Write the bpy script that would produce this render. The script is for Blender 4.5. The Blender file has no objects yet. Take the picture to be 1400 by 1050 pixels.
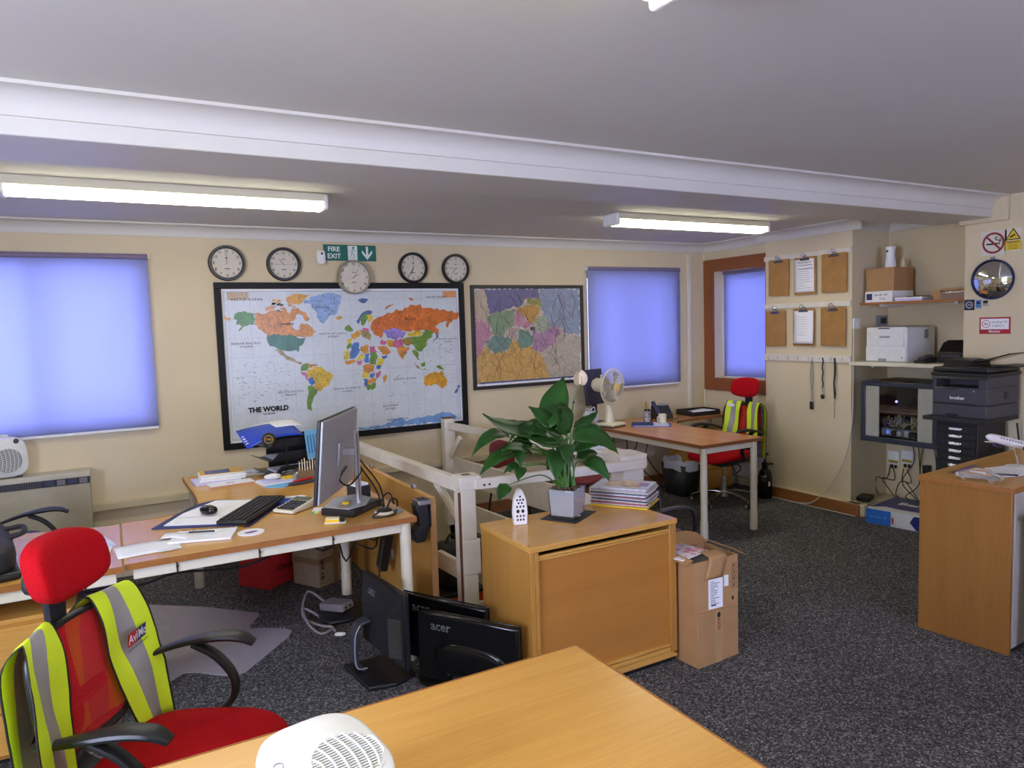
import bpy, math, random
from math import sin, cos, pi, radians as RD
from mathutils import Matrix, Vector
random.seed(7)
sc = bpy.context.scene
COL = sc.collection
# ---------------------------------------------------------------- camera
cd = bpy.data.cameras.new('camera'); cam = bpy.data.objects.new('camera', cd); COL.objects.link(cam)
cd.sensor_fit = 'HORIZONTAL'; cd.sensor_width = 36.0; cd.lens = 25.33; cd.clip_start = 0.05; cd.clip_end = 200
CR = (0.87165, -0.489146, -0.030969); CDN = (-0.066, -0.054531, -0.996328); CF = (0.485662, 0.870495, -0.079816)
cam.matrix_world = Matrix(((CR[0], -CDN[0], -CF[0], 0), (CR[1], -CDN[1], -CF[1], 0), (CR[2], -CDN[2], -CF[2], 1.65), (0, 0, 0, 1)))
sc.camera = cam
# ---------------------------------------------------------------- world and view
w = bpy.data.worlds.new('world'); sc.world = w; w.use_nodes = True
bg = w.node_tree.nodes['Background']; bg.inputs[0].default_value = (0.43, 0.49, 1.0, 1); bg.inputs[1].default_value = 14.0
sc.view_settings.view_transform = 'Standard'; sc.view_settings.look = 'None'
sc.view_settings.exposure = 0.85; sc.view_settings.gamma = 1.0; sc.view_settings.use_curve_mapping = False
LAMP = 9.2        # emission of the fluorescent diffusers
DAY = (46.0, (0.84, 0.93, 1.0))    # daylight entering by the window in the left wall
def area(name, loc, rot, sx, sy, e, c=(1, 1, 1)):
    l = bpy.data.lights.new(name, 'AREA'); l.shape = 'RECTANGLE'; l.size = sx; l.size_y = sy; l.energy = e; l.color = c
    o = bpy.data.objects.new(name, l); o.location = loc; o.rotation_euler = rot; COL.objects.link(o); return o
area('daylight', (-2.42, 0.9, 1.55), (0, RD(-100), 0), 1.1, 1.5, DAY[0], DAY[1])
area('daylight', (2.2, -2.42, 1.55), (RD(90), 0, 0), 1.5, 1.1, 9, (1.0, 0.94, 0.84))

# ---------------------------------------------------------------- helpers
def catmull(p, k):
    p = [Vector(q) for q in p]
    if len(p) < 3: return p
    o = []
    for i in range(len(p) - 1):
        a = p[max(i - 1, 0)]; b = p[i]; c = p[i + 1]; d = p[min(i + 2, len(p) - 1)]
        for j in range(k):
            t = j / k
            o.append(0.5 * ((2 * b) + (c - a) * t + (2 * a - 5 * b + 4 * c - d) * t * t + (3 * b - a - 3 * c + d) * t ** 3))
    o.append(p[-1]); return o
_tm = {}
def textmesh(s, size=1.0, off=0.0, sp=1.0):
    k = (s, off, sp)
    if k not in _tm:
        c = bpy.data.curves.new('t', 'FONT'); c.body = s; c.size = 1; c.offset = off; c.space_character = sp; c.resolution_u = 2
        c.align_x = 'CENTER'; c.align_y = 'CENTER'
        o = bpy.data.objects.new('t', c); COL.objects.link(o)
        m = bpy.data.meshes.new_from_object(o)
        _tm[k] = ([tuple(v.co) for v in m.vertices], [tuple(f.vertices) for f in m.polygons])
        bpy.data.objects.remove(o); bpy.data.curves.remove(c); bpy.data.meshes.remove(m)
    v, f = _tm[k]
    return [(x * size, y * size, 0) for x, y, z in v], f
FRONT = Matrix.Rotation(pi / 2, 4, 'X')      # xy drawing -> upright, facing -y
class MB:
    def __init__(s): s.v = []; s.f = []; s.m = []; s.T = None
    def add(s, vs, fs, mi=0, M=None):
        n = len(s.v)
        for v in vs:
            v = Vector(v)
            if M is not None: v = M @ v
            if s.T is not None: v = s.T @ v
            s.v.append(tuple(v))
        for f in fs: s.f.append(tuple(i + n for i in f)); s.m.append(mi)
        return s
    def bx(s, x0, x1, y0, y1, z0, z1, mi=0, M=None):
        vs = [(x0, y0, z0), (x1, y0, z0), (x1, y1, z0), (x0, y1, z0), (x0, y0, z1), (x1, y0, z1), (x1, y1, z1), (x0, y1, z1)]
        return s.add(vs, [(0, 3, 2, 1), (4, 5, 6, 7), (0, 1, 5, 4), (1, 2, 6, 5), (2, 3, 7, 6), (3, 0, 4, 7)], mi, M)
    def bc(s, c, d, rz=0, rx=0, ry=0, mi=0):
        M = Matrix.Translation(c) @ Matrix.Rotation(rz, 4, 'Z') @ Matrix.Rotation(ry, 4, 'Y') @ Matrix.Rotation(rx, 4, 'X')
        return s.bx(-d[0] / 2, d[0] / 2, -d[1] / 2, d[1] / 2, -d[2] / 2, d[2] / 2, mi, M)
    def beam(s, a, b, wd, ht, mi=0, up=(0, 0, 1)):
        a = Vector(a); b = Vector(b); t = (b - a); L = t.length; t.normalize(); u = Vector(up)
        x = t.cross(u).normalized(); u = x.cross(t)
        M = Matrix(((x[0], t[0], u[0], a[0]), (x[1], t[1], u[1], a[1]), (x[2], t[2], u[2], a[2]), (0, 0, 0, 1)))
        return s.bx(-wd / 2, wd / 2, 0, L, -ht / 2, ht / 2, mi, M)
    def cyl(s, a, b, r0, r1=None, n=16, mi=0):
        if r1 is None: r1 = r0
        return s.tube([a, b], [r0, r1], n, mi, sm=0)
    def tube(s, pts, r, n=8, mi=0, sm=4, cap=True):
        k = len(pts); rr = r if isinstance(r, (list, tuple)) else [r] * k
        if sm and k > 2:
            P = catmull(pts, sm); R = [rr[min(int(i / sm), k - 1)] + (rr[min(int(i / sm) + 1, k - 1)] - rr[min(int(i / sm), k - 1)]) * ((i % sm) / sm) for i in range(len(P))]
        else: P = [Vector(p) for p in pts]; R = rr
        vs = []; fs = []; nrm = None
        for i, p in enumerate(P):
            t = (P[min(i + 1, len(P) - 1)] - P[max(i - 1, 0)])
            if t.length < 1e-9: t = Vector((0, 0, 1))
            t.normalize()
            if nrm is None:
                nrm = t.orthogonal().normalized()
            else:
                nrm = (nrm - t * nrm.dot(t))
                nrm = nrm.normalized() if nrm.length > 1e-6 else t.orthogonal().normalized()
            b = t.cross(nrm)
            for j in range(n):
                a = 2 * pi * j / n; vs.append(p + (nrm * cos(a) + b * sin(a)) * R[i])
        for i in range(len(P) - 1):
            for j in range(n):
                j2 = (j + 1) % n; fs.append((i * n + j, i * n + j2, (i + 1) * n + j2, (i + 1) * n + j))
        if cap: fs.append(tuple(range(n))[::-1]); fs.append(tuple((len(P) - 1) * n + j for j in range(n)))
        return s.add(vs, fs, mi)
    def sweep(s, pts, wd, ht, side=(0, 1, 0), n=12, mi=0, sm=4, e=0.7):
        k = len(pts); W = wd if isinstance(wd, (list, tuple)) else [wd] * k; Hh = ht if isinstance(ht, (list, tuple)) else [ht] * k
        P = catmull(pts, sm); vs = []; fs = []
        for i, p in enumerate(P):
            a = min(i // sm, k - 1); b = min(a + 1, k - 1); f = (i % sm) / sm
            w_ = W[a] * (1 - f) + W[b] * f; h_ = Hh[a] * (1 - f) + Hh[b] * f
            t = (P[min(i + 1, len(P) - 1)] - P[max(i - 1, 0)]).normalized(); x = Vector(side); x = (x - t * x.dot(t)).normalized(); u = t.cross(x)
            for j in range(n):
                q = 2 * pi * j / n; c_ = cos(q); s_ = sin(q)
                vs.append(p + x * (abs(c_) ** e * (1 if c_ > 0 else -1)) * w_ / 2 + u * (abs(s_) ** e * (1 if s_ > 0 else -1)) * h_ / 2)
        for i in range(len(P) - 1):
            for j in range(n):
                j2 = (j + 1) % n; fs.append((i * n + j, i * n + j2, (i + 1) * n + j2, (i + 1) * n + j))
        fs.append(tuple(range(n))[::-1]); fs.append(tuple((len(P) - 1) * n + j for j in range(n)))
        return s.add(vs, fs, mi)
    def prism(s, poly, z0, z1, mi=0, M=None):
        n = len(poly)
        a = sum(poly[i][0] * poly[(i + 1) % n][1] - poly[(i + 1) % n][0] * poly[i][1] for i in range(n))
        if a < 0: poly = poly[::-1]
        vs = [(x, y, z0) for x, y in poly] + [(x, y, z1) for x, y in poly]
        fs = [tuple(range(n))[::-1], tuple(range(n, 2 * n))] + [(i, (i + 1) % n, (i + 1) % n + n, i + n) for i in range(n)]
        return s.add(vs, fs, mi, M)
    def lathe(s, prof, c=(0, 0, 0), n=24, mi=0, M=None):
        vs = []; fs = []; k = len(prof)
        for r, z in prof:
            for j in range(n):
                a = 2 * pi * j / n; vs.append((c[0] + r * cos(a), c[1] + r * sin(a), c[2] + z))
        for i in range(k - 1):
            for j in range(n):
                j2 = (j + 1) % n; fs.append((i * n + j, i * n + j2, (i + 1) * n + j2, (i + 1) * n + j))
        if prof[0][0] > 1e-6 and prof[-1][0] < 1e-6: fs.append(tuple(range(n))[::-1])
        if prof[-1][0] > 1e-6 and prof[0][0] < 1e-6: fs.append(tuple((k - 1) * n + j for j in range(n)))
        return s.add(vs, fs, mi, M)
    def sup(s, c, r, e=0.6, nu=20, nv=12, mi=0, M=None, e2=None, fn=None):
        e2 = e if e2 is None else e2; vs = []; fs = []
        pw = lambda v, q: (abs(v) ** q) * (1 if v >= 0 else -1)
        for i in range(nv + 1):
            ph = -pi / 2 + pi * i / nv
            for j in range(nu):
                th = 2 * pi * j / nu
                p = Vector((r[0] * pw(cos(ph), e2) * pw(cos(th), e), r[1] * pw(cos(ph), e2) * pw(sin(th), e), r[2] * pw(sin(ph), e2)))
                if fn: p = Vector(fn(p))
                vs.append(p + Vector(c))
        for i in range(nv):
            for j in range(nu):
                j2 = (j + 1) % nu; fs.append((i * nu + j, i * nu + j2, (i + 1) * nu + j2, (i + 1) * nu + j))
        return s.add(vs, fs, mi, M)
    def grid(s, fn, nu, nv, mf=None, M=None):
        vs = [fn(i / nu, j / nv) for i in range(nu + 1) for j in range(nv + 1)]; n = len(s.v)
        s.add(vs, [], 0, M)
        for i in range(nu):
            for j in range(nv):
                a = i * (nv + 1) + j; s.f.append((n + a, n + a + 1, n + a + nv + 2, n + a + nv + 1)); s.m.append(mf(i, j) if mf else 0)
        return s
    def text(s, t, size, loc=(0, 0, 0), M=FRONT, mi=0, off=0.0, sp=1.0):
        vs, fs = textmesh(t, size, off, sp)
        return s.add(vs, fs, mi, Matrix.Translation(loc) @ M)
    def build(s, name, mats, parent=None, loc=None, rz=0, rot=None, bevel=0, seg=2, smooth=True, solid=0, sub=0, ang=40, kind=None, label=None):
        me = bpy.data.meshes.new(name); me.from_pydata(s.v, [], s.f)
        if not isinstance(mats, (list, tuple)): mats = [mats]
        for m in mats: me.materials.append(m)
        me.polygons.foreach_set('material_index', s.m); me.update(); me.validate()
        if smooth:
            me.shade_smooth()
            try: me.set_sharp_from_angle(angle=RD(ang))
            except Exception: pass
        o = bpy.data.objects.new(name, me); COL.objects.link(o)
        if parent: o.parent = parent
        if loc: o.location = loc
        if rot: o.rotation_euler = rot
        elif rz: o.rotation_euler = (0, 0, rz)
        if solid:
            md = o.modifiers.new('s', 'SOLIDIFY'); md.thickness = solid; md.offset = 0
        if bevel:
            md = o.modifiers.new('b', 'BEVEL'); md.width = bevel; md.segments = seg; md.limit_method = 'ANGLE'; md.angle_limit = RD(35); md.use_clamp_overlap = True
        if sub:
            md = o.modifiers.new('u', 'SUBSURF'); md.levels = sub; md.render_levels = sub
        if kind: o['kind'] = kind
        if label: o['label'] = label
        return o
def tag(o, label, cat, group=None):
    o['label'] = label; o['category'] = cat
    if group: o['group'] = group
    return o
def thing(name, label, cat, loc=(0, 0, 0), rz=0, group=None, rot=None):
    o = bpy.data.objects.new(name, None); COL.objects.link(o); o.empty_display_size = 0.05
    o.location = loc; o.rotation_euler = rot if rot else (0, 0, rz)
    return tag(o, label, cat, group)
def box(name, mats, dims, parent=None, loc=(0, 0, 0), rz=0, bevel=0.002, rot=None, kind=None, label=None):
    """box whose base centre is at loc"""
    return MB().bx(-dims[0] / 2, dims[0] / 2, -dims[1] / 2, dims[1] / 2, 0, dims[2]).build(name, mats, parent, loc, rz, rot, bevel, kind=kind, label=label)
def copytree(o, parent=None):
    c = o.copy(); COL.objects.link(c); c.parent = parent
    for ch in o.children: copytree(ch, c)
    return c

# ---------------------------------------------------------------- materials
def lin(r, g, b):
    f = lambda x: (x / 255 / 12.92) if x / 255 <= 0.04045 else ((x / 255 + 0.055) / 1.055) ** 2.4
    return (f(r), f(g), f(b), 1)
_mc = {}
def mat(name, rgb, rough=0.5, metal=0.0, var=0.0, scale=20.0, bump=0.0, bscale=200.0, trans=0.0, alpha=1.0, emit=None, spec=0.5, stretch=None, sheen=0):
    if name in _mc: return _mc[name]
    m = bpy.data.materials.new(name); m.use_nodes = True; nt = m.node_tree; N = nt.nodes; L = nt.links; p = N['Principled BSDF']
    col = lin(*rgb); p.inputs['Roughness'].default_value = rough; p.inputs['Metallic'].default_value = metal
    p.inputs['Specular IOR Level'].default_value = spec; p.inputs['Base Color'].default_value = col
    tc = N.new('ShaderNodeTexCoord'); mp = N.new('ShaderNodeMapping'); L.new(tc.outputs['Object'], mp.inputs[0])
    if stretch: mp.inputs['Scale'].default_value = stretch
    v = var if var else 0.05
    nz = N.new('ShaderNodeTexNoise'); nz.inputs['Scale'].default_value = scale; nz.inputs['Detail'].default_value = 4; L.new(mp.outputs[0], nz.inputs['Vector'])
    rp = N.new('ShaderNodeValToRGB'); rp.color_ramp.elements[0].position = 0.3; rp.color_ramp.elements[1].position = 0.7
    rp.color_ramp.elements[0].color = tuple(c * (1 - v) for c in col[:3]) + (1,); rp.color_ramp.elements[1].color = tuple(min(1, c * (1 + v)) for c in col[:3]) + (1,)
    L.new(nz.outputs['Fac'], rp.inputs[0]); L.new(rp.outputs[0], p.inputs['Base Color'])
    if bump:
        n2 = N.new('ShaderNodeTexNoise'); n2.inputs['Scale'].default_value = bscale; n2.inputs['Detail'].default_value = 3; L.new(mp.outputs[0], n2.inputs['Vector'])
        b = N.new('ShaderNodeBump'); b.inputs['Strength'].default_value = bump; b.inputs['Distance'].default_value = 0.002; L.new(n2.outputs['Fac'], b.inputs['Height']); L.new(b.outputs[0], p.inputs['Normal'])
    if trans: p.inputs['Transmission Weight'].default_value = trans
    if alpha < 1: p.inputs['Alpha'].default_value = alpha
    if sheen: p.inputs['Sheen Weight'].default_value = sheen
    if emit:
        p.inputs['Emission Color'].default_value = (emit[0], emit[1], emit[2], 1); p.inputs['Emission Strength'].default_value = emit[3]
    _mc[name] = m; return m
def wood(name, base, dark, axis=0, rough=0.24, fine=55, amt=0.5):
    if name in _mc: return _mc[name]
    m = bpy.data.materials.new(name); m.use_nodes = True; nt = m.node_tree; N = nt.nodes; L = nt.links; p = N['Principled BSDF']
    tc = N.new('ShaderNodeTexCoord'); mp = N.new('ShaderNodeMapping'); L.new(tc.outputs['Object'], mp.inputs[0])
    sc3 = [1, 1, 1]; sc3[axis] = 0.035; mp.inputs['Scale'].default_value = sc3
    n1 = N.new('ShaderNodeTexNoise'); n1.inputs['Scale'].default_value = fine * 3; n1.inputs['Detail'].default_value = 5; n1.inputs['Roughness'].default_value = 0.7
    n2 = N.new('ShaderNodeTexNoise'); n2.inputs['Scale'].default_value = fine / 5; n2.inputs['Detail'].default_value = 3
    L.new(mp.outputs[0], n1.inputs['Vector']); L.new(mp.outputs[0], n2.inputs['Vector'])
    mx = N.new('ShaderNodeMath'); mx.operation = 'MULTIPLY_ADD'; mx.inputs[1].default_value = 0.55; L.new(n1.outputs['Fac'], mx.inputs[0])
    m3 = N.new('ShaderNodeMath'); m3.operation = 'MULTIPLY'; m3.inputs[1].default_value = 0.45; L.new(n2.outputs['Fac'], m3.inputs[0]); L.new(m3.outputs[0], mx.inputs[2])
    rp = N.new('ShaderNodeValToRGB'); rp.color_ramp.elements[0].position = 0.36; rp.color_ramp.elements[1].position = 0.6
    c0 = lin(*dark); c1 = lin(*base); rp.color_ramp.elements[0].color = tuple(c1[i] * (1 - amt) + c0[i] * amt for i in range(3)) + (1,); rp.color_ramp.elements[1].color = c1
    L.new(mx.outputs[0], rp.inputs[0]); L.new(rp.outputs[0], p.inputs['Base Color']); p.inputs['Roughness'].default_value = rough
    b = N.new('ShaderNodeBump'); b.inputs['Strength'].default_value = 0.06; b.inputs['Distance'].default_value = 0.001; L.new(n1.outputs['Fac'], b.inputs['Height']); L.new(b.outputs[0], p.inputs['Normal'])
    _mc[name] = m; return m
def carpet():
    m = bpy.data.materials.new('carpet'); m.use_nodes = True; nt = m.node_tree; N = nt.nodes; L = nt.links; p = N['Principled BSDF']
    tc = N.new('ShaderNodeTexCoord')
    vo = N.new('ShaderNodeTexVoronoi'); vo.inputs['Scale'].default_value = 150; vo.inputs['Randomness'].default_value = 1; L.new(tc.outputs['Object'], vo.inputs['Vector'])
    sx = N.new('ShaderNodeSeparateColor'); L.new(vo.outputs['Color'], sx.inputs[0])
    n2 = N.new('ShaderNodeTexNoise'); n2.inputs['Scale'].default_value = 1.4; n2.inputs['Detail'].default_value = 3; L.new(tc.outputs['Object'], n2.inputs['Vector'])
    rp = N.new('ShaderNodeValToRGB'); e = rp.color_ramp.elements; e[0].position = 0.0; e[0].color = (0.032, 0.031, 0.032, 1); e[1].position = 1.0; e[1].color = (0.34, 0.33, 0.31, 1)
    k = e.new(0.45); k.color = (0.082, 0.08, 0.078, 1); k = e.new(0.8); k.color = (0.15, 0.145, 0.14, 1); L.new(sx.outputs[0], rp.inputs[0])
    mx = N.new('ShaderNodeMixRGB'); mx.blend_type = 'MULTIPLY'; mx.inputs[0].default_value = 0.6
    r2 = N.new('ShaderNodeValToRGB'); r2.color_ramp.elements[0].color = (0.75, 0.74, 0.76, 1); r2.color_ramp.elements[1].color = (1, 1, 1, 1); r2.color_ramp.elements[0].position = 0.35; r2.color_ramp.elements[1].position = 0.6
    L.new(n2.outputs['Fac'], r2.inputs[0]); L.new(rp.outputs[0], mx.inputs[1]); L.new(r2.outputs[0], mx.inputs[2]); L.new(mx.outputs[0], p.inputs['Base Color'])
    p.inputs['Roughness'].default_value = 0.95; p.inputs['Specular IOR Level'].default_value = 0.1
    return m
def glassm(name, rgb=(255, 255, 255), rough=0.02, thin=True, op=0.12):
    if name in _mc: return _mc[name]
    m = bpy.data.materials.new(name); m.use_nodes = True; nt = m.node_tree; N = nt.nodes; L = nt.links
    for n in list(N):
        if n.type != 'OUTPUT_MATERIAL': N.remove(n)
    out = [n for n in N if n.type == 'OUTPUT_MATERIAL'][0]
    a = N.new('ShaderNodeBsdfTransparent'); a.inputs[0].default_value = lin(*rgb); g = N.new('ShaderNodeBsdfGlossy'); g.inputs['Roughness'].default_value = rough
    f = N.new('ShaderNodeFresnel'); f.inputs[0].default_value = 1.45; ad = N.new('ShaderNodeMath'); ad.operation = 'ADD'; ad.inputs[1].default_value = op * 0.3; L.new(f.outputs[0], ad.inputs[0])
    x = N.new('ShaderNodeMixShader'); L.new(ad.outputs[0], x.inputs[0]); L.new(a.outputs[0], x.inputs[1]); L.new(g.outputs[0], x.inputs[2]); L.new(x.outputs[0], out.inputs[0])
    _mc[name] = m; return m
def translucent(name, rgb, k=0.6, holes=0.0, hs=700.0):
    m = bpy.data.materials.new(name); m.use_nodes = True; nt = m.node_tree; N = nt.nodes; L = nt.links
    for n in list(N):
        if n.type != 'OUTPUT_MATERIAL': N.remove(n)
    out = [n for n in N if n.type == 'OUTPUT_MATERIAL'][0]
    tc = N.new('ShaderNodeTexCoord'); nz = N.new('ShaderNodeTexNoise'); nz.inputs['Scale'].default_value = 90; L.new(tc.outputs['Object'], nz.inputs['Vector'])
    rp = N.new('ShaderNodeValToRGB'); c = lin(*rgb); rp.color_ramp.elements[0].color = tuple(q * 0.94 for q in c[:3]) + (1,); rp.color_ramp.elements[1].color = c; L.new(nz.outputs['Fac'], rp.inputs[0])
    a = N.new('ShaderNodeBsdfDiffuse'); b = N.new('ShaderNodeBsdfTranslucent'); L.new(rp.outputs[0], a.inputs[0]); L.new(rp.outputs[0], b.inputs[0])
    x = N.new('ShaderNodeMixShader'); x.inputs[0].default_value = k; L.new(a.outputs[0], x.inputs[1]); L.new(b.outputs[0], x.inputs[2])
    if holes:
        t = N.new('ShaderNodeBsdfTransparent'); y = N.new('ShaderNodeMixShader'); y.inputs[0].default_value = holes; L.new(x.outputs[0], y.inputs[1]); L.new(t.outputs[0], y.inputs[2]); L.new(y.outputs[0], out.inputs[0])
    else: L.new(x.outputs[0], out.inputs[0])
    return m
M_wall = mat('cream_wall_paint', (217, 201, 163), 0.75, var=0.04, scale=1.5, bump=0.25, bscale=9)
M_wall2 = mat('cream_skirt_paint', (206, 192, 156), 0.6, var=0.05, scale=6, bump=0.2, bscale=14)
M_ceil = mat('ceiling_paint', (212, 209, 198), 0.85, var=0.03, scale=1.2, bump=0.3, bscale=7)
M_gloss = mat('white_gloss_paint', (212, 208, 196), 0.45, var=0.02, scale=3)
M_cream = mat('cream_enamel', (224, 217, 190), 0.35, var=0.04, scale=5)
M_oldwhite = mat('aged_white_paint', (222, 214, 196), 0.5, var=0.08, scale=9, bump=0.3, bscale=40)
M_bare = mat('bare_timber', (110, 66, 44), 0.7, var=0.2, scale=12)
M_desk = wood('beech_desk_x', (212, 160, 80), (178, 124, 50), 0)
M_desky = wood('beech_desk_y', (208, 154, 76), (174, 120, 48), 1)
M_deskz = wood('beech_panel_z', (190, 138, 66), (158, 106, 42), 2)
M_edge = mat('beech_edge', (158, 100, 44), 0.4, var=0.12, scale=30)
M_brown = wood('stained_frame', (150, 88, 44), (112, 58, 26), 2, rough=0.45)
M_browny = wood('stained_frame_y', (150, 88, 44), (112, 58, 26), 1, rough=0.45)
M_skirt = wood('skirting_wood', (156, 100, 54), (104, 58, 30), 1, rough=0.5)
M_blk = mat('black_plastic', (26, 26, 28), 0.42, var=0.1, scale=60)
M_blkg = mat('gloss_black', (14, 14, 17), 0.12, var=0.05)
M_blks = mat('soft_black', (34, 34, 38), 0.65, var=0.12, scale=80, bump=0.2, bscale=300)
M_dgrey = mat('dark_grey_plastic', (62, 62, 68), 0.5, var=0.04)
M_grey = mat('mid_grey', (140, 142, 146), 0.45)
M_silver = mat('silver_plastic', (176, 176, 176), 0.38, metal=0.35)
M_chrome = mat('chrome', (225, 225, 228), 0.12, metal=1.0)
M_steel = mat('brushed_steel', (170, 170, 172), 0.35, metal=0.9)
M_white = mat('white_plastic', (236, 236, 232), 0.35)
M_paper = mat('paper', (240, 240, 240), 0.7, var=0.02, scale=20)
M_ink = mat('print_black', (22, 22, 24), 0.6)
M_inkg = mat('print_grey', (120, 122, 128), 0.6)
M_cable = mat('black_cable', (16, 16, 18), 0.5)
M_wcable = mat('white_cable', (215, 208, 190), 0.5)
M_red = mat('red_mesh_fabric', (176, 10, 22), 0.9, var=0.15, scale=160, bump=0.3, bscale=420, spec=0.15)
M_redseat = mat('red_seat_fabric', (164, 8, 18), 0.9, var=0.1, scale=60, bump=0.2, bscale=380, spec=0.15)
M_hv = mat('high_vis_yellow', (214, 240, 40), 0.6, var=0.05, scale=8, bump=0.3, bscale=30)
M_refl = mat('reflective_grey', (158, 158, 152), 0.45, metal=0.2, var=0.08, scale=15)
M_card = mat('cardboard', (176, 134, 88), 0.8, var=0.06, scale=12)
M_blue = mat('folder_blue', (24, 66, 190), 0.3)
M_maroon = mat('maroon_vinyl', (118, 40, 44), 0.5, var=0.08)
M_orange = mat('orange_plastic', (226, 74, 26), 0.5)
M_yel = mat('yellow', (236, 196, 40), 0.6)
M_lblue = mat('light_blue_paper', (120, 184, 222), 0.6)
M_navy = mat('navy', (30, 40, 92), 0.5)
M_clearp = glassm('clear_plastic', (236, 238, 240), 0.12, op=0.5)
M_pane = glassm('pane_glass', (250, 252, 255), 0.01)
M_lamp = mat('lamp_diffuser', (255, 252, 235), 0.5, emit=(1.0, 0.965, 0.77, LAMP))
M_mir = mat('mirror_surface', (235, 238, 240), 0.02, metal=1.0, var=0.001)

# ---------------------------------------------------------------- setting
ZC = 2.43; YB = 5.6; XR = 5.445
SX0, SX1, SY0, SY1 = 1.62, 2.47, 3.47, 5.6       # stair opening in the floor
XL, YF = -2.45, -2.45
f = MB()
for a in ((XL, SX0, YF, YB), (SX1, 6.1, YF, YB), (SX0, SX1, YF, SY0)): f.bx(a[0], a[1], a[2], a[3], -0.2, 0)
f.build('floor', carpet(), kind='structure', smooth=False)
s_ = MB(); s_.bx(SX0 - .02, SX0, SY0, 5.75, -2.2, -.005); s_.bx(SX1, SX1 + .02, SY0, 5.75, -2.2, -.005); s_.bx(SX0, SX1, SY0 - .02, SY0, -2.2, -.2); s_.bx(SX0 - .3, SX1 + .3, SY0 - .3, SY1 + .4, -2.4, -2.2)
s_.build('wall_stairwell', M_wall2, kind='structure', smooth=False)
MB().bx(XL, 6.1, YF, YB + .3, ZC, ZC + .1).build('ceiling', M_ceil, kind='structure', smooth=False)
W1 = (-1.20, 0.255, 1.045, 2.18); W2 = (3.965, 5.045, 1.05, 2.145)      # openings x0,x1,z0,z1
b = MB(); yb2 = YB + .3
b.bx(XL, W1[0], YB, yb2, 0.54, ZC); b.bx(W1[1], W2[0], YB, yb2, 0.54, ZC); b.bx(W2[1], 6.1, YB, yb2, 0.54, ZC)
for W in (W1, W2): b.bx(W[0], W[1], YB, yb2, 0.54, W[2]); b.bx(W[0], W[1], YB, yb2, W[3], ZC)
b.bx(XL, 6.1, YB + .03, yb2, -2.3, 0.54)
b.build('wall_back', M_wall, kind='structure', smooth=False)
MB().bx(XL, 4.9, YB - .03, YB + .03, 0.485, 0.54).build('trim_1', M_wall2, kind='structure', bevel=.006)
r = MB(); W3 = (4.78, 5.455, 1.06, 2.14)
r.bx(XR, 5.72, W3[1], YB, 0, ZC); r.bx(XR, 5.72, 4.71, W3[0], 0, ZC); r.bx(XR, 5.72, W3[0], W3[1], 0, W3[2]); r.bx(XR, 5.72, W3[0], W3[1], W3[3], ZC)
r.build('wall_right', M_wall, kind='structure', smooth=False)
MB().bx(5.35, 6.1, 3.82, 4.71, 0, ZC).build('wall_chimney', M_wall, kind='structure', smooth=False)
MB().bx(5.83, 6.1, 2.93, 3.82, 0, ZC).build('wall_alcove', M_wall, kind='structure', smooth=False)
MB().bx(5.35, 6.1, YF, 2.93, 0, ZC).build('wall_pillar', M_wall, kind='structure', smooth=False)
lw = MB(); lw.bx(XL - .2, XL, YF, .15, 0, ZC); lw.bx(XL - .2, XL, 1.65, yb2, 0, ZC); lw.bx(XL - .2, XL, .15, 1.65, 0, 1.0); lw.bx(XL - .2, XL, .15, 1.65, 2.1, ZC)
lw.build('wall_left', M_wall, kind='structure', smooth=False)
fw = MB(); fw.bx(XL, 1.45, YF - .2, YF, 0, ZC); fw.bx(2.95, 6.1, YF - .2, YF, 0, ZC); fw.bx(1.45, 2.95, YF - .2, YF, 0, 1.0); fw.bx(1.45, 2.95, YF - .2, YF, 2.1, ZC)
fw.build('wall_front', M_wall, kind='structure', smooth=False)
# cornices: quarter-cove profile swept along straight runs
def cornice(name, runs, drop=.085, out=.09, mat_=None):
    mb = MB()
    prof = [(0, -drop), (0.012, -drop), (0.014, -drop + .012)]
    for i in range(7):
        a = pi / 2 * i / 6; prof.append((0.014 + (out - .03) * (1 - cos(a)), -drop + .014 + (drop - .026) * sin(a)))
    prof += [(out, -.012), (out, 0), (0, 0)]
    for (x0, y0, x1, y1, nx, ny, zt) in runs:
        L = Vector((x1 - x0, y1 - y0, 0)); n = len(prof); vs = []
        for (bx_, by_) in ((x0, y0), (x1, y1)):
            for p in prof: vs.append((bx_ + nx * p[0], by_ + ny * p[0], zt + p[1]))
        fs = [(i, (i + 1) % n, n + (i + 1) % n, n + i) for i in range(n)] + [tuple(range(n)), tuple(range(n, 2 * n))[::-1]]
        mb.add(vs, fs)
    return mb.build(name, mat_ or M_gloss, kind='structure', ang=60)
cornice('trim_2', [(XL, YB, XR, YB, 0, -1, ZC)])
cornice('trim_3', [(XR, 4.71, XR, YB, -1, 0, ZC), (5.35, 3.73, 5.35, 4.8, -1, 0, ZC), (5.35, 3.82, 5.83, 3.82, 0, -1, ZC), (5.83, 2.93, 5.83, 3.82, -1, 0, ZC)])
# ceiling beam with its own cornice on the near side
BY0, BY1, BZ = 2.74, 3.14, 2.288
MB().bx(XL, 5.35, BY0, BY1, BZ, ZC).build('trim_4', M_gloss, kind='structure', bevel=.004)
cornice('trim_5', [(XL, BY0, 5.35, BY0, 0, -1, ZC)], drop=.085, out=.1)
MB().bx(5.31, 5.35, BY0 - .1, 2.96, BZ - .03, ZC).build('trim_6', M_wall, kind='structure', bevel=.01)
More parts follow.
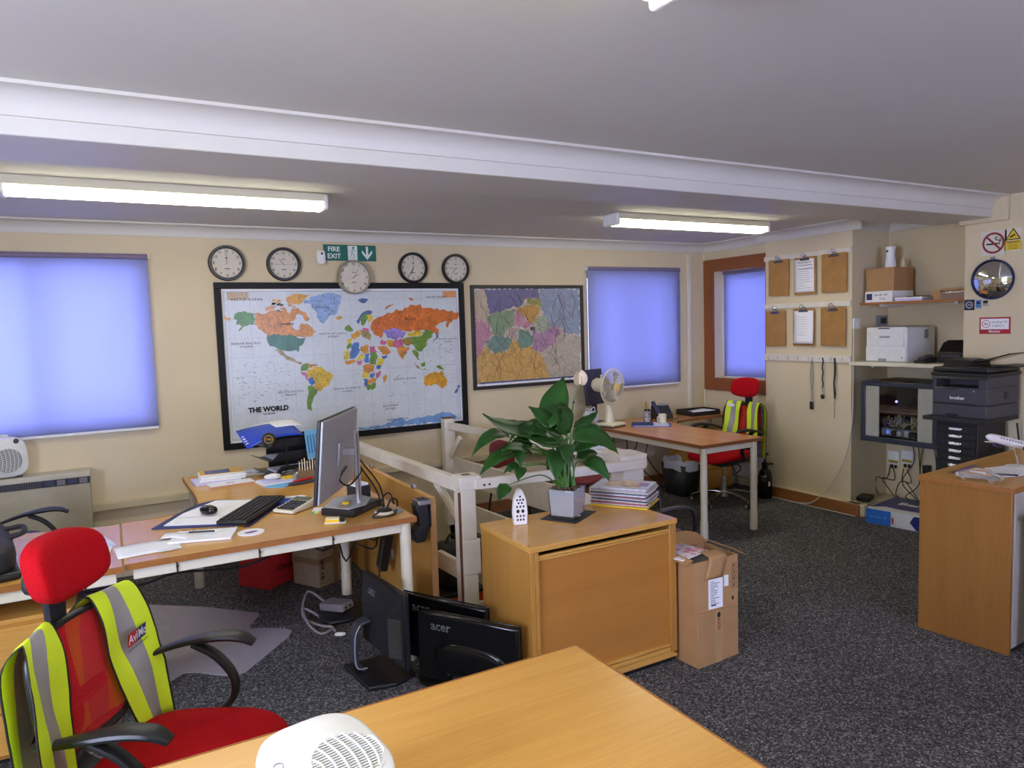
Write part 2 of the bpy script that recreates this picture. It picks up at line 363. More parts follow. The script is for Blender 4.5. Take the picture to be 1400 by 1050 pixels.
# skirting and plinth at the chimney breast
MB().bx(5.282, 5.30, 3.70, 4.80, 0, .098).build('baseboard_right', M_skirt, kind='structure', bevel=.002)
MB().bx(5.30, 5.36, 3.66, 4.80, 0, .10).bx(5.30, 5.83, 3.70, 3.83, 0, .10).build('trim_7', M_wall2, kind='structure', bevel=.01)
MB().bx(2.5, 4.9, YB + .008, YB + .03, 0, .10).build('baseboard_back', M_skirt, kind='structure')
MB().bx(5.205, 5.25, YB - .02, YB, .74, 2.33).build('trim_8', M_cream, kind='structure', bevel=.004)
MB().cyl((XR - .015, YB - .015, .74), (XR - .015, YB - .015, 2.33), .011, n=10).build('trim_9', M_cream, kind='structure')
# windows: frame, mullion, panes set deep in the wall; brown surround on window 3
def window(name, x0, x1, z0, z1, y, mull=True):
    o = bpy.data.objects.new(name, None); COL.objects.link(o); o['kind'] = 'structure'
    m = MB(); t = .05
    m.bx(x0, x1, y, y + .06, z0, z0 + t); m.bx(x0, x1, y, y + .06, z1 - t, z1); m.bx(x0, x0 + t, y, y + .06, z0 + t, z1 - t); m.bx(x1 - t, x1, y, y + .06, z0 + t, z1 - t)
    xm = (x0 + x1) / 2
    m.bx(xm - .03, xm + .03, y + .005, y + .055, z0 + t, z1 - t)
    m.build('frame', M_gloss, o, bevel=.003)
    for a, c in ((x0 + t, xm - .03), (xm + .03, x1 - t)): MB().bx(a, c, y + .028, y + .032, z0 + t, z1 - t).build('pane', M_pane, o, smooth=False)
    MB().bx(x0 + .005, x1 - .005, YB + .01, y, z0 + .001, z0 + .02).build('sill', M_gloss, o)
    return o
window('window_1', *W1, YB + .2); window('window_2', *W2, YB + .2)
w3 = bpy.data.objects.new('window_3', None); COL.objects.link(w3); w3['kind'] = 'structure'
y0, y1, z0, z1 = 4.715, 5.592, .93, 2.262; a0, a1, c0, c1 = W3
MB().bx(XR - .025, XR, a1 - .002, y1, z0, z1).build('side_board', M_brown, w3, bevel=.003)
MB().bx(XR - .025, XR, y0, a0, z0, z1).build('side_board', M_brown, w3, bevel=.003)
MB().bx(XR - .027, XR, a0, a1 - .003, c1, z1).build('head_board', M_browny, w3, bevel=.003)
MB().bx(XR - .027, XR, a0, a1 - .003, z0, c0).build('sill_board', M_browny, w3, bevel=.003)
g = MB(); g.bx(5.66, 5.71, a0, a1, c0, c0 + .05); g.bx(5.66, 5.71, a0, a1, c1 - .05, c1); g.bx(5.66, 5.71, a0, a0 + .05, c0, c1); g.bx(5.66, 5.71, a1 - .05, a1, c0, c1)
g.build('frame', M_gloss, w3); MB().bx(5.684, 5.688, a0 + .05, a1 - .05, c0 + .05, c1 - .05).build('pane', M_pane, w3)
# small window in the left wall and the front wall (behind the camera): frames round the daylight
for nm, T, L_ in (('window_4', Matrix.Translation((XL - .12, .9, 0)) @ Matrix.Rotation(pi / 2, 4, 'Z'), 1.5), ('window_5', Matrix.Translation((2.2, YF - .12, 0)), 1.5)):
    o = bpy.data.objects.new(nm, None); COL.objects.link(o); o['kind'] = 'structure'; m = MB(); m.T = T
    m.bx(-.75, .75, -.03, .03, 1.0, 1.05); m.bx(-.75, .75, -.03, .03, 2.05, 2.1); m.bx(-.75, -.7, -.03, .03, 1.05, 2.05); m.bx(.7, .75, -.03, .03, 1.05, 2.05); m.bx(-.025, .025, -.03, .03, 1.05, 2.05)
    m.build('frame', M_gloss, o)

# unseen, added outside: slab to darken the blind tops, walls to dim the blinds
MB().bx(XL, 6.3, YB + .3, YB + .75, 2.36, 2.5).build('blind_top_blocker', mat('blocker_grey', (120, 118, 120), .7), kind='structure')
MB().bx(-.7, 9.5, 8.6, 9.0, -3, 5.5).bx(8.6, 9.0, -1, 8.6, -3, 5.5).build('blind_light_blocker', mat('blocker_pale_grey', (176, 176, 190), .8), kind='structure')
# ---------------------------------------------------------------- wall maps
WORLD=[
('green',[(-0.859,0.379),(-0.808,0.397),(-0.725,0.382),(-0.727,0.302),(-0.757,0.306),(-0.803,0.284),(-0.866,0.247),(-0.814,0.29),(-0.852,0.303),(-0.844,0.338),(-0.866,0.344)]),
('orange',[(-0.722,0.382),(-0.639,0.38),(-0.603,0.403),(-0.546,0.397),(-0.509,0.426),(-0.465,0.377),(-0.445,0.413),(-0.403,0.418),(-0.345,0.381),(-0.317,0.326),(-0.348,0.314),(-0.37,0.357),(-0.393,0.376),(-0.417,0.37),(-0.425,0.334),(-0.468,0.317),(-0.452,0.274),(-0.412,0.249),(-0.385,0.303),(-0.337,0.295),(-0.302,0.27),(-0.273,0.239),(-0.33,0.197),(-0.379,0.193),(-0.427,0.201),(-0.473,0.218),(-0.637,0.223),(-0.678,0.257),(-0.707,0.293),(-0.727,0.302)]),
('orange2',[(-0.643,0.422),(-0.59,0.441),(-0.549,0.441),(-0.568,0.421),(-0.638,0.398)]),
('yelorange',[(-0.488,0.498),(-0.433,0.519),(-0.313,0.523),(-0.339,0.49),(-0.402,0.442),(-0.472,0.449)]),
('ice',[(-0.365,0.463),(-0.265,0.506),(-0.153,0.529),(-0.06,0.504),(-0.089,0.432),(-0.104,0.377),(-0.168,0.347),(-0.215,0.296),(-0.256,0.336),(-0.271,0.398),(-0.305,0.447)]),
('yelorange',[(-0.119,0.34),(-0.086,0.351),(-0.059,0.335),(-0.094,0.32)]),
('green2',[(-0.637,0.223),(-0.473,0.218),(-0.427,0.201),(-0.349,0.192),(-0.369,0.156),(-0.407,0.127),(-0.415,0.085),(-0.432,0.104),(-0.504,0.095),(-0.527,0.099),(-0.573,0.116),(-0.624,0.136),(-0.639,0.172)]),
('tan',[(-0.591,0.11),(-0.527,0.096),(-0.494,0.058),(-0.459,0.044),(-0.425,0.012),(-0.39,-0.008),(-0.414,-0.013),(-0.461,0.014),(-0.507,0.034),(-0.552,0.073)]),
('green3',[(-0.39,-0.008),(-0.353,-0.002),(-0.343,-0.035),(-0.362,-0.065),(-0.405,-0.063)]),
('yelorange',[(-0.353,-0.002),(-0.292,-0.013),(-0.281,-0.033),(-0.325,-0.043),(-0.345,-0.035)]),
('pink',[(-0.411,-0.068),(-0.375,-0.071),(-0.353,-0.115),(-0.342,-0.147),(-0.372,-0.126)]),
('yellow',[(-0.346,-0.048),(-0.281,-0.035),(-0.244,-0.041),(-0.221,-0.067),(-0.163,-0.102),(-0.181,-0.151),(-0.202,-0.187),(-0.24,-0.203),(-0.273,-0.232),(-0.302,-0.186),(-0.318,-0.142),(-0.347,-0.115),(-0.363,-0.071)]),
('blue',[(-0.353,-0.121),(-0.322,-0.114),(-0.3,-0.162),(-0.332,-0.178),(-0.349,-0.152)]),
('orange',[(-0.319,-0.167),(-0.289,-0.187),(-0.266,-0.214),(-0.285,-0.219)]),
('green3',[(-0.356,-0.176),(-0.32,-0.179),(-0.285,-0.219),(-0.292,-0.243),(-0.325,-0.29),(-0.34,-0.326),(-0.336,-0.379),(-0.372,-0.355),(-0.374,-0.286)]),
('orange',[(-0.93,0.372),(-0.882,0.352),(-0.9,0.336),(-0.931,0.351)]),
('orange3',[(0.17,0.292),(0.222,0.333),(0.292,0.362),(0.356,0.373),(0.383,0.396),(0.434,0.389),(0.501,0.431),(0.593,0.436),(0.605,0.405),(0.698,0.398),(0.779,0.384),(0.938,0.362),(0.929,0.318),(0.85,0.276),(0.828,0.232),(0.815,0.245),(0.83,0.289),(0.747,0.272),(0.719,0.248),(0.752,0.222),(0.723,0.179),(0.69,0.211),(0.624,0.219),(0.544,0.216),(0.452,0.218),(0.376,0.251),(0.311,0.229),(0.267,0.224),(0.259,0.188),(0.239,0.171),(0.21,0.208),(0.156,0.257)]),
('orange3',[(0.281,0.39),(0.321,0.433),(0.37,0.441),(0.32,0.415)]),
('orange3',[(0.488,0.489),(0.517,0.488),(0.554,0.455),(0.515,0.464)]),
('blue2',[(0.042,0.307),(0.088,0.366),(0.132,0.388),(0.181,0.382),(0.167,0.358),(0.124,0.365),(0.098,0.324),(0.065,0.283)]),
('green3',[(0.086,0.336),(0.125,0.368),(0.148,0.353),(0.128,0.311),(0.095,0.265),(0.078,0.289)]),
('yellow2',[(0.136,0.353),(0.174,0.364),(0.178,0.316),(0.146,0.293)]),
('blue2',[(0.066,0.475),(0.1,0.487),(0.149,0.483),(0.135,0.459),(0.092,0.452)]),
('purple',[(0.26,0.218),(0.312,0.232),(0.376,0.251),(0.458,0.206),(0.424,0.158),(0.346,0.155),(0.296,0.169)]),
('yellow',[(0.462,0.2),(0.531,0.216),(0.623,0.213),(0.581,0.171),(0.502,0.168)]),
('green3',[(0.502,0.161),(0.581,0.171),(0.637,0.231),(0.704,0.204),(0.688,0.161),(0.647,0.144),(0.631,0.089),(0.589,0.047),(0.537,0.061),(0.506,0.112)]),
('tan2',[(0.424,0.158),(0.502,0.168),(0.513,0.112),(0.473,0.095),(0.435,0.121)]),
('pink2',[(0.359,0.154),(0.423,0.152),(0.435,0.121),(0.381,0.074),(0.343,0.094)]),
('orange',[(0.378,0.074),(0.408,0.098),(0.472,0.085),(0.485,0.07),(0.451,0.041),(0.43,0.011),(0.415,-0.025),(0.397,0.012)]),
('yelorange',[(0.289,0.151),(0.352,0.142),(0.343,0.094),(0.299,0.102)]),
('pink2',[(0.245,0.158),(0.294,0.138),(0.274,0.109),(0.237,0.116)]),
('orange',[(0.205,0.1),(0.268,0.103),(0.322,0.052),(0.289,0.03),(0.252,0.037),(0.222,0.069)]),
('blue',[(0.239,0.026),(0.283,0.03),(0.289,0.011),(0.25,0.001)]),
('green3',[(-0.044,0.268),(-0.013,0.285),(0.021,0.237),(-0.004,0.226),(-0.051,0.245)]),
('yelorange',[(0.001,0.208),(0.063,0.236),(0.08,0.206),(0.023,0.166),(-0.0,0.179)]),
('tan',[(0.064,0.244),(0.143,0.242),(0.165,0.191),(0.151,0.15),(0.127,0.169),(0.091,0.182)]),
('yellow2',[(-0.037,0.168),(0.005,0.173),(-0.002,0.138),(-0.033,0.133)]),
('pink2',[(0.088,0.253),(0.143,0.246),(0.142,0.222),(0.099,0.223)]),
('orange3',[(0.155,0.239),(0.248,0.218),(0.245,0.164),(0.185,0.202)]),
('green3',[(-0.045,0.116),(-0.02,0.138),(-0.002,0.135),(-0.01,0.108),(-0.035,0.086)]),
('blue3',[(-0.01,0.108),(0.016,0.135),(0.058,0.141),(0.065,0.076),(0.022,0.018),(-0.021,0.014),(-0.015,0.067)]),
('yellow2',[(-0.068,0.076),(-0.023,0.08),(-0.02,0.02),(-0.069,0.011)]),
('yelorange',[(0.069,0.111),(0.137,0.114),(0.14,0.054),(0.097,0.05),(0.067,0.076)]),
('pink2',[(0.145,0.108),(0.19,0.109),(0.203,0.058),(0.143,0.058)]),
('yellow2',[(0.034,0.018),(0.072,0.052),(0.1,0.038),(0.086,0.003),(0.045,-0.001)]),
('blue3',[(0.103,0.05),(0.142,0.048),(0.134,-0.023),(0.097,-0.021)]),
('green3',[(0.142,0.051),(0.192,0.052),(0.211,0.021),(0.189,-0.02),(0.191,-0.044),(0.142,-0.036)]),
('orange',[(-0.063,0.005),(0.027,0.0),(0.014,-0.023),(-0.041,-0.035)]),
('pink2',[(0.033,-0.006),(0.082,-0.003),(0.068,-0.038),(0.038,-0.036)]),
('orange',[(0.08,-0.044),(0.13,-0.037),(0.179,-0.05),(0.168,-0.097),(0.126,-0.113),(0.081,-0.092)]),
('yellow2',[(0.191,-0.044),(0.206,0.009),(0.262,-0.006),(0.235,-0.053),(0.21,-0.057)]),
('blue',[(0.195,-0.05),(0.232,-0.052),(0.221,-0.082),(0.19,-0.074)]),
('yellow2',[(0.081,-0.098),(0.126,-0.113),(0.124,-0.149),(0.078,-0.149)]),
('blue3',[(0.134,-0.119),(0.182,-0.11),(0.168,-0.145),(0.133,-0.149)]),
('pink2',[(0.185,-0.11),(0.221,-0.088),(0.221,-0.137),(0.185,-0.171)]),
('blue2',[(0.078,-0.152),(0.112,-0.154),(0.113,-0.208),(0.09,-0.213)]),
('orange',[(0.115,-0.157),(0.182,-0.152),(0.178,-0.188),(0.116,-0.196)]),
('green3',[(0.1,-0.213),(0.118,-0.196),(0.181,-0.192),(0.184,-0.207),(0.151,-0.241),(0.111,-0.248)]),
('yelorange',[(0.24,-0.15),(0.269,-0.127),(0.267,-0.176),(0.247,-0.201)]),
('green3',[(0.504,0.063),(0.537,0.055),(0.562,0.029),(0.554,-0.008),(0.573,-0.021),(0.547,-0.02),(0.522,0.019)]),
('tan',[(0.513,-0.03),(0.557,-0.076),(0.563,-0.101),(0.531,-0.068)]),
('green3',[(0.572,-0.052),(0.612,-0.035),(0.614,-0.073),(0.584,-0.084)]),
('tan',[(0.57,-0.095),(0.65,-0.106),(0.649,-0.115),(0.572,-0.105)]),
('green3',[(0.712,-0.084),(0.746,-0.074),(0.786,-0.107),(0.745,-0.111)]),
('yelorange',[(0.6,-0.178),(0.634,-0.149),(0.675,-0.136),(0.703,-0.125),(0.736,-0.145),(0.758,-0.119),(0.777,-0.164),(0.81,-0.204),(0.801,-0.248),(0.758,-0.277),(0.725,-0.249),(0.685,-0.234),(0.617,-0.248),(0.598,-0.222)]),
('blue2',[(0.687,0.13),(0.742,0.153),(0.751,0.197),(0.723,0.179),(0.725,0.141)]),
('blue2',[(0.905,-0.255),(0.933,-0.263),(0.889,-0.325),(0.868,-0.317)]),
('ant',[(0.025,-0.538),(0.149,-0.544),(0.25,-0.529),(0.368,-0.485),(0.432,-0.521),(0.498,-0.509),(0.579,-0.503),(0.674,-0.499),(0.771,-0.476),(0.888,-0.518),(0.851,-0.553),(0.603,-0.556),(0.339,-0.556),(0.086,-0.562),(0.024,-0.568)]),
('yelorange',[(-0.111,0.346),(-0.058,0.339),(-0.089,0.322),(-0.112,0.329)])]
ROAD=[
('bluegrey',[(0.107,0.423),(0.546,0.417),(0.546,-0.02),(0.458,0.002),(0.377,0.005),(0.344,0.064),(0.264,0.085),(0.218,0.048),(0.166,0.173),(0.113,0.259)]),
('indigo',[(-0.454,0.419),(0.107,0.423),(0.115,0.334),(-0.027,0.335),(-0.061,0.289),(-0.202,0.245),(-0.308,0.21),(-0.411,0.203),(-0.428,0.302)]),
('cream',[(-0.545,0.42),(-0.454,0.419),(-0.428,0.302),(-0.411,0.203),(-0.425,0.121),(-0.515,0.151),(-0.55,0.16)]),
('pinkm',[(-0.55,0.16),(-0.425,0.121),(-0.377,0.029),(-0.462,-0.059),(-0.507,-0.166),(-0.549,-0.2)]),
('greenm',[(-0.412,0.194),(-0.307,0.219),(-0.148,0.249),(-0.164,0.096),(-0.229,0.08),(-0.274,-0.002),(-0.367,0.011),(-0.424,0.14)]),
('olive',[(-0.027,0.335),(0.115,0.334),(0.124,0.259),(0.058,0.269),(-0.007,0.279)]),
('orangem',[(-0.116,0.262),(-0.007,0.274),(0.113,0.263),(0.053,0.11),(0.009,0.101),(-0.054,0.177),(-0.128,0.207)]),
('pinkm',[(-0.148,0.244),(-0.054,0.177),(0.008,0.092),(-0.058,0.075),(-0.165,0.087)]),
('palegreen',[(0.066,0.194),(0.166,0.173),(0.218,0.048),(0.116,0.013),(0.062,0.072)]),
('mauve',[(0.029,0.044),(0.116,0.013),(0.264,0.076),(0.343,0.035),(0.248,-0.086),(0.11,-0.157),(0.023,-0.125)]),
('tealm',[(-0.451,-0.041),(-0.367,0.011),(-0.189,-0.005),(-0.214,-0.105),(-0.332,-0.165),(-0.422,-0.097)]),
('teal2',[(-0.124,0.04),(-0.037,0.056),(0.027,-0.003),(0.013,-0.087),(-0.086,-0.129),(-0.138,-0.071)]),
('palepink',[(-0.229,0.08),(-0.133,0.077),(-0.126,-0.035),(-0.211,-0.022)]),
('amber',[(-0.549,-0.2),(-0.453,-0.077),(-0.373,-0.144),(-0.236,-0.123),(-0.19,-0.032),(-0.127,-0.053),(-0.108,-0.129),(-0.02,-0.095),(0.045,-0.135),(0.11,-0.166),(0.152,-0.264),(0.193,-0.391),(-0.546,-0.399)]),
('creamm',[(0.11,-0.157),(0.248,-0.086),(0.342,0.006),(0.545,-0.03),(0.541,-0.402),(0.193,-0.395),(0.152,-0.264)]),
('dkgrey',[(-0.003,0.073),(0.052,0.077),(0.051,0.044),(0.006,0.04)])]
MC = dict(green=(96, 150, 70), green2=(70, 128, 96), green3=(112, 150, 58), orange=(222, 150, 62), orange2=(226, 160, 110), orange3=(222, 122, 48), yelorange=(228, 166, 50), ice=(150, 178, 218), tan=(170, 150, 96), tan2=(160, 140, 60),
          pink=(196, 130, 160), pink2=(214, 110, 150), yellow=(226, 190, 46), yellow2=(232, 206, 70), blue=(62, 112, 190), blue2=(86, 112, 170), blue3=(84, 132, 196), purple=(158, 138, 210), ant=(126, 170, 218),
          bluegrey=(156, 168, 190), indigo=(120, 116, 156), cream=(206, 186, 160), pinkm=(206, 150, 170), greenm=(142, 166, 132), olive=(164, 160, 90), orangem=(206, 160, 84), palegreen=(176, 186, 158), mauve=(186, 146, 176),
          tealm=(128, 158, 150), teal2=(124, 160, 146), palepink=(206, 178, 174), amber=(222, 178, 104), creamm=(200, 188, 170), dkgrey=(92, 92, 110))
def printmat(name, rgb, sc=160, amt=0.5, ink=(60, 60, 60), thr=0.58):
    m = bpy.data.materials.new(name); m.use_nodes = True; nt = m.node_tree; N = nt.nodes; L = nt.links; p = N['Principled BSDF']
    tc = N.new('ShaderNodeTexCoord'); n = N.new('ShaderNodeTexNoise'); n.inputs['Scale'].default_value = sc; n.inputs['Detail'].default_value = 4; L.new(tc.outputs['Object'], n.inputs['Vector'])
    r = N.new('ShaderNodeValToRGB'); c = lin(*rgb); k = lin(*ink); r.color_ramp.elements[0].position = thr - .08; r.color_ramp.elements[0].color = c
    r.color_ramp.elements[1].position = thr + .06; n3 = N.new('ShaderNodeTexNoise'); n3.inputs['Scale'].default_value = sc / 7; L.new(tc.outputs['Object'], n3.inputs['Vector']); hs = N.new('ShaderNodeHueSaturation'); mr = N.new('ShaderNodeMapRange'); mr.inputs[1].default_value = .3; mr.inputs[2].default_value = .7; mr.inputs[3].default_value = 1 - amt * .4; mr.inputs[4].default_value = 1 + amt * .3; L.new(n3.outputs['Fac'], mr.inputs[0]); L.new(mr.outputs[0], hs.inputs['Value']); r.color_ramp.elements[1].color = tuple(c[i] * (1 - amt) + k[i] * amt for i in range(3)) + (1,)
    L.new(n.outputs['Fac'], r.inputs[0]); L.new(r.outputs[0], hs.inputs['Color']); L.new(hs.outputs[0], p.inputs['Base Color']); p.inputs['Roughness'].default_value = 0.3
    return m
def frame(root, w_, h_, t, d, m, y=0):
    a, c = w_ / 2, h_ / 2
    for nm, bb in (('frame_rail', (-a, a, c - t, c)), ('frame_rail', (-a, a, -c, -c + t)), ('frame_stile', (-a, -a + t, -c + t, c - t)), ('frame_stile', (a - t, a, -c + t, c - t))):
        MB().bx(bb[0], bb[1], y - d, y, bb[2], bb[3]).build(nm, m, root, bevel=.003)
M_frm = mat('black_frame', (10, 10, 11), 0.5, var=0.08, spec=.3)
t = thing('world_map', 'large black-framed map of the world with coloured countries on the back wall', 'map', (1.68, YB, 1.42))
frame(t, 1.98, 1.22, .046, .03, M_frm)
box('backing', M_paper, (1.89, .008, 1.13), t, (0, -.006, -.565))
sea = printmat('sea_print', (212, 218, 218), 60, .10, (120, 140, 160), .55)
sheet = MB(); sheet.bx(-.93, .93, -.0125, -.0105, -.55, .55); sheet.build('map_sheet', sea, t, smooth=False)
g = MB()
for i in range(13): x = -.9 + i * .15; g.bx(x, x + .0012, -.0132, -.0126, -.54, .54)
for i in range(8): z = -.5 + i * .14; g.bx(-.92, .92, -.0132, -.0126, z, z + .0012)
for z in (-.543, .541): g.bx(-.925, .925, -.0132, -.0126, z, z + .003)
for x in (-.925, .922): g.bx(x, x + .003, -.0132, -.0126, -.543, .543)
g.build('grid_lines', mat('map_grid', (150, 166, 180), .4), t, smooth=False)
cm = {}
land = MB(); mats = []
def jag(poly, amp):
    o = []; n = len(poly)
    for i in range(n):
        x0, z0 = poly[i]; x1, z1 = poly[(i + 1) % n]; L = math.hypot(x1 - x0, z1 - z0); k = max(1, int(L / .02))
        for j in range(k):
            f_ = j / k; q = amp * (random.random() - .5) * (1 if j else .3); nx, nz = (z1 - z0) / (L + 1e-9), -(x1 - x0) / (L + 1e-9)
            o.append((x0 + (x1 - x0) * f_ + nx * q, z0 + (z1 - z0) * f_ + nz * q))
    return o
def tri_add(mb, poly, y, mi):
    from mathutils.geometry import tessellate_polygon
    vs = [(x, y, z) for x, z in poly]; tr = tessellate_polygon([[Vector((x, z, 0)) for x, z in poly]])
    mb.add(vs, [tuple(q) for q in tr], mi)
def printed(nm, data, y, amp, sc, amt, thr=.58):
    mats = []; idx = {}
    for k, (c, p) in enumerate(data):
        if c not in idx: idx[c] = len(mats); mats.append(printmat('print_' + c, MC[c], sc, amt, (50, 50, 50), thr))
        q = MB(); tri_add(q, jag(p, amp), y - .00004 * k, 0); q.build(nm, mats[idx[c]], t, smooth=False)
    return mats
ml = printed('country', WORLD, -.0136, .02, 110, .5)
k0 = len(ml); ml += [sea, printmat('sea_marks', (96, 100, 110), 60, .2)]
for x, z in ((-.02, .31),): pass
# scattered islands and lakes
for i in range(70):
    x = random.uniform(-.88, -.5); z = random.uniform(-.28, .02); land.bx(x, x + random.uniform(.008, .028), -.0142, -.0138, z, z + .0025, k0 + 1)
for i in range(50):
    x = random.uniform(.62, .9); z = random.uniform(-.2, .15); land.bx(x, x + random.uniform(.006, .02), -.0142, -.0138, z, z + .003, k0 + 1)
for i in range(26):
    x = random.uniform(-.1, .55); z = random.uniform(-.45, -.1); land.bx(x, x + random.uniform(.008, .03), -.0142, -.0138, z, z + .002, k0 + 1)
for i in range(24):
    x = random.uniform(-.64, -.44); z = random.uniform(.36, .47); tri_add(land, [(x, z), (x + .03, z + .006), (x + .036, z + .016), (x + .01, z + .02)], -.0158, 3 if i % 2 else k0)
_o = land.build('island_marks', ml, t, smooth=False); _o['kind'] = 'stuff'
tx = MB()
for s_, x, z, sz in (('ARCTIC OCEAN', -.77, .486, .019), ('NORTH PACIFIC', -.793, .164, .017), ('OCEAN', -.791, .14, .017), ('NORTH ATLANTIC', -.144, .216, .016), ('OCEAN', -.144, .192, .016), ('SOUTH PACIFIC', -.49, -.213, .016), ('OCEAN', -.49, -.237, .016),
                     ('ARCTIC OCEAN', .74, .493, .016), ('INDIAN OCEAN', .43, -.172, .017), ('SOUTH ATLANTIC', -.056, -.217, .016), ('OCEAN', -.056, -.24, .016), ('SOUTHERN', .296, -.383, .016), ('OCEAN', .296, -.407, .016), ('NORTH PACIFIC', .83, .141, .014), ('OCEAN', .83, .118, .014), ('ANTARCTICA', .353, -.5, .018)):
    tx.text(s_, sz * 1.15, (x, -.0165, z), sp=1.5, off=.02)
for s_, x, z, sz in (('CANADA', -.5, .3, .022), ('RUSSIA', .5, .315, .022), ('BRAZIL', -.3, -.02, .014), ('CHINA', .54, .12, .012), ('INDIA', .44, .04, .01), ('AUSTRALIA', .74, -.15, .012), ('GREENLAND', -.22, .42, .013), ('ALGERIA', .07, .08, .009)): tx.text(s_, sz * 1.1, (x, -.0182, z), sp=1.3, off=.02)
tx.text('THE WORLD', .05, (-.658, -.0165, -.333), off=.055); tx.text('1:20 000 000', .017, (-.658, -.0165, -.368), off=.02)
tx.build('map_lettering', M_ink, t, smooth=False)
box('corner_emblem', mat('emblem_tan', (196, 176, 150), .5, var=.4, scale=120), (.15, .002, .055), t, (-.83, -.014, .485), bevel=0)
box('corner_emblem', mat('emblem_orange', (226, 150, 90), .5, var=.4, scale=160), (.12, .002, .05), t, (.86, -.014, .49), bevel=0)

t = thing('road_map', 'square black-framed road map of pastel counties, right of the large map', 'map', (3.32, YB, 1.56))
frame(t, 1.165, .905, .03, .026, mat('charcoal_frame', (44, 42, 42), .4))
box('backing', M_paper, (1.11, .008, .85), t, (0, -.004, -.425))
mm = printed('county', ROAD, -.0125, .03, 170, .32, .5)
box('map_sheet', printmat('road_sheet', (206, 196, 180), 70, .5), (1.07, .002, .8), t, (0, -.009, -.39), bevel=0)
rd = MB(); random.seed(11)
for i in range(110):
    x, z = random.uniform(-.5, .45), random.uniform(-.38, .38); a = random.uniform(0, 6.28); p = [(x, -.0145, z)]
    for k in range(9):
        a += random.uniform(-.6, .6); x += .03 * cos(a); z += .03 * sin(a)
        if abs(x) > .52 or abs(z) > .4: break
        p.append((x, -.0145, z))
    if len(p) > 2:
        for q in range(len(p) - 1): rd.beam(p[q], p[q + 1], .0034, .0006, i % 3)
rd.build('roads', [mat('road_green', (96, 104, 60), .5), mat('road_red', (150, 90, 80), .5), mat('road_grey', (90, 86, 90), .5)], t, smooth=False)['kind'] = 'stuff'
box('scale_strip', mat('scale_strip_blue', (70, 80, 130), .5, var=.5, scale=200), (1.05, .002, .012), t, (0, -.013, -.402), bevel=0)

# ---------------------------------------------------------------- clocks
def clock(x, z, r, label, hm, sec=None, rim=(18, 18, 20), grp=None, pink=None, y=YB, rimr=.022):
    t = thing('wall_clock', label, 'clock', (x, y, z))
    T = Matrix.Rotation(pi / 2, 4, 'X')
    MB().lathe([(r, 0), (r, .03), (r - .005, .038), (r - .014, .038), (r - rimr, .026), (r - rimr, .01), (0, .01)], M=T, n=48).build('rim', mat('clock_rim_%d' % rim[0], rim, .3), t, ang=50)
    MB().lathe([(r - rimr + .001, .012), (r - rimr + .001, .014), (0, .014)], M=T, n=40).build('dial', mat('clock_dial', (214, 206, 186), .5), t)
    n = MB(); q = r - rimr - .017
    for k in range(1, 13):
        a = pi / 2 - k * pi / 6; n.text(str(k), .027, (q * cos(a), -.0146, q * sin(a)), off=.015)
    for k in range(60):
        a = k * pi / 30; rr = r - rimr - .004; n.beam((rr * cos(a), -.0146, rr * sin(a)), ((rr - .003) * cos(a), -.0146, (rr - .003) * sin(a)), .001, .0006)
    n.bx(-.018, .018, -.015, -.0146, -.042, -.037); n.bx(-.012, .012, -.015, -.0146, .036, .04)
    n.build('numerals', M_ink, t, smooth=False)
    for nm, ang, L, w_ in (('hour_hand', hm[0], .05, .007), ('minute_hand', hm[1], .076, .005)):
        a = pi / 2 - ang * pi / 6; MB().beam((-.012 * cos(a), -.018, -.012 * sin(a)), (L * cos(a), -.018, L * sin(a)), w_, .001).build(nm, M_ink, t)
    if sec is not None:
        a = pi / 2 - sec * pi / 6; MB().beam((-.022 * cos(a), -.0195, -.022 * sin(a)), (.075 * cos(a), -.0195, .075 * sin(a)), .0014, .0008).build('second_hand', M_ink, t)
    return t
clock(.79, 2.168, .127, 'black-rimmed wall clock nearest the left window', (11.9, 11.85), 8)
clock(1.19, 2.166, .125, 'black-rimmed wall clock second from the left, hands at quarter to eleven', (10.7, 9), 3)
clock(1.712, 2.07, .132, 'beige-rimmed wall clock overlapping the top edge of the world map', (2, 1), 8.4, rim=(150, 142, 122), y=YB - .035, rimr=.012)
clock(2.222, 2.152, .125, 'black-rimmed wall clock just right of the fire exit sign', (6.6, 7), 12.2)
clock(2.606, 2.148, .125, 'black-rimmed wall clock farthest right, above the world map corner', (7.5, 9.3), 3.1)
# fire exit sign
t = thing('fire_exit_sign', 'green fire exit sign with running man and down arrow', 'sign', (1.705, YB, 2.262))
box('sign_plate', mat('exit_green', (12, 104, 88), .4), (.42, .006, .124), t, (0, -.003, -.062), bevel=.001)
s_ = MB(); s_.text('FIRE', .052, (-.128, -.0072, .026), off=.02); s_.text('EXIT', .052, (-.128, -.0072, -.028), off=.02)
s_.bx(-.018, .058, -.0068, -.0062, -.056, .056)
s_.bx(.128, .146, -.0068, -.0062, -.02, .052); s_.add([(.095, -.0066, 0), (.137, -.0066, -.052), (.179, -.0066, 0), (.179, -.0066, -.026 + .05), (.137, -.0066, -.024), (.095, -.0066, .024)], [(0, 1, 4, 5), (1, 2, 3, 4)])
s_.build('lettering', mat('sign_white', (226, 236, 226), .4), t, smooth=False)
s_ = MB(); yq = -.0075
s_.sup((.026, yq, .04), (.008, .0004, .008), 1)
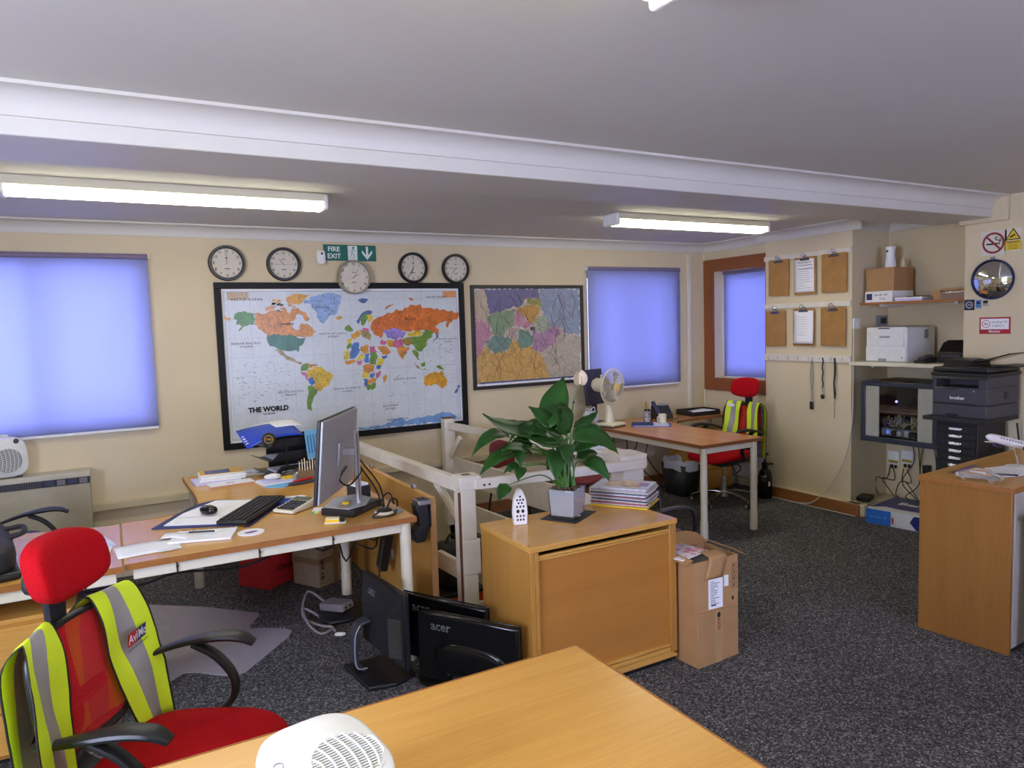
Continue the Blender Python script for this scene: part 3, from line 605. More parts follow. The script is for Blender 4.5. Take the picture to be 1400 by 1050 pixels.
for a, b_, w_ in (((.022, yq, .03), (.012, yq, 0), .016), ((.012, yq, 0), (.03, yq, -.02), .011), ((.03, yq, -.02), (.026, yq, -.05), .009), ((.012, yq, 0), (.0, yq, -.028), .011), ((.0, yq, -.028), (-.02, yq, -.03), .009), ((.022, yq, .028), (.046, yq, .012), .007), ((.02, yq, .028), (-.004, yq, .02), .007), ((-.004, yq, .02), (-.008, yq, .004), .006)): s_.beam(a, b_, w_, .0006)
s_.build('running_man', mat('exit_green', (12, 104, 88), .4), t, smooth=False)
# air freshener / sensor beside the sign
t = thing('air_freshener', 'small white air freshener on the wall left of the fire exit sign', 'dispenser', (1.468, YB, 2.222))
MB().sup((0, -.025, 0), (.034, .025, .056), .5, e2=.5).build('body', M_white, t)
MB().cyl((.004, -.052, .026), (.004, -.044, .026), .008).build('nozzle', M_blk, t)
# ---------------------------------------------------------------- roller blinds
def blind(x, y, z, w_, h_, rz, label, cord=None):
    t = thing('roller_blind', label, 'blind', (x, y, z), rz)
    fab = translucent('blind_fabric', (200, 204, 228), .66) if 'bf' not in _mc else _mc['bf']; _mc['bf'] = fab
    MB().grid(lambda u, v: (-w_ / 2 + u * w_, -.035 + .002 * sin(u * 9 + v * 3), -v * h_), 12, 12).build('fabric', fab, t, solid=.0007)
    MB().cyl((-w_ / 2 - .004, -.035, 0), (w_ / 2 + .004, -.035, 0), .017, n=20).build('roller', mat('roller_lilac', (128, 116, 140), .6), t)
    MB().bx(-w_ / 2, w_ / 2, -.042, -.028, -h_ - .018, -h_).build('bottom_bar', M_white, t, bevel=.003)
    for s in (-1, 1): MB().bx(s * (w_ / 2 + .006) - .004, s * (w_ / 2 + .006) + .004, -.05, 0, -.018, .018).build('bracket', M_white, t, bevel=.002)
    MB().bx(-w_ / 2, w_ / 2, -.03, -.012, .012, .022).build('headrail', M_grey, t)
    if cord:
        MB().tube([(w_ / 2 + .012, -.035, -.01), (w_ / 2 + .02, -.04, -cord * .6), (w_ / 2 + .05, -.045, -cord), (w_ / 2 + .06, -.045, -cord + .06), (w_ / 2 + .03, -.04, -cord * .5), (w_ / 2 + .014, -.035, -.01)], .0022, 5).build('pull_cord', M_wcable, t)
    return t
blind(-.475, YB, 2.2, 1.5, 1.165, 0, 'wide backlit roller blind covering the left window above the storage heater')
blind(4.51, YB, 2.165, 1.13, 1.13, 0, 'backlit roller blind in the back wall behind the desk fan', cord=.62)
blind(5.60, 5.09, 2.125, .70, 1.055, RD(-90), 'narrow backlit roller blind inside the brown timber opening')

# ---------------------------------------------------------------- fluorescent lights
def tubelight(x0, x1, y, label):
    t = thing('ceiling_light', label, 'light', ((x0 + x1) / 2, y, ZC)); a = (x1 - x0) / 2
    MB().bx(-a, a, -.085, .085, -.045, 0).build('housing', M_cream, t, bevel=.004)
    d = MB(); n = 10; vs = []
    for xx in (-a + .015, a - .015):
        for j in range(n + 1):
            q = pi * j / n; vs.append((xx, -.08 * cos(q), -.046 - .042 * sin(q) ** .8))
    k = n + 1; d.add(vs, [(i, i + 1, k + i + 1, k + i) for i in range(n)] + [tuple(range(k)), tuple(range(k, 2 * k))[::-1], (0, k, 2 * k - 1, n)])
    d.build('diffuser', M_lamp, t)
    for s in (-1, 1):
        c = MB(); c.bx(s * a - .016, s * a + .016, -.086, .086, -.088, -.001); e = c.build('end_cap', M_white, t, bevel=.012)
    return t
tubelight(-.39, 1.13, 4.2, 'long fluorescent batten on the ceiling near the left window')
tubelight(3.20, 4.72, 4.2, 'fluorescent batten on the ceiling above the right desk')
tubelight(-.40, 1.12, 1.22, 'fluorescent batten overhead on the near ceiling, cut by the top of the photo')
tubelight(-.9, .6, -1.3, 'fluorescent batten on the ceiling far behind the camera on the left')

# ---------------------------------------------------------------- clipboards on the chimney breast
RW = RD(-90)
for z, nm in ((2.19, 'white wooden rail carrying the top row of clipboards'), (1.755, 'white wooden rail carrying the lower row of clipboards')):
    o = MB().bx(-.447, .447, -.016, 0, -.022, .022).build('mounting_rail', M_oldwhite, None, (5.35, 4.27, z), rz=RW, bevel=.002); tag(o, nm, 'rail')
t = thing('key_hook_rail', 'white rail of small hooks below the lower clipboards', 'rail', (5.35, 4.27, 1.29), RW)
MB().bx(-.447, .447, -.016, 0, -.028, .028).build('board', M_oldwhite, t, bevel=.002)
for i in range(8):
    x = -.39 + i * .11
    MB().tube([(x, -.016, .012), (x, -.03, .006), (x, -.03, -.008), (x, -.024, -.012)], .002, 6, sm=3).build('hook', M_steel, t)
def clipboard(y, z, label, ph=0, w_=.225, h_=.325, tilt=0, sheet=None):
    t = thing('clipboard', label, 'clipboard', (5.35, y, z), rot=(0, tilt, RW))
    rndc = lambda a, c, r: [(sx * (a - r) + r * cos(q), sy * (c - r) + r * sin(q)) for sx, sy, q0 in ((1, 1, 0), (-1, 1, pi / 2), (-1, -1, pi), (1, -1, 1.5 * pi)) for q in (q0, q0 + pi / 4, q0 + pi / 2)]
    MB().prism(rndc(w_ / 2, h_ / 2, .012), 0.019, .023, M=Matrix.Rotation(pi / 2, 4, 'X')).build('board', mat('hardboard', (168, 122, 62), .6, var=.12, scale=14), t, bevel=.0008)
    zc = h_ / 2
    c = MB(); c.prism([(-.052, -.03), (.052, -.03), (.045, -.014), (.025, -.004), (.02, .012), (-.02, .012), (-.025, -.004), (-.045, -.014)], .024, .028, M=Matrix.Translation((0, 0, zc)) @ Matrix.Rotation(pi / 2, 4, 'X'))
    c.build('clip_plate', mat('clip_metal', (120, 116, 122), .25, metal=.9), t, bevel=.001)
    c = MB(); c.cyl((-.024, -.033, zc - .002), (.024, -.033, zc - .002), .007, n=10)
    c.tube([(-.016, -.033, zc - .004), (-.022, -.048, zc + .016), (0, -.052, zc + .034), (.022, -.048, zc + .016), (.016, -.033, zc - .004)], .004, 6)
    c.build('spring', M_chrome, t)
    if sheet:
        curl = sheet[0]; ws, hs = .2, .285
        MB().grid(lambda u, v: (-ws / 2 + u * ws + (.012 * v if curl else -.004), -.0255 - (curl * v * v), zc - .018 - v * hs), 4, 10).build('sheet', M_paper, t, solid=.0008)
        p = MB(); random.seed(5)
        if sheet[1]:
            p.text('Route Report', .024, (.0, -.0268, zc - .045)); p.bx(-.06, .075, -.027, -.0266, zc - .072, zc - .068); p.bx(-.065, .085, -.027, -.0266, zc - .105, zc - .1)
            for i in range(9): p.bx(-.065, -.065 + random.uniform(.05, .14), -.027, -.0266, zc - .125 - i * .018, zc - .123 - i * .018)
            for i in range(16): p.cyl((-.093, -.0268, zc - .035 - i * .015), (-.093, -.0262, zc - .035 - i * .015), .0025, n=6)
        else:
            for i in range(9):
                v = (.055 + i * .02) / hs; L = random.uniform(.06, .12); p.bx(-.07 + .01 * v, -.07 + L, -.0268 - curl * v * v - .0006, -.0266 - curl * v * v, zc - .018 - .055 - i * .02, zc - .018 - .0535 - i * .02)
        p.build('print', M_inkg if not sheet[1] else M_ink, t, smooth=False)
    return t
clipboard(4.545, 2.012, 'bare brown clipboard, top row, nearest the timber opening', tilt=.01)
clipboard(4.262, 2.008, 'clipboard in the top row holding a printed report form', sheet=(.0, 1), tilt=-.01)
clipboard(3.975, 2.012, 'bare brown clipboard, top row, at the chimney corner', w_=.24)
clipboard(4.58, 1.556, 'bare brown clipboard, lower row, nearest the timber opening', tilt=-.01)
clipboard(4.275, 1.562, 'clipboard in the lower row with a curling white sheet', sheet=(.02, 0))
clipboard(3.982, 1.562, 'bare brown clipboard, lower row, with a black clip at the chimney corner', w_=.24)
# lanyards hanging from the hooks
def lanyard(y, label, kind):
    t = thing('lanyard', label, 'lanyard', (5.334, y, 1.30), RW)
    if kind == 0:
        for s in (-1, 1): MB().tube([(0, 0, 0), (.008 * s, -.004, -.08), (.012 * s, -.004, -.2), (.0, -.004, -.3)], .0035, 6).build('strap', M_grey, t)
        MB().cyl((0, -.004, -.3), (0, -.004, -.38), .006, n=8).build('swivel', M_steel, t); box('key_fob', M_blk, (.035, .014, .07), t, (0, -.008, -.455), bevel=.01)
    elif kind == 1:
        n = MB()
        for i in range(13): n.sup((.004 * sin(i * 1.3), -.006, -.01 - i * .02), (.007, .005, .012), 1, nu=10, nv=6)
        n.build('bead_strap', M_blks, t)
        MB().cyl((0, -.005, -.26), (0, -.005, -.3), .008, n=10).build('clasp', M_steel, t); MB().sup((0, -.006, -.335), (.02, .009, .022), 1).build('whistle', M_blk, t)
    else:
        MB().sweep([(0, -.004, 0), (.005, -.006, -.12), (-.004, -.006, -.22), (.004, -.006, -.3), (0, -.005, -.35)], [.018, .02, .014, .022, .01], .004, side=(1, 0, 0)).build('strap', M_blks, t)
        for i in range(5): MB().tube([(0.004 * (-1) ** i, -.005, -.36 - i * .03), (0, -.008, -.375 - i * .03), (0, -.005, -.388 - i * .03)], .003, 6).build('chain_link', M_steel, t)
lanyard(4.19, 'grey lanyard with a black fob, leftmost of the hanging three', 0)
lanyard(4.08, 'short black beaded lanyard, middle of the hanging three', 1)
lanyard(3.965, 'black ribbon lanyard ending in a chain, nearest the corner', 2)
# switch, black socket in alcove
t = thing('light_switch', 'white light switch on the side of the chimney breast', 'switch', (5.40, 3.82, 1.585))
box('plate', M_white, (.085, .012, .085), t, (0, -.006, -.0425), bevel=.003); box('rocker', M_white, (.02, .008, .03), t, (0, -.016, -.015), rot=(.12, 0, 0))
t = thing('wall_socket', 'grey socket with a black insert above the white printer', 'socket', (5.735, 3.82, 1.6))
box('plate', M_grey, (.15, .012, .09), t, (0, -.006, -.045), bevel=.003); box('insert', M_blk, (.07, .008, .05), t, (.01, -.016, -.025))
# white cable running from switch to the floor along the skirting
o = MB().tube([(5.345, 3.80, 1.54), (5.342, 3.80, 1.1), (5.34, 3.805, .8), (5.33, 3.85, .5), (5.31, 3.98, .22), (5.275, 4.12, .05), (5.265, 4.26, .008), (5.262, 4.5, .006), (5.27, 4.78, .006), (5.30, 4.86, .01), (5.33, 4.83, .07)], .005, 6).build('cable', M_wcable)
tag(o, 'white cable dropping down the chimney corner and along the skirting', 'cable')
o = MB().tube([(5.262, 4.3, .006), (5.258, 4.1, .006), (5.262, 3.9, .006), (5.266, 3.72, .006)], .004, 6).build('cable', M_wcable)
tag(o, 'thin white cable along the foot of the skirting toward the flat box', 'cable')
# ---------------------------------------------------------------- alcove
t = thing('upper_shelf', 'brown-edged upper shelf in the alcove carrying boxes', 'shelf', (5.63, 3.375, 1.735))
box('board', M_desky, (.39, .86, .016), t); MB().bx(-.198, -.19, -.43, .43, -.002, .016).build('edging', M_edge, t)
for y in (-.3, .3): MB().bx(-.12, .195, y - .012, y + .012, -.02, 0).build('bracket', M_white, t)
t = thing('printer_shelf', 'white shelf in the alcove carrying the white printer', 'shelf', (5.565, 3.375, 1.245))
box('board', M_cream, (.53, .87, .03), t, bevel=.003)
for y in (-.3, .3): MB().bx(-.15, .26, y - .012, y + .012, -.02, 0).build('bracket', M_white, t)
t = thing('carton', 'plain brown cardboard box on the upper shelf under the air freshener', 'box', (5.625, 3.675, 1.842), RD(2))
box('body', M_card, (.27, .235, .12), t, bevel=.002); MB().bx(-.138, .138, -.121, .121, .095, .185).build('lid', M_card, t, bevel=.002)
t = thing('paper_box', 'long white box with a blue label under the brown carton', 'box', (5.605, 3.665, 1.7525))
box('body', M_white, (.28, .235, .088), t, bevel=.002); box('label', M_navy, (.001, .05, .05), t, (-.1405, .08, .02), bevel=0)
s_ = MB(); s_.text('Brother', .03, (0, 0, 0), M=Matrix.Identity(4)); MB().text('Bundle A4', .026, (-.1412, -.02, .058), M=Matrix.Rotation(RW, 4, 'Z') @ FRONT).text('10 kg', .024, (-.1412, -.03, .028), M=Matrix.Rotation(RW, 4, 'Z') @ FRONT).build('handwriting', M_ink, t, smooth=False)
t = thing('room_freshener', 'white automatic air freshener standing on the brown carton', 'dispenser', (5.61, 3.66, 2.0285))
MB().lathe([(.0, 0), (.038, 0), (.042, .02), (.036, .07), (.031, .1), (.033, .14), (.038, .168), (.034, .172), (.0, .165)], n=24).build('body', M_white, t)
MB().cyl((-.037, .006, .135), (-.03, .006, .135), .009).build('nozzle', M_blk, t)
o = box('candle', mat('cream_wax', (206, 194, 160), .5), (.03, .03, .07), None, (5.67, 3.585, 2.0285), bevel=.004); tag(o, 'small cream block beside the air freshener on the carton', 'box')
t = thing('paper_stack', 'lilac-edged stack of papers on the upper shelf', 'papers', (5.56, 3.41, 1.7525))
for i in range(3): box('sheaf', mat('lilac_paper', (206, 196, 226), .6) if i < 2 else M_paper, (.2, .215, .009), t, (0, .004 * i, i * .0095), rz=.03 * i, bevel=0)
o = MB().bx(-.09, .09, -.05, .05, 0, .006).build('notebook', M_blks, None, (5.58, 3.405, 1.782), rz=.1, bevel=.002); tag(o, 'thin dark notebook lying on the papers on the upper shelf', 'book')
t = thing('carton_tray', 'open cardboard tray wrapped in crinkled clear plastic', 'box', (5.60, 3.10, 1.7525))
for a in ((-.13, .13, -.125, -.121), (-.13, .13, .121, .125), (-.13, -.126, -.121, .121), (.126, .13, -.121, .121)): MB().bx(*a, .003, .075).build('side', M_card, t)
MB().bx(-.13, .13, -.125, .125, 0, .003).build('bottom', M_card, t)
random.seed(3)
MB().grid(lambda u, v: (-.133 - .006 * random.random() + .1 * max(0, v - .7), -.13 + u * .2, .004 + .075 * min(v, .95) + .01 * random.random() * v), 14, 6).build('plastic_wrap', M_clearp, t)
# white laser printer
t = thing('laser_printer', 'white laser printer on the alcove shelf', 'printer', (5.56, 3.535, 1.2755))
MB().bx(-.19, .19, -.17, .17, .0, .275).build('body', mat('printer_white', (222, 222, 216), .4), t, bevel=.012)
MB().bx(-.196, -.188, -.15, .135, .128, .258).build('front_door', mat('printer_white', (222, 222, 216), .4), t, bevel=.003)
MB().bx(-.196, -.188, -.165, .168, .008, .122).build('paper_tray', mat('printer_white', (222, 222, 216), .4), t, bevel=.003)
MB().bx(-.1985, -.194, -.01, .06, .008, .028).build('tray_handle', M_grey, t, bevel=.003)
MB().bx(-.1975, -.188, -.03, .06, .262, .27).build('top_latch', M_dgrey, t, bevel=.001)
MB().bx(-.1975, -.19, -.138, -.134, .03, .045).build('level_gauge', M_dgrey, t)
MB().bx(.04, .09, -.173, -.169, .18, .25).build('side_vent', M_grey, t)
MB().bx(-.16, .17, -.14, .14, .274, .28).build('top_cover', M_grey, t, bevel=.002)
MB().text('brother', .028, (-.1968, .005, .2), M=Matrix.Rotation(RW, 4, 'Z') @ FRONT, off=.02).build('lettering', M_ink, t, smooth=False)
# label printer and handset
t = thing('label_printer', 'black label printer behind the multifunction printer', 'printer', (5.62, 3.10, 1.2755))
MB().prism([(-.13, 0), (.13, 0), (.13, .15), (.0, .165), (-.06, .15), (-.12, .085), (-.13, .08)], -.095, .1, M=FRONT).build('body', M_blk, t, bevel=.006)
MB().bx(-.05, .08, -.07, .07, .16, .167).build('lid', M_blkg, t, bevel=.003); MB().bx(-.134, -.128, -.07, .07, .045, .06).build('slot', M_dgrey, t)
t = thing('desk_phone', 'small dark phone beside the white printer', 'phone', (5.42, 3.245, 1.2755))
MB().prism([(-.075, 0), (.075, 0), (.075, .045), (-.075, .018)], -.045, .045, M=FRONT).build('base', M_blk, t, bevel=.004); MB().bc((0, .0, .042), (.13, .05, .02), ry=-.17).build('handset', M_dgrey, t, bevel=.006)
# wall mounted network cabinet
t = thing('network_cabinet', 'wall-mounted dark network cabinet with a glass door showing coloured cables', 'cabinet', (5.33, 3.40, .635))
h = .485
fr = MB(); fr.bx(.005, .45, -.31, .31, .0, .02); fr.bx(.005, .45, -.31, .31, h - .02, h); fr.bx(.005, .45, .29, .31, .02, h - .02); fr.bx(.005, .45, -.31, -.29, .02, h - .02); fr.bx(.43, .45, -.29, .29, .02, h - .02)
fr.build('shell', mat('rack_dark', (46, 50, 58), .45), t, bevel=.004)
d = MB(); d.bx(-.012, .004, -.315, .315, .0, .045); d.bx(-.012, .004, -.315, .315, h - .035, h + .004); d.bx(-.012, .004, .272, .315, .045, h - .035); d.bx(-.012, .004, -.315, -.272, .045, h - .035)
d.build('door_frame', mat('rack_frame', (52, 58, 68), .35), t, bevel=.006)
for y in (.215, -.215): MB().bx(-.006, .003, y - .057, y + .057, .045, h - .035).build('vent_strip', mat('rack_strip', (168, 166, 150), .5), t, bevel=.002)
MB().bx(.0, .003, -.157, .157, .045, h - .035).build('glass', glassm('smoked_glass', (236, 238, 240), .03, op=.05), t)
MB().bx(.08, .42, -.27, .27, .235, .243).build('shelf', M_steel, t); MB().bx(.06, .4, -.16, .1, .249, .275).build('switch', M_dgrey, t, bevel=.003); MB().bx(.05, .3, -.155, -.085, .28, .375).build('router', M_blk, t, bevel=.004)
MB().bx(.06, .08, -.27, .27, .14, .16).build('patch_panel', M_blk, t)
MB().sup((.055, .05, .33), (.01, .01, .01), 1, nu=10, nv=6).build('indicator', mat('blue_led', (60, 60, 160), .4, emit=(.2, .2, 1, 3)), t)
random.seed(9)
cols = [((214, 206, 180), 'cream'), ((206, 160, 50), 'yellow'), ((56, 92, 140), 'blue'), ((120, 140, 60), 'olive'), ((190, 190, 190), 'grey')]
for i in range(30):
    y = random.uniform(-.15, .15); y2 = y + random.uniform(-.09, .09); c, nm = cols[i % 5]; z = random.uniform(.12, .16)
    MB().tube([(.06, y, random.uniform(.19, .225)), (.03, y + random.uniform(-.03, .03), z + .03), (.022, (y + y2) / 2, z), (.03, y2, z + random.uniform(.0, .05)), (.07, y2 + .02, .19)], .0042, 5).build('patch_cable', mat('patch_' + nm, c, .5), t)
pd = MB(); pd.bx(.05, .08, -.17, .17, .052, .115); pd.build('power_strip', mat('strip_grey', (150, 156, 160), .4), t, bevel=.003)
MB().bx(.045, .05, .105, .125, .07, .1).build('power_button', mat('switch_blue', (30, 60, 160), .4, emit=(.15, .25, 1, .6)), t)
for y, m_ in ((.05, M_blk), (.005, M_white), (-.09, M_blk), (-.13, M_blk)): MB().sup((.03, y, .083), (.022, .019, .022), .6).build('plug', m_, t)
for y in (.078, -.04): MB().bx(.047, .051, y - .02, y + .02, .062, .105).build('socket_face', M_white, t)
t = thing('clipboard', 'brown clipboard lying flat on top of the network cabinet', 'clipboard', (5.42, 3.52, 1.1245), RD(8))
MB().bx(-.11, .11, -.16, .16, .0, .004).build('board', mat('dark_hardboard', (84, 56, 44), .5), t, bevel=.001)
c = MB(); c.bx(-.1, -.07, .03, .13, .004, .008); c.cyl((-.09, .05, .014), (-.09, .11, .014), .006, n=8); c.build('clip', M_dgrey, t)
# sockets and cables under the cabinet
for y, z, lb in ((3.745, .425, 'white twin isolator switch with an amber label, left of the pair under the cabinet'), (3.625, .447, 'white twin isolator switch with an amber label, right of the pair under the cabinet')):
    t = thing('isolator_switch', lb, 'socket', (5.83, y, z), RW)
    box('plate', M_white, (.1, .02, .115), t, (0, -.01, -.057), bevel=.003); box('label', mat('amber_label', (176, 150, 60), .5), (.085, .002, .025), t, (0, -.021, -.045), bevel=0)
    for k in (-1, 1): box('plug', M_blk, (.018, .02, .03), t, (k * .018, -.015, -.09), bevel=.003)
random.seed(21)
ORD = ['leftmost', 'second from the left', 'third from the left', 'fourth from the left', 'fifth from the left', 'sixth from the left', 'seventh from the left', 'eighth from the left', 'ninth from the left', 'tenth from the left', 'rightmost']
for i in range(11):
    y = (3.76, 3.735, 3.64, 3.61)[i] if i < 4 else 3.58 - (i - 4) * .06; y2 = y - random.uniform(-.12, .25); z0 = .35 if i < 4 else .62; x0 = 5.79
    o = MB().tube([(x0, y, z0), (x0 - .02, y + random.uniform(-.05, .05), z0 * .7), (x0 - .1, (y + y2) / 2 + random.uniform(-.1, .1), .26), (x0 - .1, y2, .15), (x0 - .14, y2 - .05, .131)], .004, 5).build('power_cable', M_cable)
    tag(o, 'thin black cable hanging under the network cabinet, ' + ORD[i], 'cable', 'cables tangled below the network cabinet')
o = box('power_adaptor', M_blk, (.06, .045, .11), None, (5.79, 3.44, .30), bevel=.006); tag(o, 'black power adaptor hanging among cables under the network cabinet', 'adaptor')
# flat box on the floor
t = thing('flat_carton', 'large flat blue and white box lying on the floor in the alcove', 'box', (5.50, 3.29, 0), RD(9.5))
MB().bx(-.25, .25, -.33, .33, 0, .12).build('carton', [mat('carton_white', (214, 214, 210), .4)], t, bevel=.003)
MB().prism([(-.2, .32), (.249, .32), (.249, -.32), (-.05, -.32), (-.14, -.1), (-.15, .12), (-.12, .24)], .1205, .1212).build('printed_panel', mat('carton_navy', (36, 46, 110), .35), t, smooth=False)
MB().bx(-.252, -.2505, .14, .33, .002, .118).build('printed_end', mat('carton_blue', (46, 110, 196), .35), t, smooth=False)
MB().prism([(.32, .004), (.05, .004), (.0, .06), (.03, .112), (.32, .112)], .2512, .2505 + .0014, M=Matrix.Rotation(-pi / 2, 4, 'Z') @ Matrix.Rotation(pi / 2, 4, 'X')).build('printed_front', mat('carton_navy', (36, 46, 110), .35), t, smooth=False)
MB().text('BenQ', .12, (.04, .06, .1216), M=Matrix.Rotation(RW, 4, 'Z'), off=.04).text('G-buffer', .036, (-.2535, -.13, .04), M=Matrix.Rotation(RW, 4, 'Z') @ FRONT, off=.02).build('lettering', M_white, t, smooth=False)
MB().text('one for all', .03, (-.2525, .235, .06), M=Matrix.Rotation(RW, 4, 'Z') @ FRONT).build('end_lettering', mat('carton_lilac', (120, 160, 220), .4), t, smooth=False)
MB().sup((-.2545, .125, .05), (.001, .008, .03), 1).build('print_motif', mat('motif_red', (190, 60, 50), .5), t)
t = thing('router_box', 'small black box on the white plinth beside the flat carton', 'router', (5.44, 3.75, .1005), RD(20))
MB().prism([(-.07, 0), (.07, 0), (.08, .035), (-.08, .035)], -.05, .05, M=Matrix.Translation((0, 0, .012)) @ FRONT).build('body', M_blk, t, bevel=.004)
for x in (-.05, .05): MB().cyl((x, 0, 0), (x, 0, .014), .01, n=8).build('foot', M_blk, t)

# ---------------------------------------------------------------- multifunction printer on drawer cabinet
t = thing('drawer_cabinet', 'tall black multi-drawer cabinet with white label handles', 'cabinet', (5.10, 2.735, 0))
MB().bx(-.165, .17, -.135, .135, .0, .925).build('carcass', mat('cabinet_black', (30, 30, 34), .5), t, bevel=.003)
for i in range(15):
    z = .872 - i * .0497 - .02
    if z < .03: break
    dr = MB().bx(-.176, -.166, -.125, .125, z - .004, z + .041).build('drawer', mat('cabinet_black', (30, 30, 34), .5), t, bevel=.002)
    hd = MB(); hd.bx(-.186, -.176, -.04, .046, z + .01, z + .03); hd.build('handle', M_chrome, dr, bevel=.003); MB().bx(-.1872, -.186, -.032, .038, z + .013, z + .027).build('label_card', M_white, dr)
MB().bx(-.24, .2, -.2, .19, .9255, .952).build('top_board', M_blks, t, bevel=.003)
t = thing('multifunction_printer', 'black multifunction printer with document feeder on the drawer cabinet', 'printer', (5.10, 2.71, .9525))
G_ = mat('mfp_grey', (66, 66, 72), .45)
lo = MB(); lo.bx(-.19, .2, -.175, .175, 0, .085); lo.bx(-.19, .2, -.175, .175, .088, .2); lo.bx(-.02, .2, -.175, .175, .2, .262); lo.bx(-.19, -.02, .155, .175, .2, .262); lo.bx(-.19, -.02, -.175, -.12, .2, .262); lo.bx(-.19, .2, -.175, .175, .255, .272)
lo.build('body', G_, t, bevel=.004)
MB().bx(-.195, -.188, -.115, .16, .092, .196).build('front_door', G_, t, bevel=.003); MB().bx(-.1975, -.188, .0, .08, .188, .196).build('door_latch', M_blk, t)
MB().bx(-.196, -.187, -.17, .17, .006, .082).build('paper_tray', G_, t, bevel=.003); MB().bx(-.2, -.194, .0, .08, .008, .026).build('tray_handle', M_blk, t)
MB().bx(-.198, -.194, -.105, -.1, .04, .052).build('level_gauge', M_blk, t); MB().bx(-.199, -.194, -.1, -.09, .175, .185).build('badge', M_grey, t)
MB().text('brother', .03, (-.1965, .01, .13), M=Matrix.Rotation(RW, 4, 'Z') @ FRONT, off=.02).build('lettering', M_white, t, smooth=False)
MB().prism([(-.205, 0), (-.18, -.0), (-.18, .03), (-.19, .035)], -.18, .18, M=Matrix.Translation((0, 0, .255)) @ FRONT).build('control_panel', M_blk, t, bevel=.003)
MB().bx(-.2, .205, -.185, .185, .274, .298).build('scanner_bed', M_blk, t, bevel=.004); MB().bx(-.19, .2, -.18, .18, .3, .335).build('scanner_lid', M_blk, t, bevel=.01)
MB().prism([(-.08, .335), (.19, .335), (.17, .37), (.05, .385), (-.05, .37)], -.0, .178, M=FRONT @ Matrix.Scale(-1, 4, (0, 0, 1))).build('document_feeder', M_blk, t, bevel=.006)
MB().bc((.04, -.13, .39), (.2, .24, .008), rx=-.28).build('feeder_tray', M_blkg, t, bevel=.003); MB().bc((.06, -.22, .34), (.24, .14, .008), rx=.02).build('output_flap', M_blk, t, bevel=.002)
MB().bx(.02, .06, -.179, -.174, .12, .17).build('side_hatch', M_blk, t)
for k in range(4): MB().bx(-.1, .12, -.09, .1, .203, .206).build('output_sheet', M_blk, t) if k == 0 else None
o = MB().tube([(5.27, 2.53, .9), (5.3, 2.51, .6), (5.3, 2.5, .3), (5.31, 2.5, .02)], .006, 6).build('power_cable', M_cable); tag(o, 'black power cable hanging behind the drawer cabinet', 'cable')

# ---------------------------------------------------------------- signs on the pillar wall
def plate(name, y, z, w_, h_, rgb, label, cat='sign', rz=0):
    t = thing(name, label, cat, (5.35, y, z), rot=(0, rz, RW)); box('plate', mat('plate_%d_%d_%d' % rgb, rgb, .35), (w_, .003, h_), t, (0, -.0018, -h_ / 2), bevel=0); return t
t = plate('no_smoking_sign', 2.742, 2.117, .165, .165, (214, 210, 196), 'white no smoking sign with a red ring above the mirror')
q = MB(); T = Matrix.Rotation(pi / 2, 4, 'X')
q.lathe([(.072, .0036), (.072, .0044), (.058, .0044), (.058, .0036)], M=T, n=40); q.beam((-.043, -.0042, .043), (.043, -.0042, -.043), .013, .0006, up=(0, 1, 0)) if False else q.bc((0, -.0044, 0), (.118, .0008, .013), ry=pi / 4)
q.build('prohibition_ring', mat('sign_red', (140, 28, 36), .4), t, smooth=False)
q = MB(); q.bx(-.045, .028, -.004, -.0036, -.012, -.001); q.bx(.032, .042, -.004, -.0036, -.012, -.001); q.tube([(.037, -.0039, .004), (.04, -.0039, .015), (.02, -.0039, .02), (.012, -.0039, .034), (.028, -.0039, .04)], .003, 5); q.tube([(.045, -.0039, .004), (.048, -.0039, .022), (.036, -.0039, .028)], .0025, 5)
q.build('cigarette', M_ink, t, smooth=False)
t = plate('warning_sign', 2.618, 2.128, .105, .15, (222, 214, 190), 'small yellow warning sign right of the no smoking sign')
q = MB(); q.add([(-.044, -.0038, .0), (.044, -.0038, .0), (0, -.0038, .072)], [(0, 1, 2)]); q.bx(-.048, .048, -.004, -.0036, -.07, -.008); q.build('yellow_print', mat('warn_yellow', (222, 190, 40), .4), t, smooth=False)
q = MB()
for a, b_ in (((-.044, 0), (.044, 0)), ((.044, 0), (0, .072)), ((0, .072), (-.044, 0))): q.beam((a[0], -.0044, a[1]), (b_[0], -.0044, b_[1]), .0008, .006)
q.beam((-.018, -.0044, .015), (.012, -.0044, .032), .0008, .01)
q.text('WARNING', .017, (0, -.0046, -.018), off=.02); q.text('Mind your', .012, (0, -.0046, -.034)); q.text('head on the', .012, (0, -.0046, -.047)); q.text('low ceiling', .012, (0, -.0046, -.06)); q.build('black_print', M_ink, t, smooth=False)
t = thing('convex_mirror', 'round convex safety mirror on the pillar wall', 'mirror', (5.35, 2.74, 1.869), RW)
R0 = .138
MB().lathe([(R0, 0), (R0, .018), (R0 - .003, .022), (R0 - .008, .022), (R0 - .008, .0)], M=T, n=56).build('rim', mat('mirror_rim', (30, 40, 84), .35), t, ang=50)
Rs = .26; dz = math.sqrt(Rs * Rs - (R0 - .008) ** 2)
MB().lathe([((R0 - .008) * (1 - i / 24), .012 + math.sqrt(Rs * Rs - ((R0 - .008) * (1 - i / 24)) ** 2) - dz) for i in range(24)] + [(0, .012 + Rs - dz)], M=T, n=64).build('mirror_face', M_mir, t, ang=80)
MB().bx(-.012, .012, -.02, 0, R0 - .002, R0 + .016).build('hanger', M_grey, t, bevel=.002)
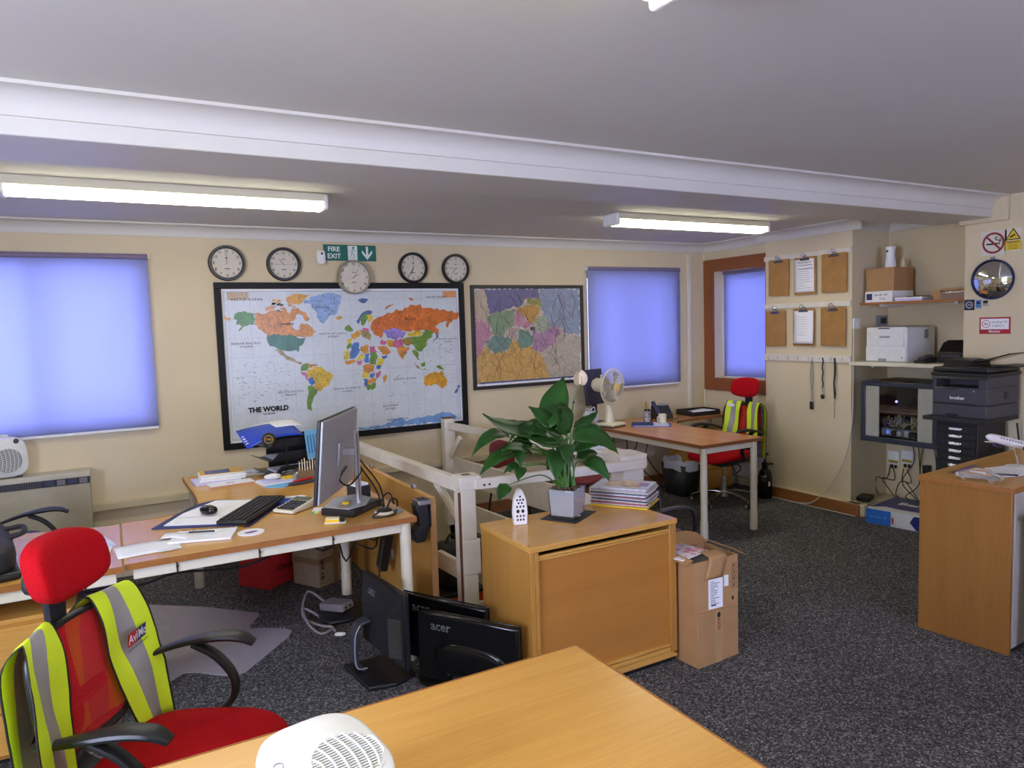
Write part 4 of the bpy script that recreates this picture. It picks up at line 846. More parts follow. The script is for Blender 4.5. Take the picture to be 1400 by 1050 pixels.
for y, z, w_, h_, c, lb in ((2.893, 1.700, .068, .075, (28, 34, 70), 'square navy sticker with a round badge at the pillar edge'), (2.832, 1.704, .036, .06, (96, 150, 200), 'small pale blue sticker in the middle of the three stickers'), (2.785, 1.708, .045, .06, (206, 196, 170), 'small cream sticker with a dark emblem below the mirror')):
    t = plate('sticker', y, z, w_, h_, c, lb, 'sticker')
    q = MB()
    if w_ > .06:
        q.lathe([(.024, .0034), (.024, .004), (.019, .004), (.019, .0034)], M=T, n=28); q.text('100', .02, (0, -.0042, 0))
    else: q.bx(-w_ * .35, w_ * .35, -.004, -.0034, -.002, h_ * .32); q.bx(-w_ * .35, w_ * .35, -.004, -.0034, -h_ * .25, -h_ * .17)
    q.build('print', mat('sticker_print', (206, 206, 210), .4) if w_ > .06 else (M_navy if c[0] < 150 else M_ink), t, smooth=False)
t = plate('member_sign', 2.722, 1.552, .2, .115, (176, 30, 50), 'white and red rectangular member sign below the mirror')
q = MB(); q.bx(-.09, .09, -.0042, -.0036, -.026, .047); q.text('Member', .022, (0, -.0044, -.041), off=.02); q.build('white_print', M_paper, t, smooth=False)
q = MB(); q.lathe([(.026, .0045), (.026, .0052), (.0225, .0052), (.0225, .0045)], M=Matrix.Translation((-.055, 0, .012)) @ T, n=32); q.text('fta', .024, (-.055, -.005, .012), off=.02); q.build('emblem', mat('sign_crimson', (176, 30, 50), .4), t, smooth=False)
MB().text('Leading UK', .022, (.032, -.005, .025)).text('Logistics', .022, (.022, -.005, .0)).build('lettering', mat('text_grey', (120, 110, 116), .5), t, smooth=False)
# ---------------------------------------------------------------- storage heater with fan heater on it
t = thing('storage_heater', 'beige storage heater under the left window with a dark slatted top strip', 'heater', (-.66, 5.52, .16))
MB().bx(-.5, .5, -.075, .075, 0, .555).build('body', mat('heater_beige', (176, 168, 142), .5), t, bevel=.006)
MB().bx(-.505, .505, -.082, .08, .595, .632).build('top_panel', mat('heater_top', (200, 194, 172), .5), t, bevel=.006)
MB().bx(-.5, .5, -.078, .07, .553, .597).build('grille_strip', mat('heater_dark', (54, 52, 60), .4), t)
g = MB()
for i in range(58): g.bx(-.49 + i * .0125, -.486 + i * .0125, -.0815, -.078, .556, .594)
g.build('grille_bars', mat('grille_grey', (96, 92, 100), .4), t)
for i in range(4): MB().bx(.255 + i * .062, .30 + i * .062, -.081, -.078, .558, .592).build('control_window', mat('heater_window%d' % (i % 2), ((70, 74, 96), (130, 126, 130))[i % 2], .3), t)
for x in (-.4, .4): MB().bx(x - .03, x + .03, -.06, .06, -.16, 0).build('foot', M_dgrey, t)
def fanheater(loc, rz, tilt, label):
    t = thing('fan_heater', label, 'heater', loc, rot=(tilt, 0, rz))
    M = Matrix.Translation((0, 0, .13)) @ Matrix.Rotation(pi / 2, 4, 'X')
    def outline(k):
        o = []
        for i in range(40):
            a = 2 * pi * i / 40; e = .62
            x = (abs(cos(a)) ** e) * (1 if cos(a) > 0 else -1); y = (abs(sin(a)) ** e) * (1 if sin(a) > 0 else -1)
            o.append((x * .122 * k * (1 - .06 * y), y * .128 * k))
        return o
    wm = mat('heater_white', (232, 232, 226), .35)
    vs = []; ks = [(.9, -.06), (.98, -.052), (1, -.035), (1, .03), (.97, .046), (.88, .054)]
    for k, z in ks: vs += [(x, y, z) for x, y in outline(k)]
    fs = [tuple(range(40))[::-1]]
    for i in range(len(ks) - 1): fs += [(i * 40 + j, i * 40 + (j + 1) % 40, (i + 1) * 40 + (j + 1) % 40, (i + 1) * 40 + j) for j in range(40)]
    fs.append(tuple(5 * 40 + j for j in range(40)))
    b = MB().add(vs, fs, 0, M); b.build('body', wm, t, ang=50)
    cx, cz, r = (.03, .088, .07) if tilt else (.01, .112, .078)
    MB().lathe([(0, .0), (r, 0), (r, .003), (0, .003)], c=(cx, cz - .13, .0545), M=M, n=40).build('grille_recess', mat('heater_shadow', (74, 72, 70), .6), t)
    g = MB()
    for i in range(-10, 11):
        y = i * .0072; hw = math.sqrt(max(0, r * r - y * y)); g.bx(cx - hw, cx + hw, -.0635, -.058, cz + y - .0013, cz + y + .0013)
    for i in range(-3, 4):
        x = i * .021; hh = math.sqrt(max(0, r * r - x * x)); pts = [(cx + x + .012 * (1 - (q / 6) ** 2) * 1, -.064, cz + hh * q / 6) for q in range(-6, 7)]
        pts = [(min(max(p[0], cx - r), cx + r), p[1], p[2]) for p in pts]; g.tube(pts, .0021, 6, sm=1)
    g.build('grille', wm, t)
    MB().lathe([(r + .004, 0), (r + .004, .008), (r, .01), (r - .003, .004), (r - .003, 0)], c=(cx, cz - .13, .053), M=M, n=48).build('grille_rim', wm, t)
    MB().lathe([(0, 0), (.017, 0), (.017, .004), (.013, .016), (0, .017)], c=((-.082, -.03, .05) if tilt else (.06, .1, .044)), M=M, n=24).build('knob', M_dgrey, t)
    MB().lathe([(.010, 0), (.010, .0014), (.0085, .0014), (.0085, 0)], c=((-.088, .015, .0547) if tilt else (-.088, -.01, .0547)), M=M, n=24).build('badge', M_grey, t)
    MB().bx(-.08, -.05, -.05, .05, 0, .012).bx(.05, .08, -.05, .05, 0, .012).build('feet', M_dgrey, t)
    MB().tube([(-.03, .03, .235), (-.025, .03, .262), (.025, .03, .262), (.03, .03, .235)], .007, 8).build('carry_handle', wm, t)
    return t
fanheater((-.615, 5.50, .795), .25, 0, 'white fan heater standing on the storage heater under the left window')
# ---------------------------------------------------------------- left desk
def tie(parent, x, y, z0, z1): MB().bx(x - .003, x + .003, y - .004, y + .002, z0, z1).bx(x - .004, x + .006, y - .009, y - .003, (z0 + z1) / 2, (z0 + z1) / 2 + .008).build('cable_tie', M_blk, parent)
t = thing('corner_desk', 'L-shaped beech corner desk carrying the silver monitor, near left', 'desk', (0, 0, 0))
poly = [(0, 3.29), (1.27, 3.29), (1.27, 5.14), (.37, 5.14), (.372, 5.0), (.385, 4.5), (.38, 4.3), (.35, 4.2), (.299, 4.13), (.235, 4.07), (.15, 4.05), (0, 4.05)]
MB().prism([(x, y) for x, y in poly], .705, .73).build('worktop', [M_desk], t, bevel=.003)
e = MB()
e.bx(.002, 1.272, 3.286, 3.2905, .7045, .7305); e.bx(1.2695, 1.273, 3.2905, 5.14, .7045, .7305)
pp = poly[3:]
for i in range(len(pp) - 1): e.beam((pp[i][0], pp[i][1], .7175), (pp[i + 1][0], pp[i + 1][1], .7175), .003, .026)
e.build('edge_band', M_edge, t)
MB().bx(.03, 1.2, 3.31, 3.345, .655, .704).build('frame_rail', M_cream, t, bevel=.004); MB().bx(1.2, 1.235, 3.34, 5.05, .655, .704).build('frame_rail', M_cream, t, bevel=.004)
MB().bx(.41, .44, 4.35, 5.05, .655, .704).build('frame_rail', M_cream, t, bevel=.004); MB().bx(.44, 1.2, 5.04, 5.07, .655, .704).build('frame_rail', M_cream, t, bevel=.004)
def leg(parent, x, y, r=.028, h=.703, m=None):
    MB().lathe([(0, 0), (r + .003, 0), (r + .003, .14), (r, .145), (r, h), (0, h)], c=(x, y, 0), n=24).build('leg', m or M_cream, parent)
leg(t, 1.225, 3.33); leg(t, .425, 5.07, m=mat('leg_beige', (186, 178, 152), .45)); leg(t, 1.22, 5.08, m=mat('leg_beige', (186, 178, 152), .45)); leg(t, 1.385 - .17, 4.4)
for x in (.03 + .165, .03 + .50, .03 + .83): tie(t, x, 3.309, .652, .706)
MB().lathe([(0, 0), (.036, 0), (.036, .004), (.03, .006), (0, .006)], c=(1.222, 3.44, .7305), n=28).build('cable_grommet', M_grey, t); MB().lathe([(0, 0), (.012, 0), (.012, .002), (0, .002)], c=(1.222, 3.44, .737), n=12).build('grommet_slot', M_dgrey, t)
t = thing('side_desk', 'beech desk wing joined at the left end of the corner desk, behind the red chair', 'desk', (0, 0, 0))
MB().prism([(-1.6, 3.27), (-.006, 3.27), (-.006, 4.04), (-.05, 4.03), (-.4, 4.12), (-1.6, 4.12)], .705, .73).build('worktop', M_desk, t, bevel=.003)
MB().bx(-1.6, -.006, 3.2665, 3.2705, .7045, .7305).build('edge_band', M_edge, t)
MB().bx(-1.55, -.03, 3.29, 3.325, .655, .704).build('frame_rail', M_cream, t, bevel=.004)
MB().bx(-1.55, -.06, 3.93, 3.95, .33, .70).build('modesty_panel', mat('panel_dark', (64, 56, 78), .5), t)
tie(t, -.14, 3.289, .652, .706); tie(t, -.62, 3.289, .652, .706)
for x in (-1.5, -.09): leg(t, x, 4.0)
t = thing('drawer_pedestal', 'beech drawer pedestal under the left desk wing behind the red chair', 'drawers', (-.40, 3.61, 0))
MB().bx(-.21, .21, -.28, .28, .03, .56).build('carcass', M_deskz, t, bevel=.002); MB().bx(-.215, .215, -.285, .285, .56, .58).build('top', M_desk, t, bevel=.003)
for i in range(3): MB().bx(-.2, .2, -.296, -.281, .05 + i * .17, .21 + i * .17).build('drawer', M_desk, t, bevel=.003)
for a in (-.17, .17):
    for c_ in (-.24, .24): MB().cyl((a, c_, 0), (a, c_, .03), .02).build('castor', M_blk, t)
o = MB().tube([(-.15, 3.36, .62), (.05, 3.40, .60), (.2, 3.37, .635), (.45, 3.40, .60), (.62, 3.36, .65)], .006, 6).build('cable', M_cable); tag(o, 'black cable looping below the front rail of the corner desk', 'cable')
# divider panel
t = thing('desk_screen', 'freestanding wooden panel between the corner desk and the stair balustrade', 'panel', (0, 0, 0))
MB().bx(1.415, 1.445, 3.46, 5.25, .02, .77).build('panel', M_desky, t, bevel=.002); MB().bx(1.413, 1.447, 3.456, 3.462, .02, .77).build('edging', mat('panel_edge', (198, 150, 96), .4), t)
for y in (3.6, 5.1): MB().bx(1.36, 1.5, y - .02, y + .02, 0, .02).build('foot', M_dgrey, t)
MB().bx(1.411, 1.4145, 4.05, 4.09, .28, .33).build('label', M_paper, t)
for y, z in ((3.72, .772), (4.45, .772)): MB().bx(1.42, 1.44, y - .02, y + .02, z - .001, z + .02).build('bracket', M_steel, t, bevel=.003)
t = thing('headset_cradle', 'angular black plastic holder with a metal rim hung on the wooden panel', 'holder', (1.405, 3.46, .62))
MB().prism([(-.045, .13), (.02, .13), (.03, .0), (.0, -.07), (-.05, -.07), (-.06, -.01), (-.03, .02)], -.04, .035, M=Matrix.Translation((-.035, 0, 0)) @ FRONT).build('body', M_blk, t, bevel=.006)
MB().bx(-.07, .0, -.045, .045, .125, .15).build('metal_rim', M_steel, t, bevel=.004); MB().bx(-.06, -.01, -.035, .035, .14, .152).build('recess', M_blk, t); MB().bx(-.0, .008, -.02, .02, .0, .14).build('hook', M_blk, t)
# ---------------------------------------------------------------- silver monitor, its base and box
def monitor(name, label, loc, rz, w_, h_, z0, tilt=0, roll=0, back=None, stand=True, group=None, logo=None, thick=.028, frame_=None):
    t = thing(name, label, 'monitor', loc, rz, group)
    return t
t = thing('monitor', 'silver-backed monitor on a pole stand seen from behind', 'monitor', (1.065, 3.56, .7755), RD(58))
# local: screen faces +y (world -x), back faces -y (world +x)
T = Matrix.Translation((-.027, .08, .2645)) @ Matrix.Rotation(RD(5.6), 4, 'X')
p = MB(); p.T = T; p.bx(-.302, .302, -.006, .006, -.197, .197).build('back_panel', M_silver, t, bevel=.003)
p = MB(); p.T = T; p.bx(-.305, .305, .0065, .024, -.2, .2).build('bezel', M_blk, t, bevel=.003)
p = MB(); p.T = T; p.bx(-.292, .292, .0242, .0252, -.186, .19).build('screen', M_blkg, t)
p = MB(); p.T = T; p.bx(-.06, .06, -.02, -.006, -.06, .06).build('mount_plate', M_silver, t, bevel=.004)
MB().bx(-.03, .02, .0, .09, .25, .285).build('arm', M_silver, t, bevel=.004)
MB().sweep([(0, -.005, .0), (0, -.005, .2), (0, -.005, .372)], .032, .026, side=(1, 0, 0), e=.6).build('pole', M_silver, t)
MB().bx(-.016, .016, -.014, -.01, .02, .36).build('pole_channel', M_dgrey, t)
MB().prism([(-.069, .155), (-.122, .016), (-.03, -.05), (.117, -.036), (.2, .06), (.12, .16)], -.007, .001).build('base_plate', M_silver, t, bevel=.002)
o = MB().tube([(1.03, 3.62, .96), (.985, 3.60, .90), (1.01, 3.52, .88), (1.08, 3.55, .93), (1.10, 3.6, .95)], .005, 6).build('cable', M_cable); tag(o, 'black cable curling behind the silver monitor', 'cable')
t = thing('dock', 'flat black box under the silver monitor base', 'device', (1.045, 3.60, .7305), RD(40))
MB().bx(-.13, .13, -.09, .1, 0, .036).build('body', M_blk, t, bevel=.004); MB().bx(-.05, .09, -.0925, -.09, .01, .024).build('port_strip', M_dgrey, t)
t = thing('sticky_notes', 'small clear tray of yellow and cream sticky notes in front of the black box', 'notes', (.905, 3.42, .7305), RD(-20))
MB().bx(-.05, .05, -.022, .022, 0, .004).build('tray', M_white, t); MB().bx(-.045, .02, -.018, .018, .004, .018).build('pad', M_yel, t); MB().bx(-.045, .02, -.018, .018, .018, .024).build('pad', mat('cream_pad', (236, 226, 180), .6), t); MB().bx(.022, .045, -.018, .018, .004, .018).build('clip', M_blk, t)
t = thing('speaker_box', 'small black cube with a white top behind the monitor pole', 'device', (1.16, 3.86, .7305), RD(15))
MB().bx(-.05, .05, -.045, .045, 0, .07).build('body', M_blks, t, bevel=.006); MB().bx(-.04, .04, -.035, .035, .07, .082).build('top_label', M_paper, t)
o = MB().sup((0, 0, .006), (.02, .014, .008), 1).build('eraser', M_yel, None, (1.0, 3.56, .777)); tag(o, 'crumpled yellow scrap on the monitor base', 'scrap')
t = thing('desk_grommet', 'white-rimmed round cable port with black cables beside the black box', 'cable port', (1.165, 3.45, .7305))
MB().lathe([(0, 0), (.05, 0), (.052, .006), (.046, .012), (0, .012)], n=32).build('rim', M_cream, t); MB().lathe([(0, .0122), (.042, .0122), (.03, .022), (0, .024)], n=24).build('cable_boss', M_blk, t)
for k, pts in enumerate(([(1.16, 3.46, .76), (1.17, 3.6, .83), (1.12, 3.66, .93), (1.08, 3.64, .97)], [(1.17, 3.47, .76), (1.20, 3.62, .84), (1.14, 3.7, .95), (1.10, 3.64, 1.0)], [(1.18, 3.45, .755), (1.2, 3.44, .80), (1.24, 3.47, .78), (1.25, 3.5, .742)], [(1.14, 3.44, .745), (1.08, 3.38, .737), (1.14, 3.35, .737), (1.2, 3.38, .738), (1.2, 3.43, .74)], [(1.16, 3.5, .756), (1.2, 3.56, .79), (1.235, 3.56, .8), (1.24, 3.52, .75)])):
    o = MB().tube(pts, .0045, 6).build('cable', M_cable); tag(o, 'black cable from the round cable port, ' + ['rising left of the pole', 'rising highest behind the pole', 'arching to the metal grommet', 'looping flat toward the front edge', 'arching low toward the panel'][k], 'cable', 'cables from the round cable port')
# ---------------------------------------------------------------- things on the corner desk
ZD = .7305
def flat(name, pts, th, m, label, cat, z=ZD, parent=None, group=None):
    cx = sum(p[0] for p in pts) / len(pts); cy = sum(p[1] for p in pts) / len(pts)
    o = MB().prism([(x - cx, y - cy) for x, y in pts], 0, th).build(name, m, parent, (cx, cy, z), smooth=False)
    if label: tag(o, label, cat, group)
    return o
t = thing('open_diary', 'open dark-backed diary with white pages under the black mouse', 'book', (.40, 3.93, ZD), 0)
MB().prism([(-.275, -.115), (.09, -.29), (.285, .195), (.06, .345), (-.03, .30), (-.16, .1)], 0, .006).build('cover', M_navy, t)
MB().prism([(-.22, -.10), (.10, -.265), (.265, .19), (.065, .31), (-.12, .1)], .006, .0095).build('pages', M_paper, t)
MB().beam((-.16, .02, .0102), (.17, -.14, .0102), .002, .0008).build('fold_line', M_grey, t)
t = thing('wire_notebook', 'open white wire-bound notebook at the desk front under the pen', 'book', (.335, 3.535, ZD), RD(-18))
MB().bx(-.14, .125, -.085, .09, 0, .010).build('pages', M_paper, t); MB().bx(-.142, .127, -.087, .092, -.0, .0015).build('cover', M_grey, t)
w_ = MB()
for i in range(22): w_.tube([(-.12 + i * .011, .085, .006), (-.12 + i * .011, .09, .014), (-.12 + i * .011, .097, .006)], .0012, 5, sm=2)
w_.build('wire_binding', M_dgrey, t)
MB().grid(lambda u, v: (-.19 + u * .16, -.02 + v * .09 - .04 * u, .0115 + .004 * sin(u * 5)), 6, 3).build('loose_sheet', M_paper, t, solid=.0006)
t = thing('pen', 'black and silver pen lying across the wire notebook', 'pen', (.33, 3.555, ZD + .0155), RD(-24))
MB().cyl((-.065, 0, .004), (.05, 0, .004), .0045, n=12).build('barrel', M_blk, t); MB().cyl((.05, 0, .004), (.07, 0, .004), .004, .003, n=12).build('button', M_chrome, t); MB().cyl((-.08, 0, .004), (-.065, 0, .004), .001, .004, n=12).build('tip', M_chrome, t)
t = thing('mouse', 'glossy black computer mouse on the open diary', 'mouse', (.395, 3.935, ZD + .0098), RD(30))
MB().sup((0, 0, .022), (.033, .055, .022), .9, e2=.8).build('body', M_blkg, t); MB().tube([(-.03, -.02, .026), (-.02, .0, .041), (0, .03, .042), (.02, .0, .041), (.03, -.02, .026)], .0016, 6).build('trim_ring', M_grey, t); MB().cyl((0, .03, .036), (0, .04, .036), .006).build('wheel', M_dgrey, t)
t = thing('keyboard', 'black keyboard resting over the diary and notebook', 'keyboard', (.60, 3.865, ZD + .0105), RD(58))
MB().bx(-.26, .26, -.075, .075, 0, .018).build('case', M_blk, t, bevel=.004)
k = MB()
for r_ in range(5):
    for c_ in range(17):
        if r_ == 0 and 3 < c_ < 10: continue
        x = -.245 + c_ * .0288; y = -.058 + r_ * .026; k.bx(x, x + .0245, y, y + .021, .018, .0235)
k.bx(-.245 + 4 * .0288, -.245 + 10 * .0288 - .004, -.058, -.037, .018, .0235)
k.build('keys', M_blks, t, bevel=.0015, seg=1)
o = flat('mouse_mat', [(.51, 3.59), (.535, 3.58), (.78, 3.99), (.76, 4.0)], .002, M_navy, 'dark blue mat edge showing beneath the keyboard', 'mat')
t = thing('calculator', 'beige desk calculator with dark keys behind the keyboard', 'calculator', (.795, 3.80, ZD + .0022), RD(38))
MB().prism([(-.09, .0), (.09, .0), (.09, .042), (-.09, .015)], -.065, .065, M=Matrix.Rotation(0, 4, 'X') @ FRONT).build('case', M_cream, t, bevel=.004)
kk = MB()
for r_ in range(4):
    for c_ in range(5): x = -.078 + c_ * .024; y = -.052 + r_ * .026; kk.bx(x, x + .019, y, y + .019, .0165 + (x + .09) * .15, .0225 + (x + .09) * .15)
kk.build('keys', M_dgrey, t); MB().bc((.066, 0, .043), (.032, .1, .006), ry=-.15).build('display', mat('lcd_grey', (96, 104, 90), .2), t)
t = thing('blue_pad', 'small blue notepad between the keyboard and the calculator', 'notepad', (.80, 3.985, ZD + .0022), RD(50)); MB().bx(-.06, .045, -.035, .035, 0, .009).build('pad', M_blue, t, bevel=.001); MB().bx(-.062, -.05, -.036, .036, .009, .012).build('binding', M_blk, t)
t = thing('marker', 'white marker pen lying behind the calculator', 'pen', (.845, 4.06, ZD + .0), RD(-15)); MB().cyl((-.07, 0, .008), (.05, 0, .008), .0075).build('barrel', M_white, t); MB().cyl((.05, 0, .008), (.07, 0, .008), .0055, .003).build('cap', M_white, t)
t = thing('coaster', 'round white coaster with a purple emblem at the desk edge', 'coaster', (.525, 3.478, ZD)); MB().lathe([(0, 0), (.06, 0), (.06, .003), (0, .003)], n=40).build('disc', M_paper, t); MB().prism([(-.03, -.012), (.03, -.008), (.024, .014), (-.026, .006)], .0031, .0036).prism([(-.02, -.02), (.01, -.018), (.012, -.012), (-.022, -.014)], .0031, .0036).build('emblem', mat('emblem_purple', (110, 70, 130), .5), t, smooth=False)
t = thing('index_tabs', 'white card of green, yellow and pink index tabs left of the monitor', 'notes', (.885, 3.68, ZD), RD(-22))
MB().bx(-.03, .05, -.04, .08, 0, .002).build('card', M_paper, t)
for i, c in enumerate(((70, 190, 110), (236, 226, 70), (240, 120, 60), (236, 70, 120))): MB().bx(-.03 + i * .02, -.012 + i * .02, -.045, -.0, .0021, .003).build('tab', mat('tab%d' % i, c, .5), t)
# papers on the wing
random.seed(2)
t = thing('paper_sheet', 'single printed sheet at the join of the two desk tops', 'papers', (.09, 3.49, ZD), RD(5)); MB().grid(lambda u, v: (-.12 + u * .25, -.1 + v * .2, .0015 + .001 * sin(u * 4)), 6, 4).build('sheet', M_paper, t, solid=.0008)
q = MB()
for i in range(9): q.bx(-.1, random.uniform(-.02, .11), -.08 + i * .018, -.0795 + i * .018, .0034, .0038)
q.build('print', mat('faint_print', (196, 200, 206), .6), t, smooth=False)
t = thing('business_card', 'small white card at the corner of the printed sheet', 'card', (.175, 3.41, ZD + .0035), RD(8)); MB().bx(-.045, .045, -.025, .025, 0, .0015).build('card', M_paper, t); MB().bx(-.03, .035, -.012, -.009, .0016, .0019).build('print', M_inkg, t)
for i, (x, y, rz, lb) in enumerate(((-.12, 3.70, .25, 'lilac sheet farthest back of the sheets beside the red headrest'), (-.125, 3.50, -.1, 'white sheet in the middle of the sheets beside the red headrest'), (-.15, 3.38, .15, 'white sheet at the front edge beside the red headrest'))):
    o = box('paper_sheet', mat('lilac_sheet', (210, 206, 236), .6) if i == 0 else M_paper, (.15, .2, .003), None, (x, y, ZD + i * .0032), rz=rz, bevel=0); tag(o, lb, 'papers')
# bag on the wing
t = thing('laptop_bag', 'soft black bag lying on the desk wing at the left edge', 'bag', (-.57, 3.60, ZD), RD(10))
MB().sup((0, 0, .07), (.17, .3, .07), .4, e2=.5).build('body', M_blks, t); MB().bx(-.17, .171, -.31, .31, .0, .03).build('base_flap', M_blk, t, bevel=.012)
MB().tube([(.13, -.1, .12), (.2, -.08, .13), (.21, .05, .13), (.13, .08, .12)], .011, 8).build('handle', M_blks, t); MB().bx(.168, .1735, -.1, -.04, .03, .042).build('label', M_paper, t)
# back portion of the desk: brochures, tray, stationery
t = thing('brochure', 'yellow and blue travel brochure on top of the pile at the desk corner', 'brochure', (.575, 4.93, ZD + .0425), RD(-4))
MB().bx(-.12, .14, -.09, .09, 0, .004).build('pages', M_paper, t); MB().bx(-.12, .14, -.09, .09, .0041, .0048).build('cover', mat('brochure_yellow', (232, 178, 40), .35), t); MB().bx(-.09, .06, -.06, .06, .0049, .0056).build('cover_photo', mat('brochure_photo', (60, 90, 160), .35, var=.5, scale=30), t)
for i, (x, y, rz, m_, lb, z) in enumerate(((.54, 4.86, .05, mat('lilac_sheet', (210, 206, 236), .6), 'lilac folder at the bottom of the brochure pile', 0), (.58, 4.89, -.06, M_white, 'white brochure second from the bottom of the pile', .0082), (.585, 4.9, -.02, M_paper, 'dark-edged booklet beneath the yellow brochure', .0166))):
    o = box('brochure', m_, (.27, .21, .0135), None, (x, y, ZD + z * 1.7), rz=rz, bevel=.001); tag(o, lb, 'brochure')
t = thing('booklet', 'white booklet with a red emblem lying in front of the brochure pile', 'booklet', (.60, 4.70, ZD), RD(6)); MB().bx(-.12, .14, -.06, .06, 0, .01).build('pages', M_paper, t, bevel=.001); MB().bx(-.02, .03, -.01, .015, .0101, .0106).build('emblem', mat('soft_red', (200, 130, 140), .5), t); MB().bx(-.122, .142, -.062, -.058, 0, .009).build('spine', mat('spine_tan', (196, 150, 120), .5), t)
t = thing('booklet', 'pale booklet lying behind the brochure pile beside the trays', 'booklet', (.76, 4.99, ZD), RD(12)); MB().bx(-.07, .07, -.1, .1, 0, .006).build('pages', M_paper, t); MB().bx(-.03, .02, -.01, .01, .0061, .0066).build('print', mat('soft_red', (200, 130, 140), .5), t)
# letter trays
t = thing('letter_trays', 'stack of three black letter trays with a blue folder on top', 'tray', (1.03, 4.90, ZD), RD(8))
for i in range(3):
    z = .01 + i * .088; dx = -.012 * i
    q = MB(); q.bx(-.17 + dx, .17 + dx, -.125, .125, z, z + .003)
    q.bx(-.12 + dx, .17 + dx, -.125, -.122, z + .003, z + .052); q.bx(-.12 + dx, .17 + dx, .122, .125, z + .003, z + .052); q.bx(.167 + dx, .17 + dx, -.122, .122, z + .003, z + .052)
    q.add([(-.17 + dx, -.125, z + .003), (-.12 + dx, -.125, z + .003), (-.12 + dx, -.125, z + .052)], [(0, 1, 2)]); q.bc((-.195 + dx, 0, z + .012), (.06, .24, .003), ry=.4)
    q.build('tray', M_blk, t)
    MB().bx(-.14 + dx, .15 + dx, -.1, .1, z + .004, z + .016).build('papers', M_paper, t)
for x in (-.08, .1):
    for y in (-.128, .128): MB().bx(x - .006, x + .006, y - .003, y + .003, 0, .235).build('riser', M_blk, t)
t = thing('plastic_folder', 'blue plastic folder with white contents drooping over the top letter tray', 'folder', (.955, 4.88, ZD + .235), rot=(RD(12), 0, RD(6)))
MB().grid(lambda u, v: (-.25 + u * .36, -.14 + v * .27, .03 + .028 * sin(u * 2.3) - .05 * max(0, .35 - u) * (1 - v) * 2), 10, 6).build('cover', M_blue, t, solid=.002)
MB().grid(lambda u, v: (-.14 + u * .30, .04 + v * .13, .034 + .028 * sin(u * 2.3) + .003 * v), 8, 4).build('sheets', M_paper, t, solid=.004)
bb = MB()
for i in range(4): bb.cyl((-.248, -.10 + i * .035, .028 - .03 * (1 - i / 4) * .4), (-.232, -.10 + i * .035, .034 - .03 * (1 - i / 4) * .4), .004, n=8)
bb.build('binding_rings', M_white, t)
t = thing('tape_measure', 'round black tape measure with a gold badge hanging at the tray corner', 'tape measure', (.855, 4.725, .985), rot=(0, 0, RD(-15)))
MB().lathe([(0, 0), (.038, 0), (.042, .006), (.042, .022), (.038, .028), (0, .028)], M=T0 if False else Matrix.Rotation(pi / 2, 4, 'X'), n=36).build('case', M_blk, t, ang=50)
q = MB(); R2_ = Matrix.Rotation(pi / 2, 4, 'X'); q.lathe([(.026, .0285), (.026, .0295), (.023, .0295), (.023, .0285)], M=R2_, n=32); q.text('TAPE', .014, (0, -.0296, 0), off=.02); q.build('badge', mat('gold', (214, 170, 60), .3, metal=.4), t)
t = thing('leaflet', 'light blue leaflet standing against the letter trays', 'leaflet', (1.17, 4.72, ZD + .10), rot=(RD(-8), 0, RD(22)))
t.scale = (1.25, 1, 1.25)
MB().bx(-.075, .08, -.001, .001, .0, .15).build('sheet', M_lblue, t)
q = MB()
for i in range(6): q.bx(-.065 + i * .018, -.057 + i * .018, -.0022, -.0014, .03, .125)
q.build('print', mat('leaflet_print', (60, 120, 170), .5), t)
t = thing('pen_pot', 'black pen pot crowded with pens behind the silver monitor', 'pot', (1.175, 4.55, ZD), 0)
MB().lathe([(0, 0), (.045, 0), (.045, .1), (.042, .1), (.042, .004), (0, .004)], n=24).build('cup', M_blk, t)
random.seed(4)
for i, c in enumerate(((190, 30, 40), (24, 24, 26), (236, 236, 230), (40, 80, 160), (200, 170, 60), (24, 24, 26), (120, 120, 120))):
    a = i * .9; MB().cyl((.02 * cos(a), .02 * sin(a), .006), (.042 * cos(a), .042 * sin(a), .15 + .02 * random.random()), .0045, n=8).build('pen', mat('pen%d' % i, c, .4), t)
t = thing('wrapped_bundle', 'dark item in crumpled clear plastic beside the letter trays', 'packet', (.985, 4.70, ZD), RD(-20)); random.seed(8)
MB().sup((0, 0, .022), (.065, .035, .02), .8).build('contents', mat('packet_navy', (34, 40, 66), .4), t)
MB().sup((0, 0, .028), (.085, .05, .028), .9, nu=22, nv=12, fn=lambda p: p * (1 + random.uniform(-.09, .09))).build('plastic_wrap', M_clearp, t, smooth=False)
o = MB().sup((0, 0, .018), (.05, .035, .018), 1, nu=18, nv=10, fn=lambda p: p * (1 + random.uniform(-.16, .12))).build('tissue', M_paper, None, (.845, 4.62, ZD + .0125), smooth=False); tag(o, 'crumpled white tissue on the papers in front of the trays', 'tissue')
t = thing('papers_stack', 'loose papers spread in front of the letter trays', 'papers', (.86, 4.60, ZD), RD(10)); MB().bx(-.11, .12, -.09, .09, 0, .006).build('sheet', M_paper, t); MB().bx(-.09, .1, -.08, .08, .006, .012).build('sheet', mat('lilac_sheet', (210, 206, 236), .6), t)
o = box('envelope', M_yel, (.12, .09, .004), None, (.96, 4.63, ZD + .0125), rz=.3, bevel=0); tag(o, 'yellow slip on the loose papers', 'envelope')
o = flat('leaflet', [(.76, 4.46), (.86, 4.38), (.96, 4.50), (.88, 4.57)], .003, M_lblue, 'light blue leaflet lying at the front of the loose papers', 'leaflet', z=ZD + .0)
t = thing('card_box', 'open box of cream record cards behind the monitor edge', 'box', (1.05, 4.50, ZD), RD(-12))
t.scale = (1.25, 1.2, 1.5)
MB().bx(-.06, .06, -.05, .05, 0, .05).build('box', mat('box_brown', (120, 96, 60), .6), t)
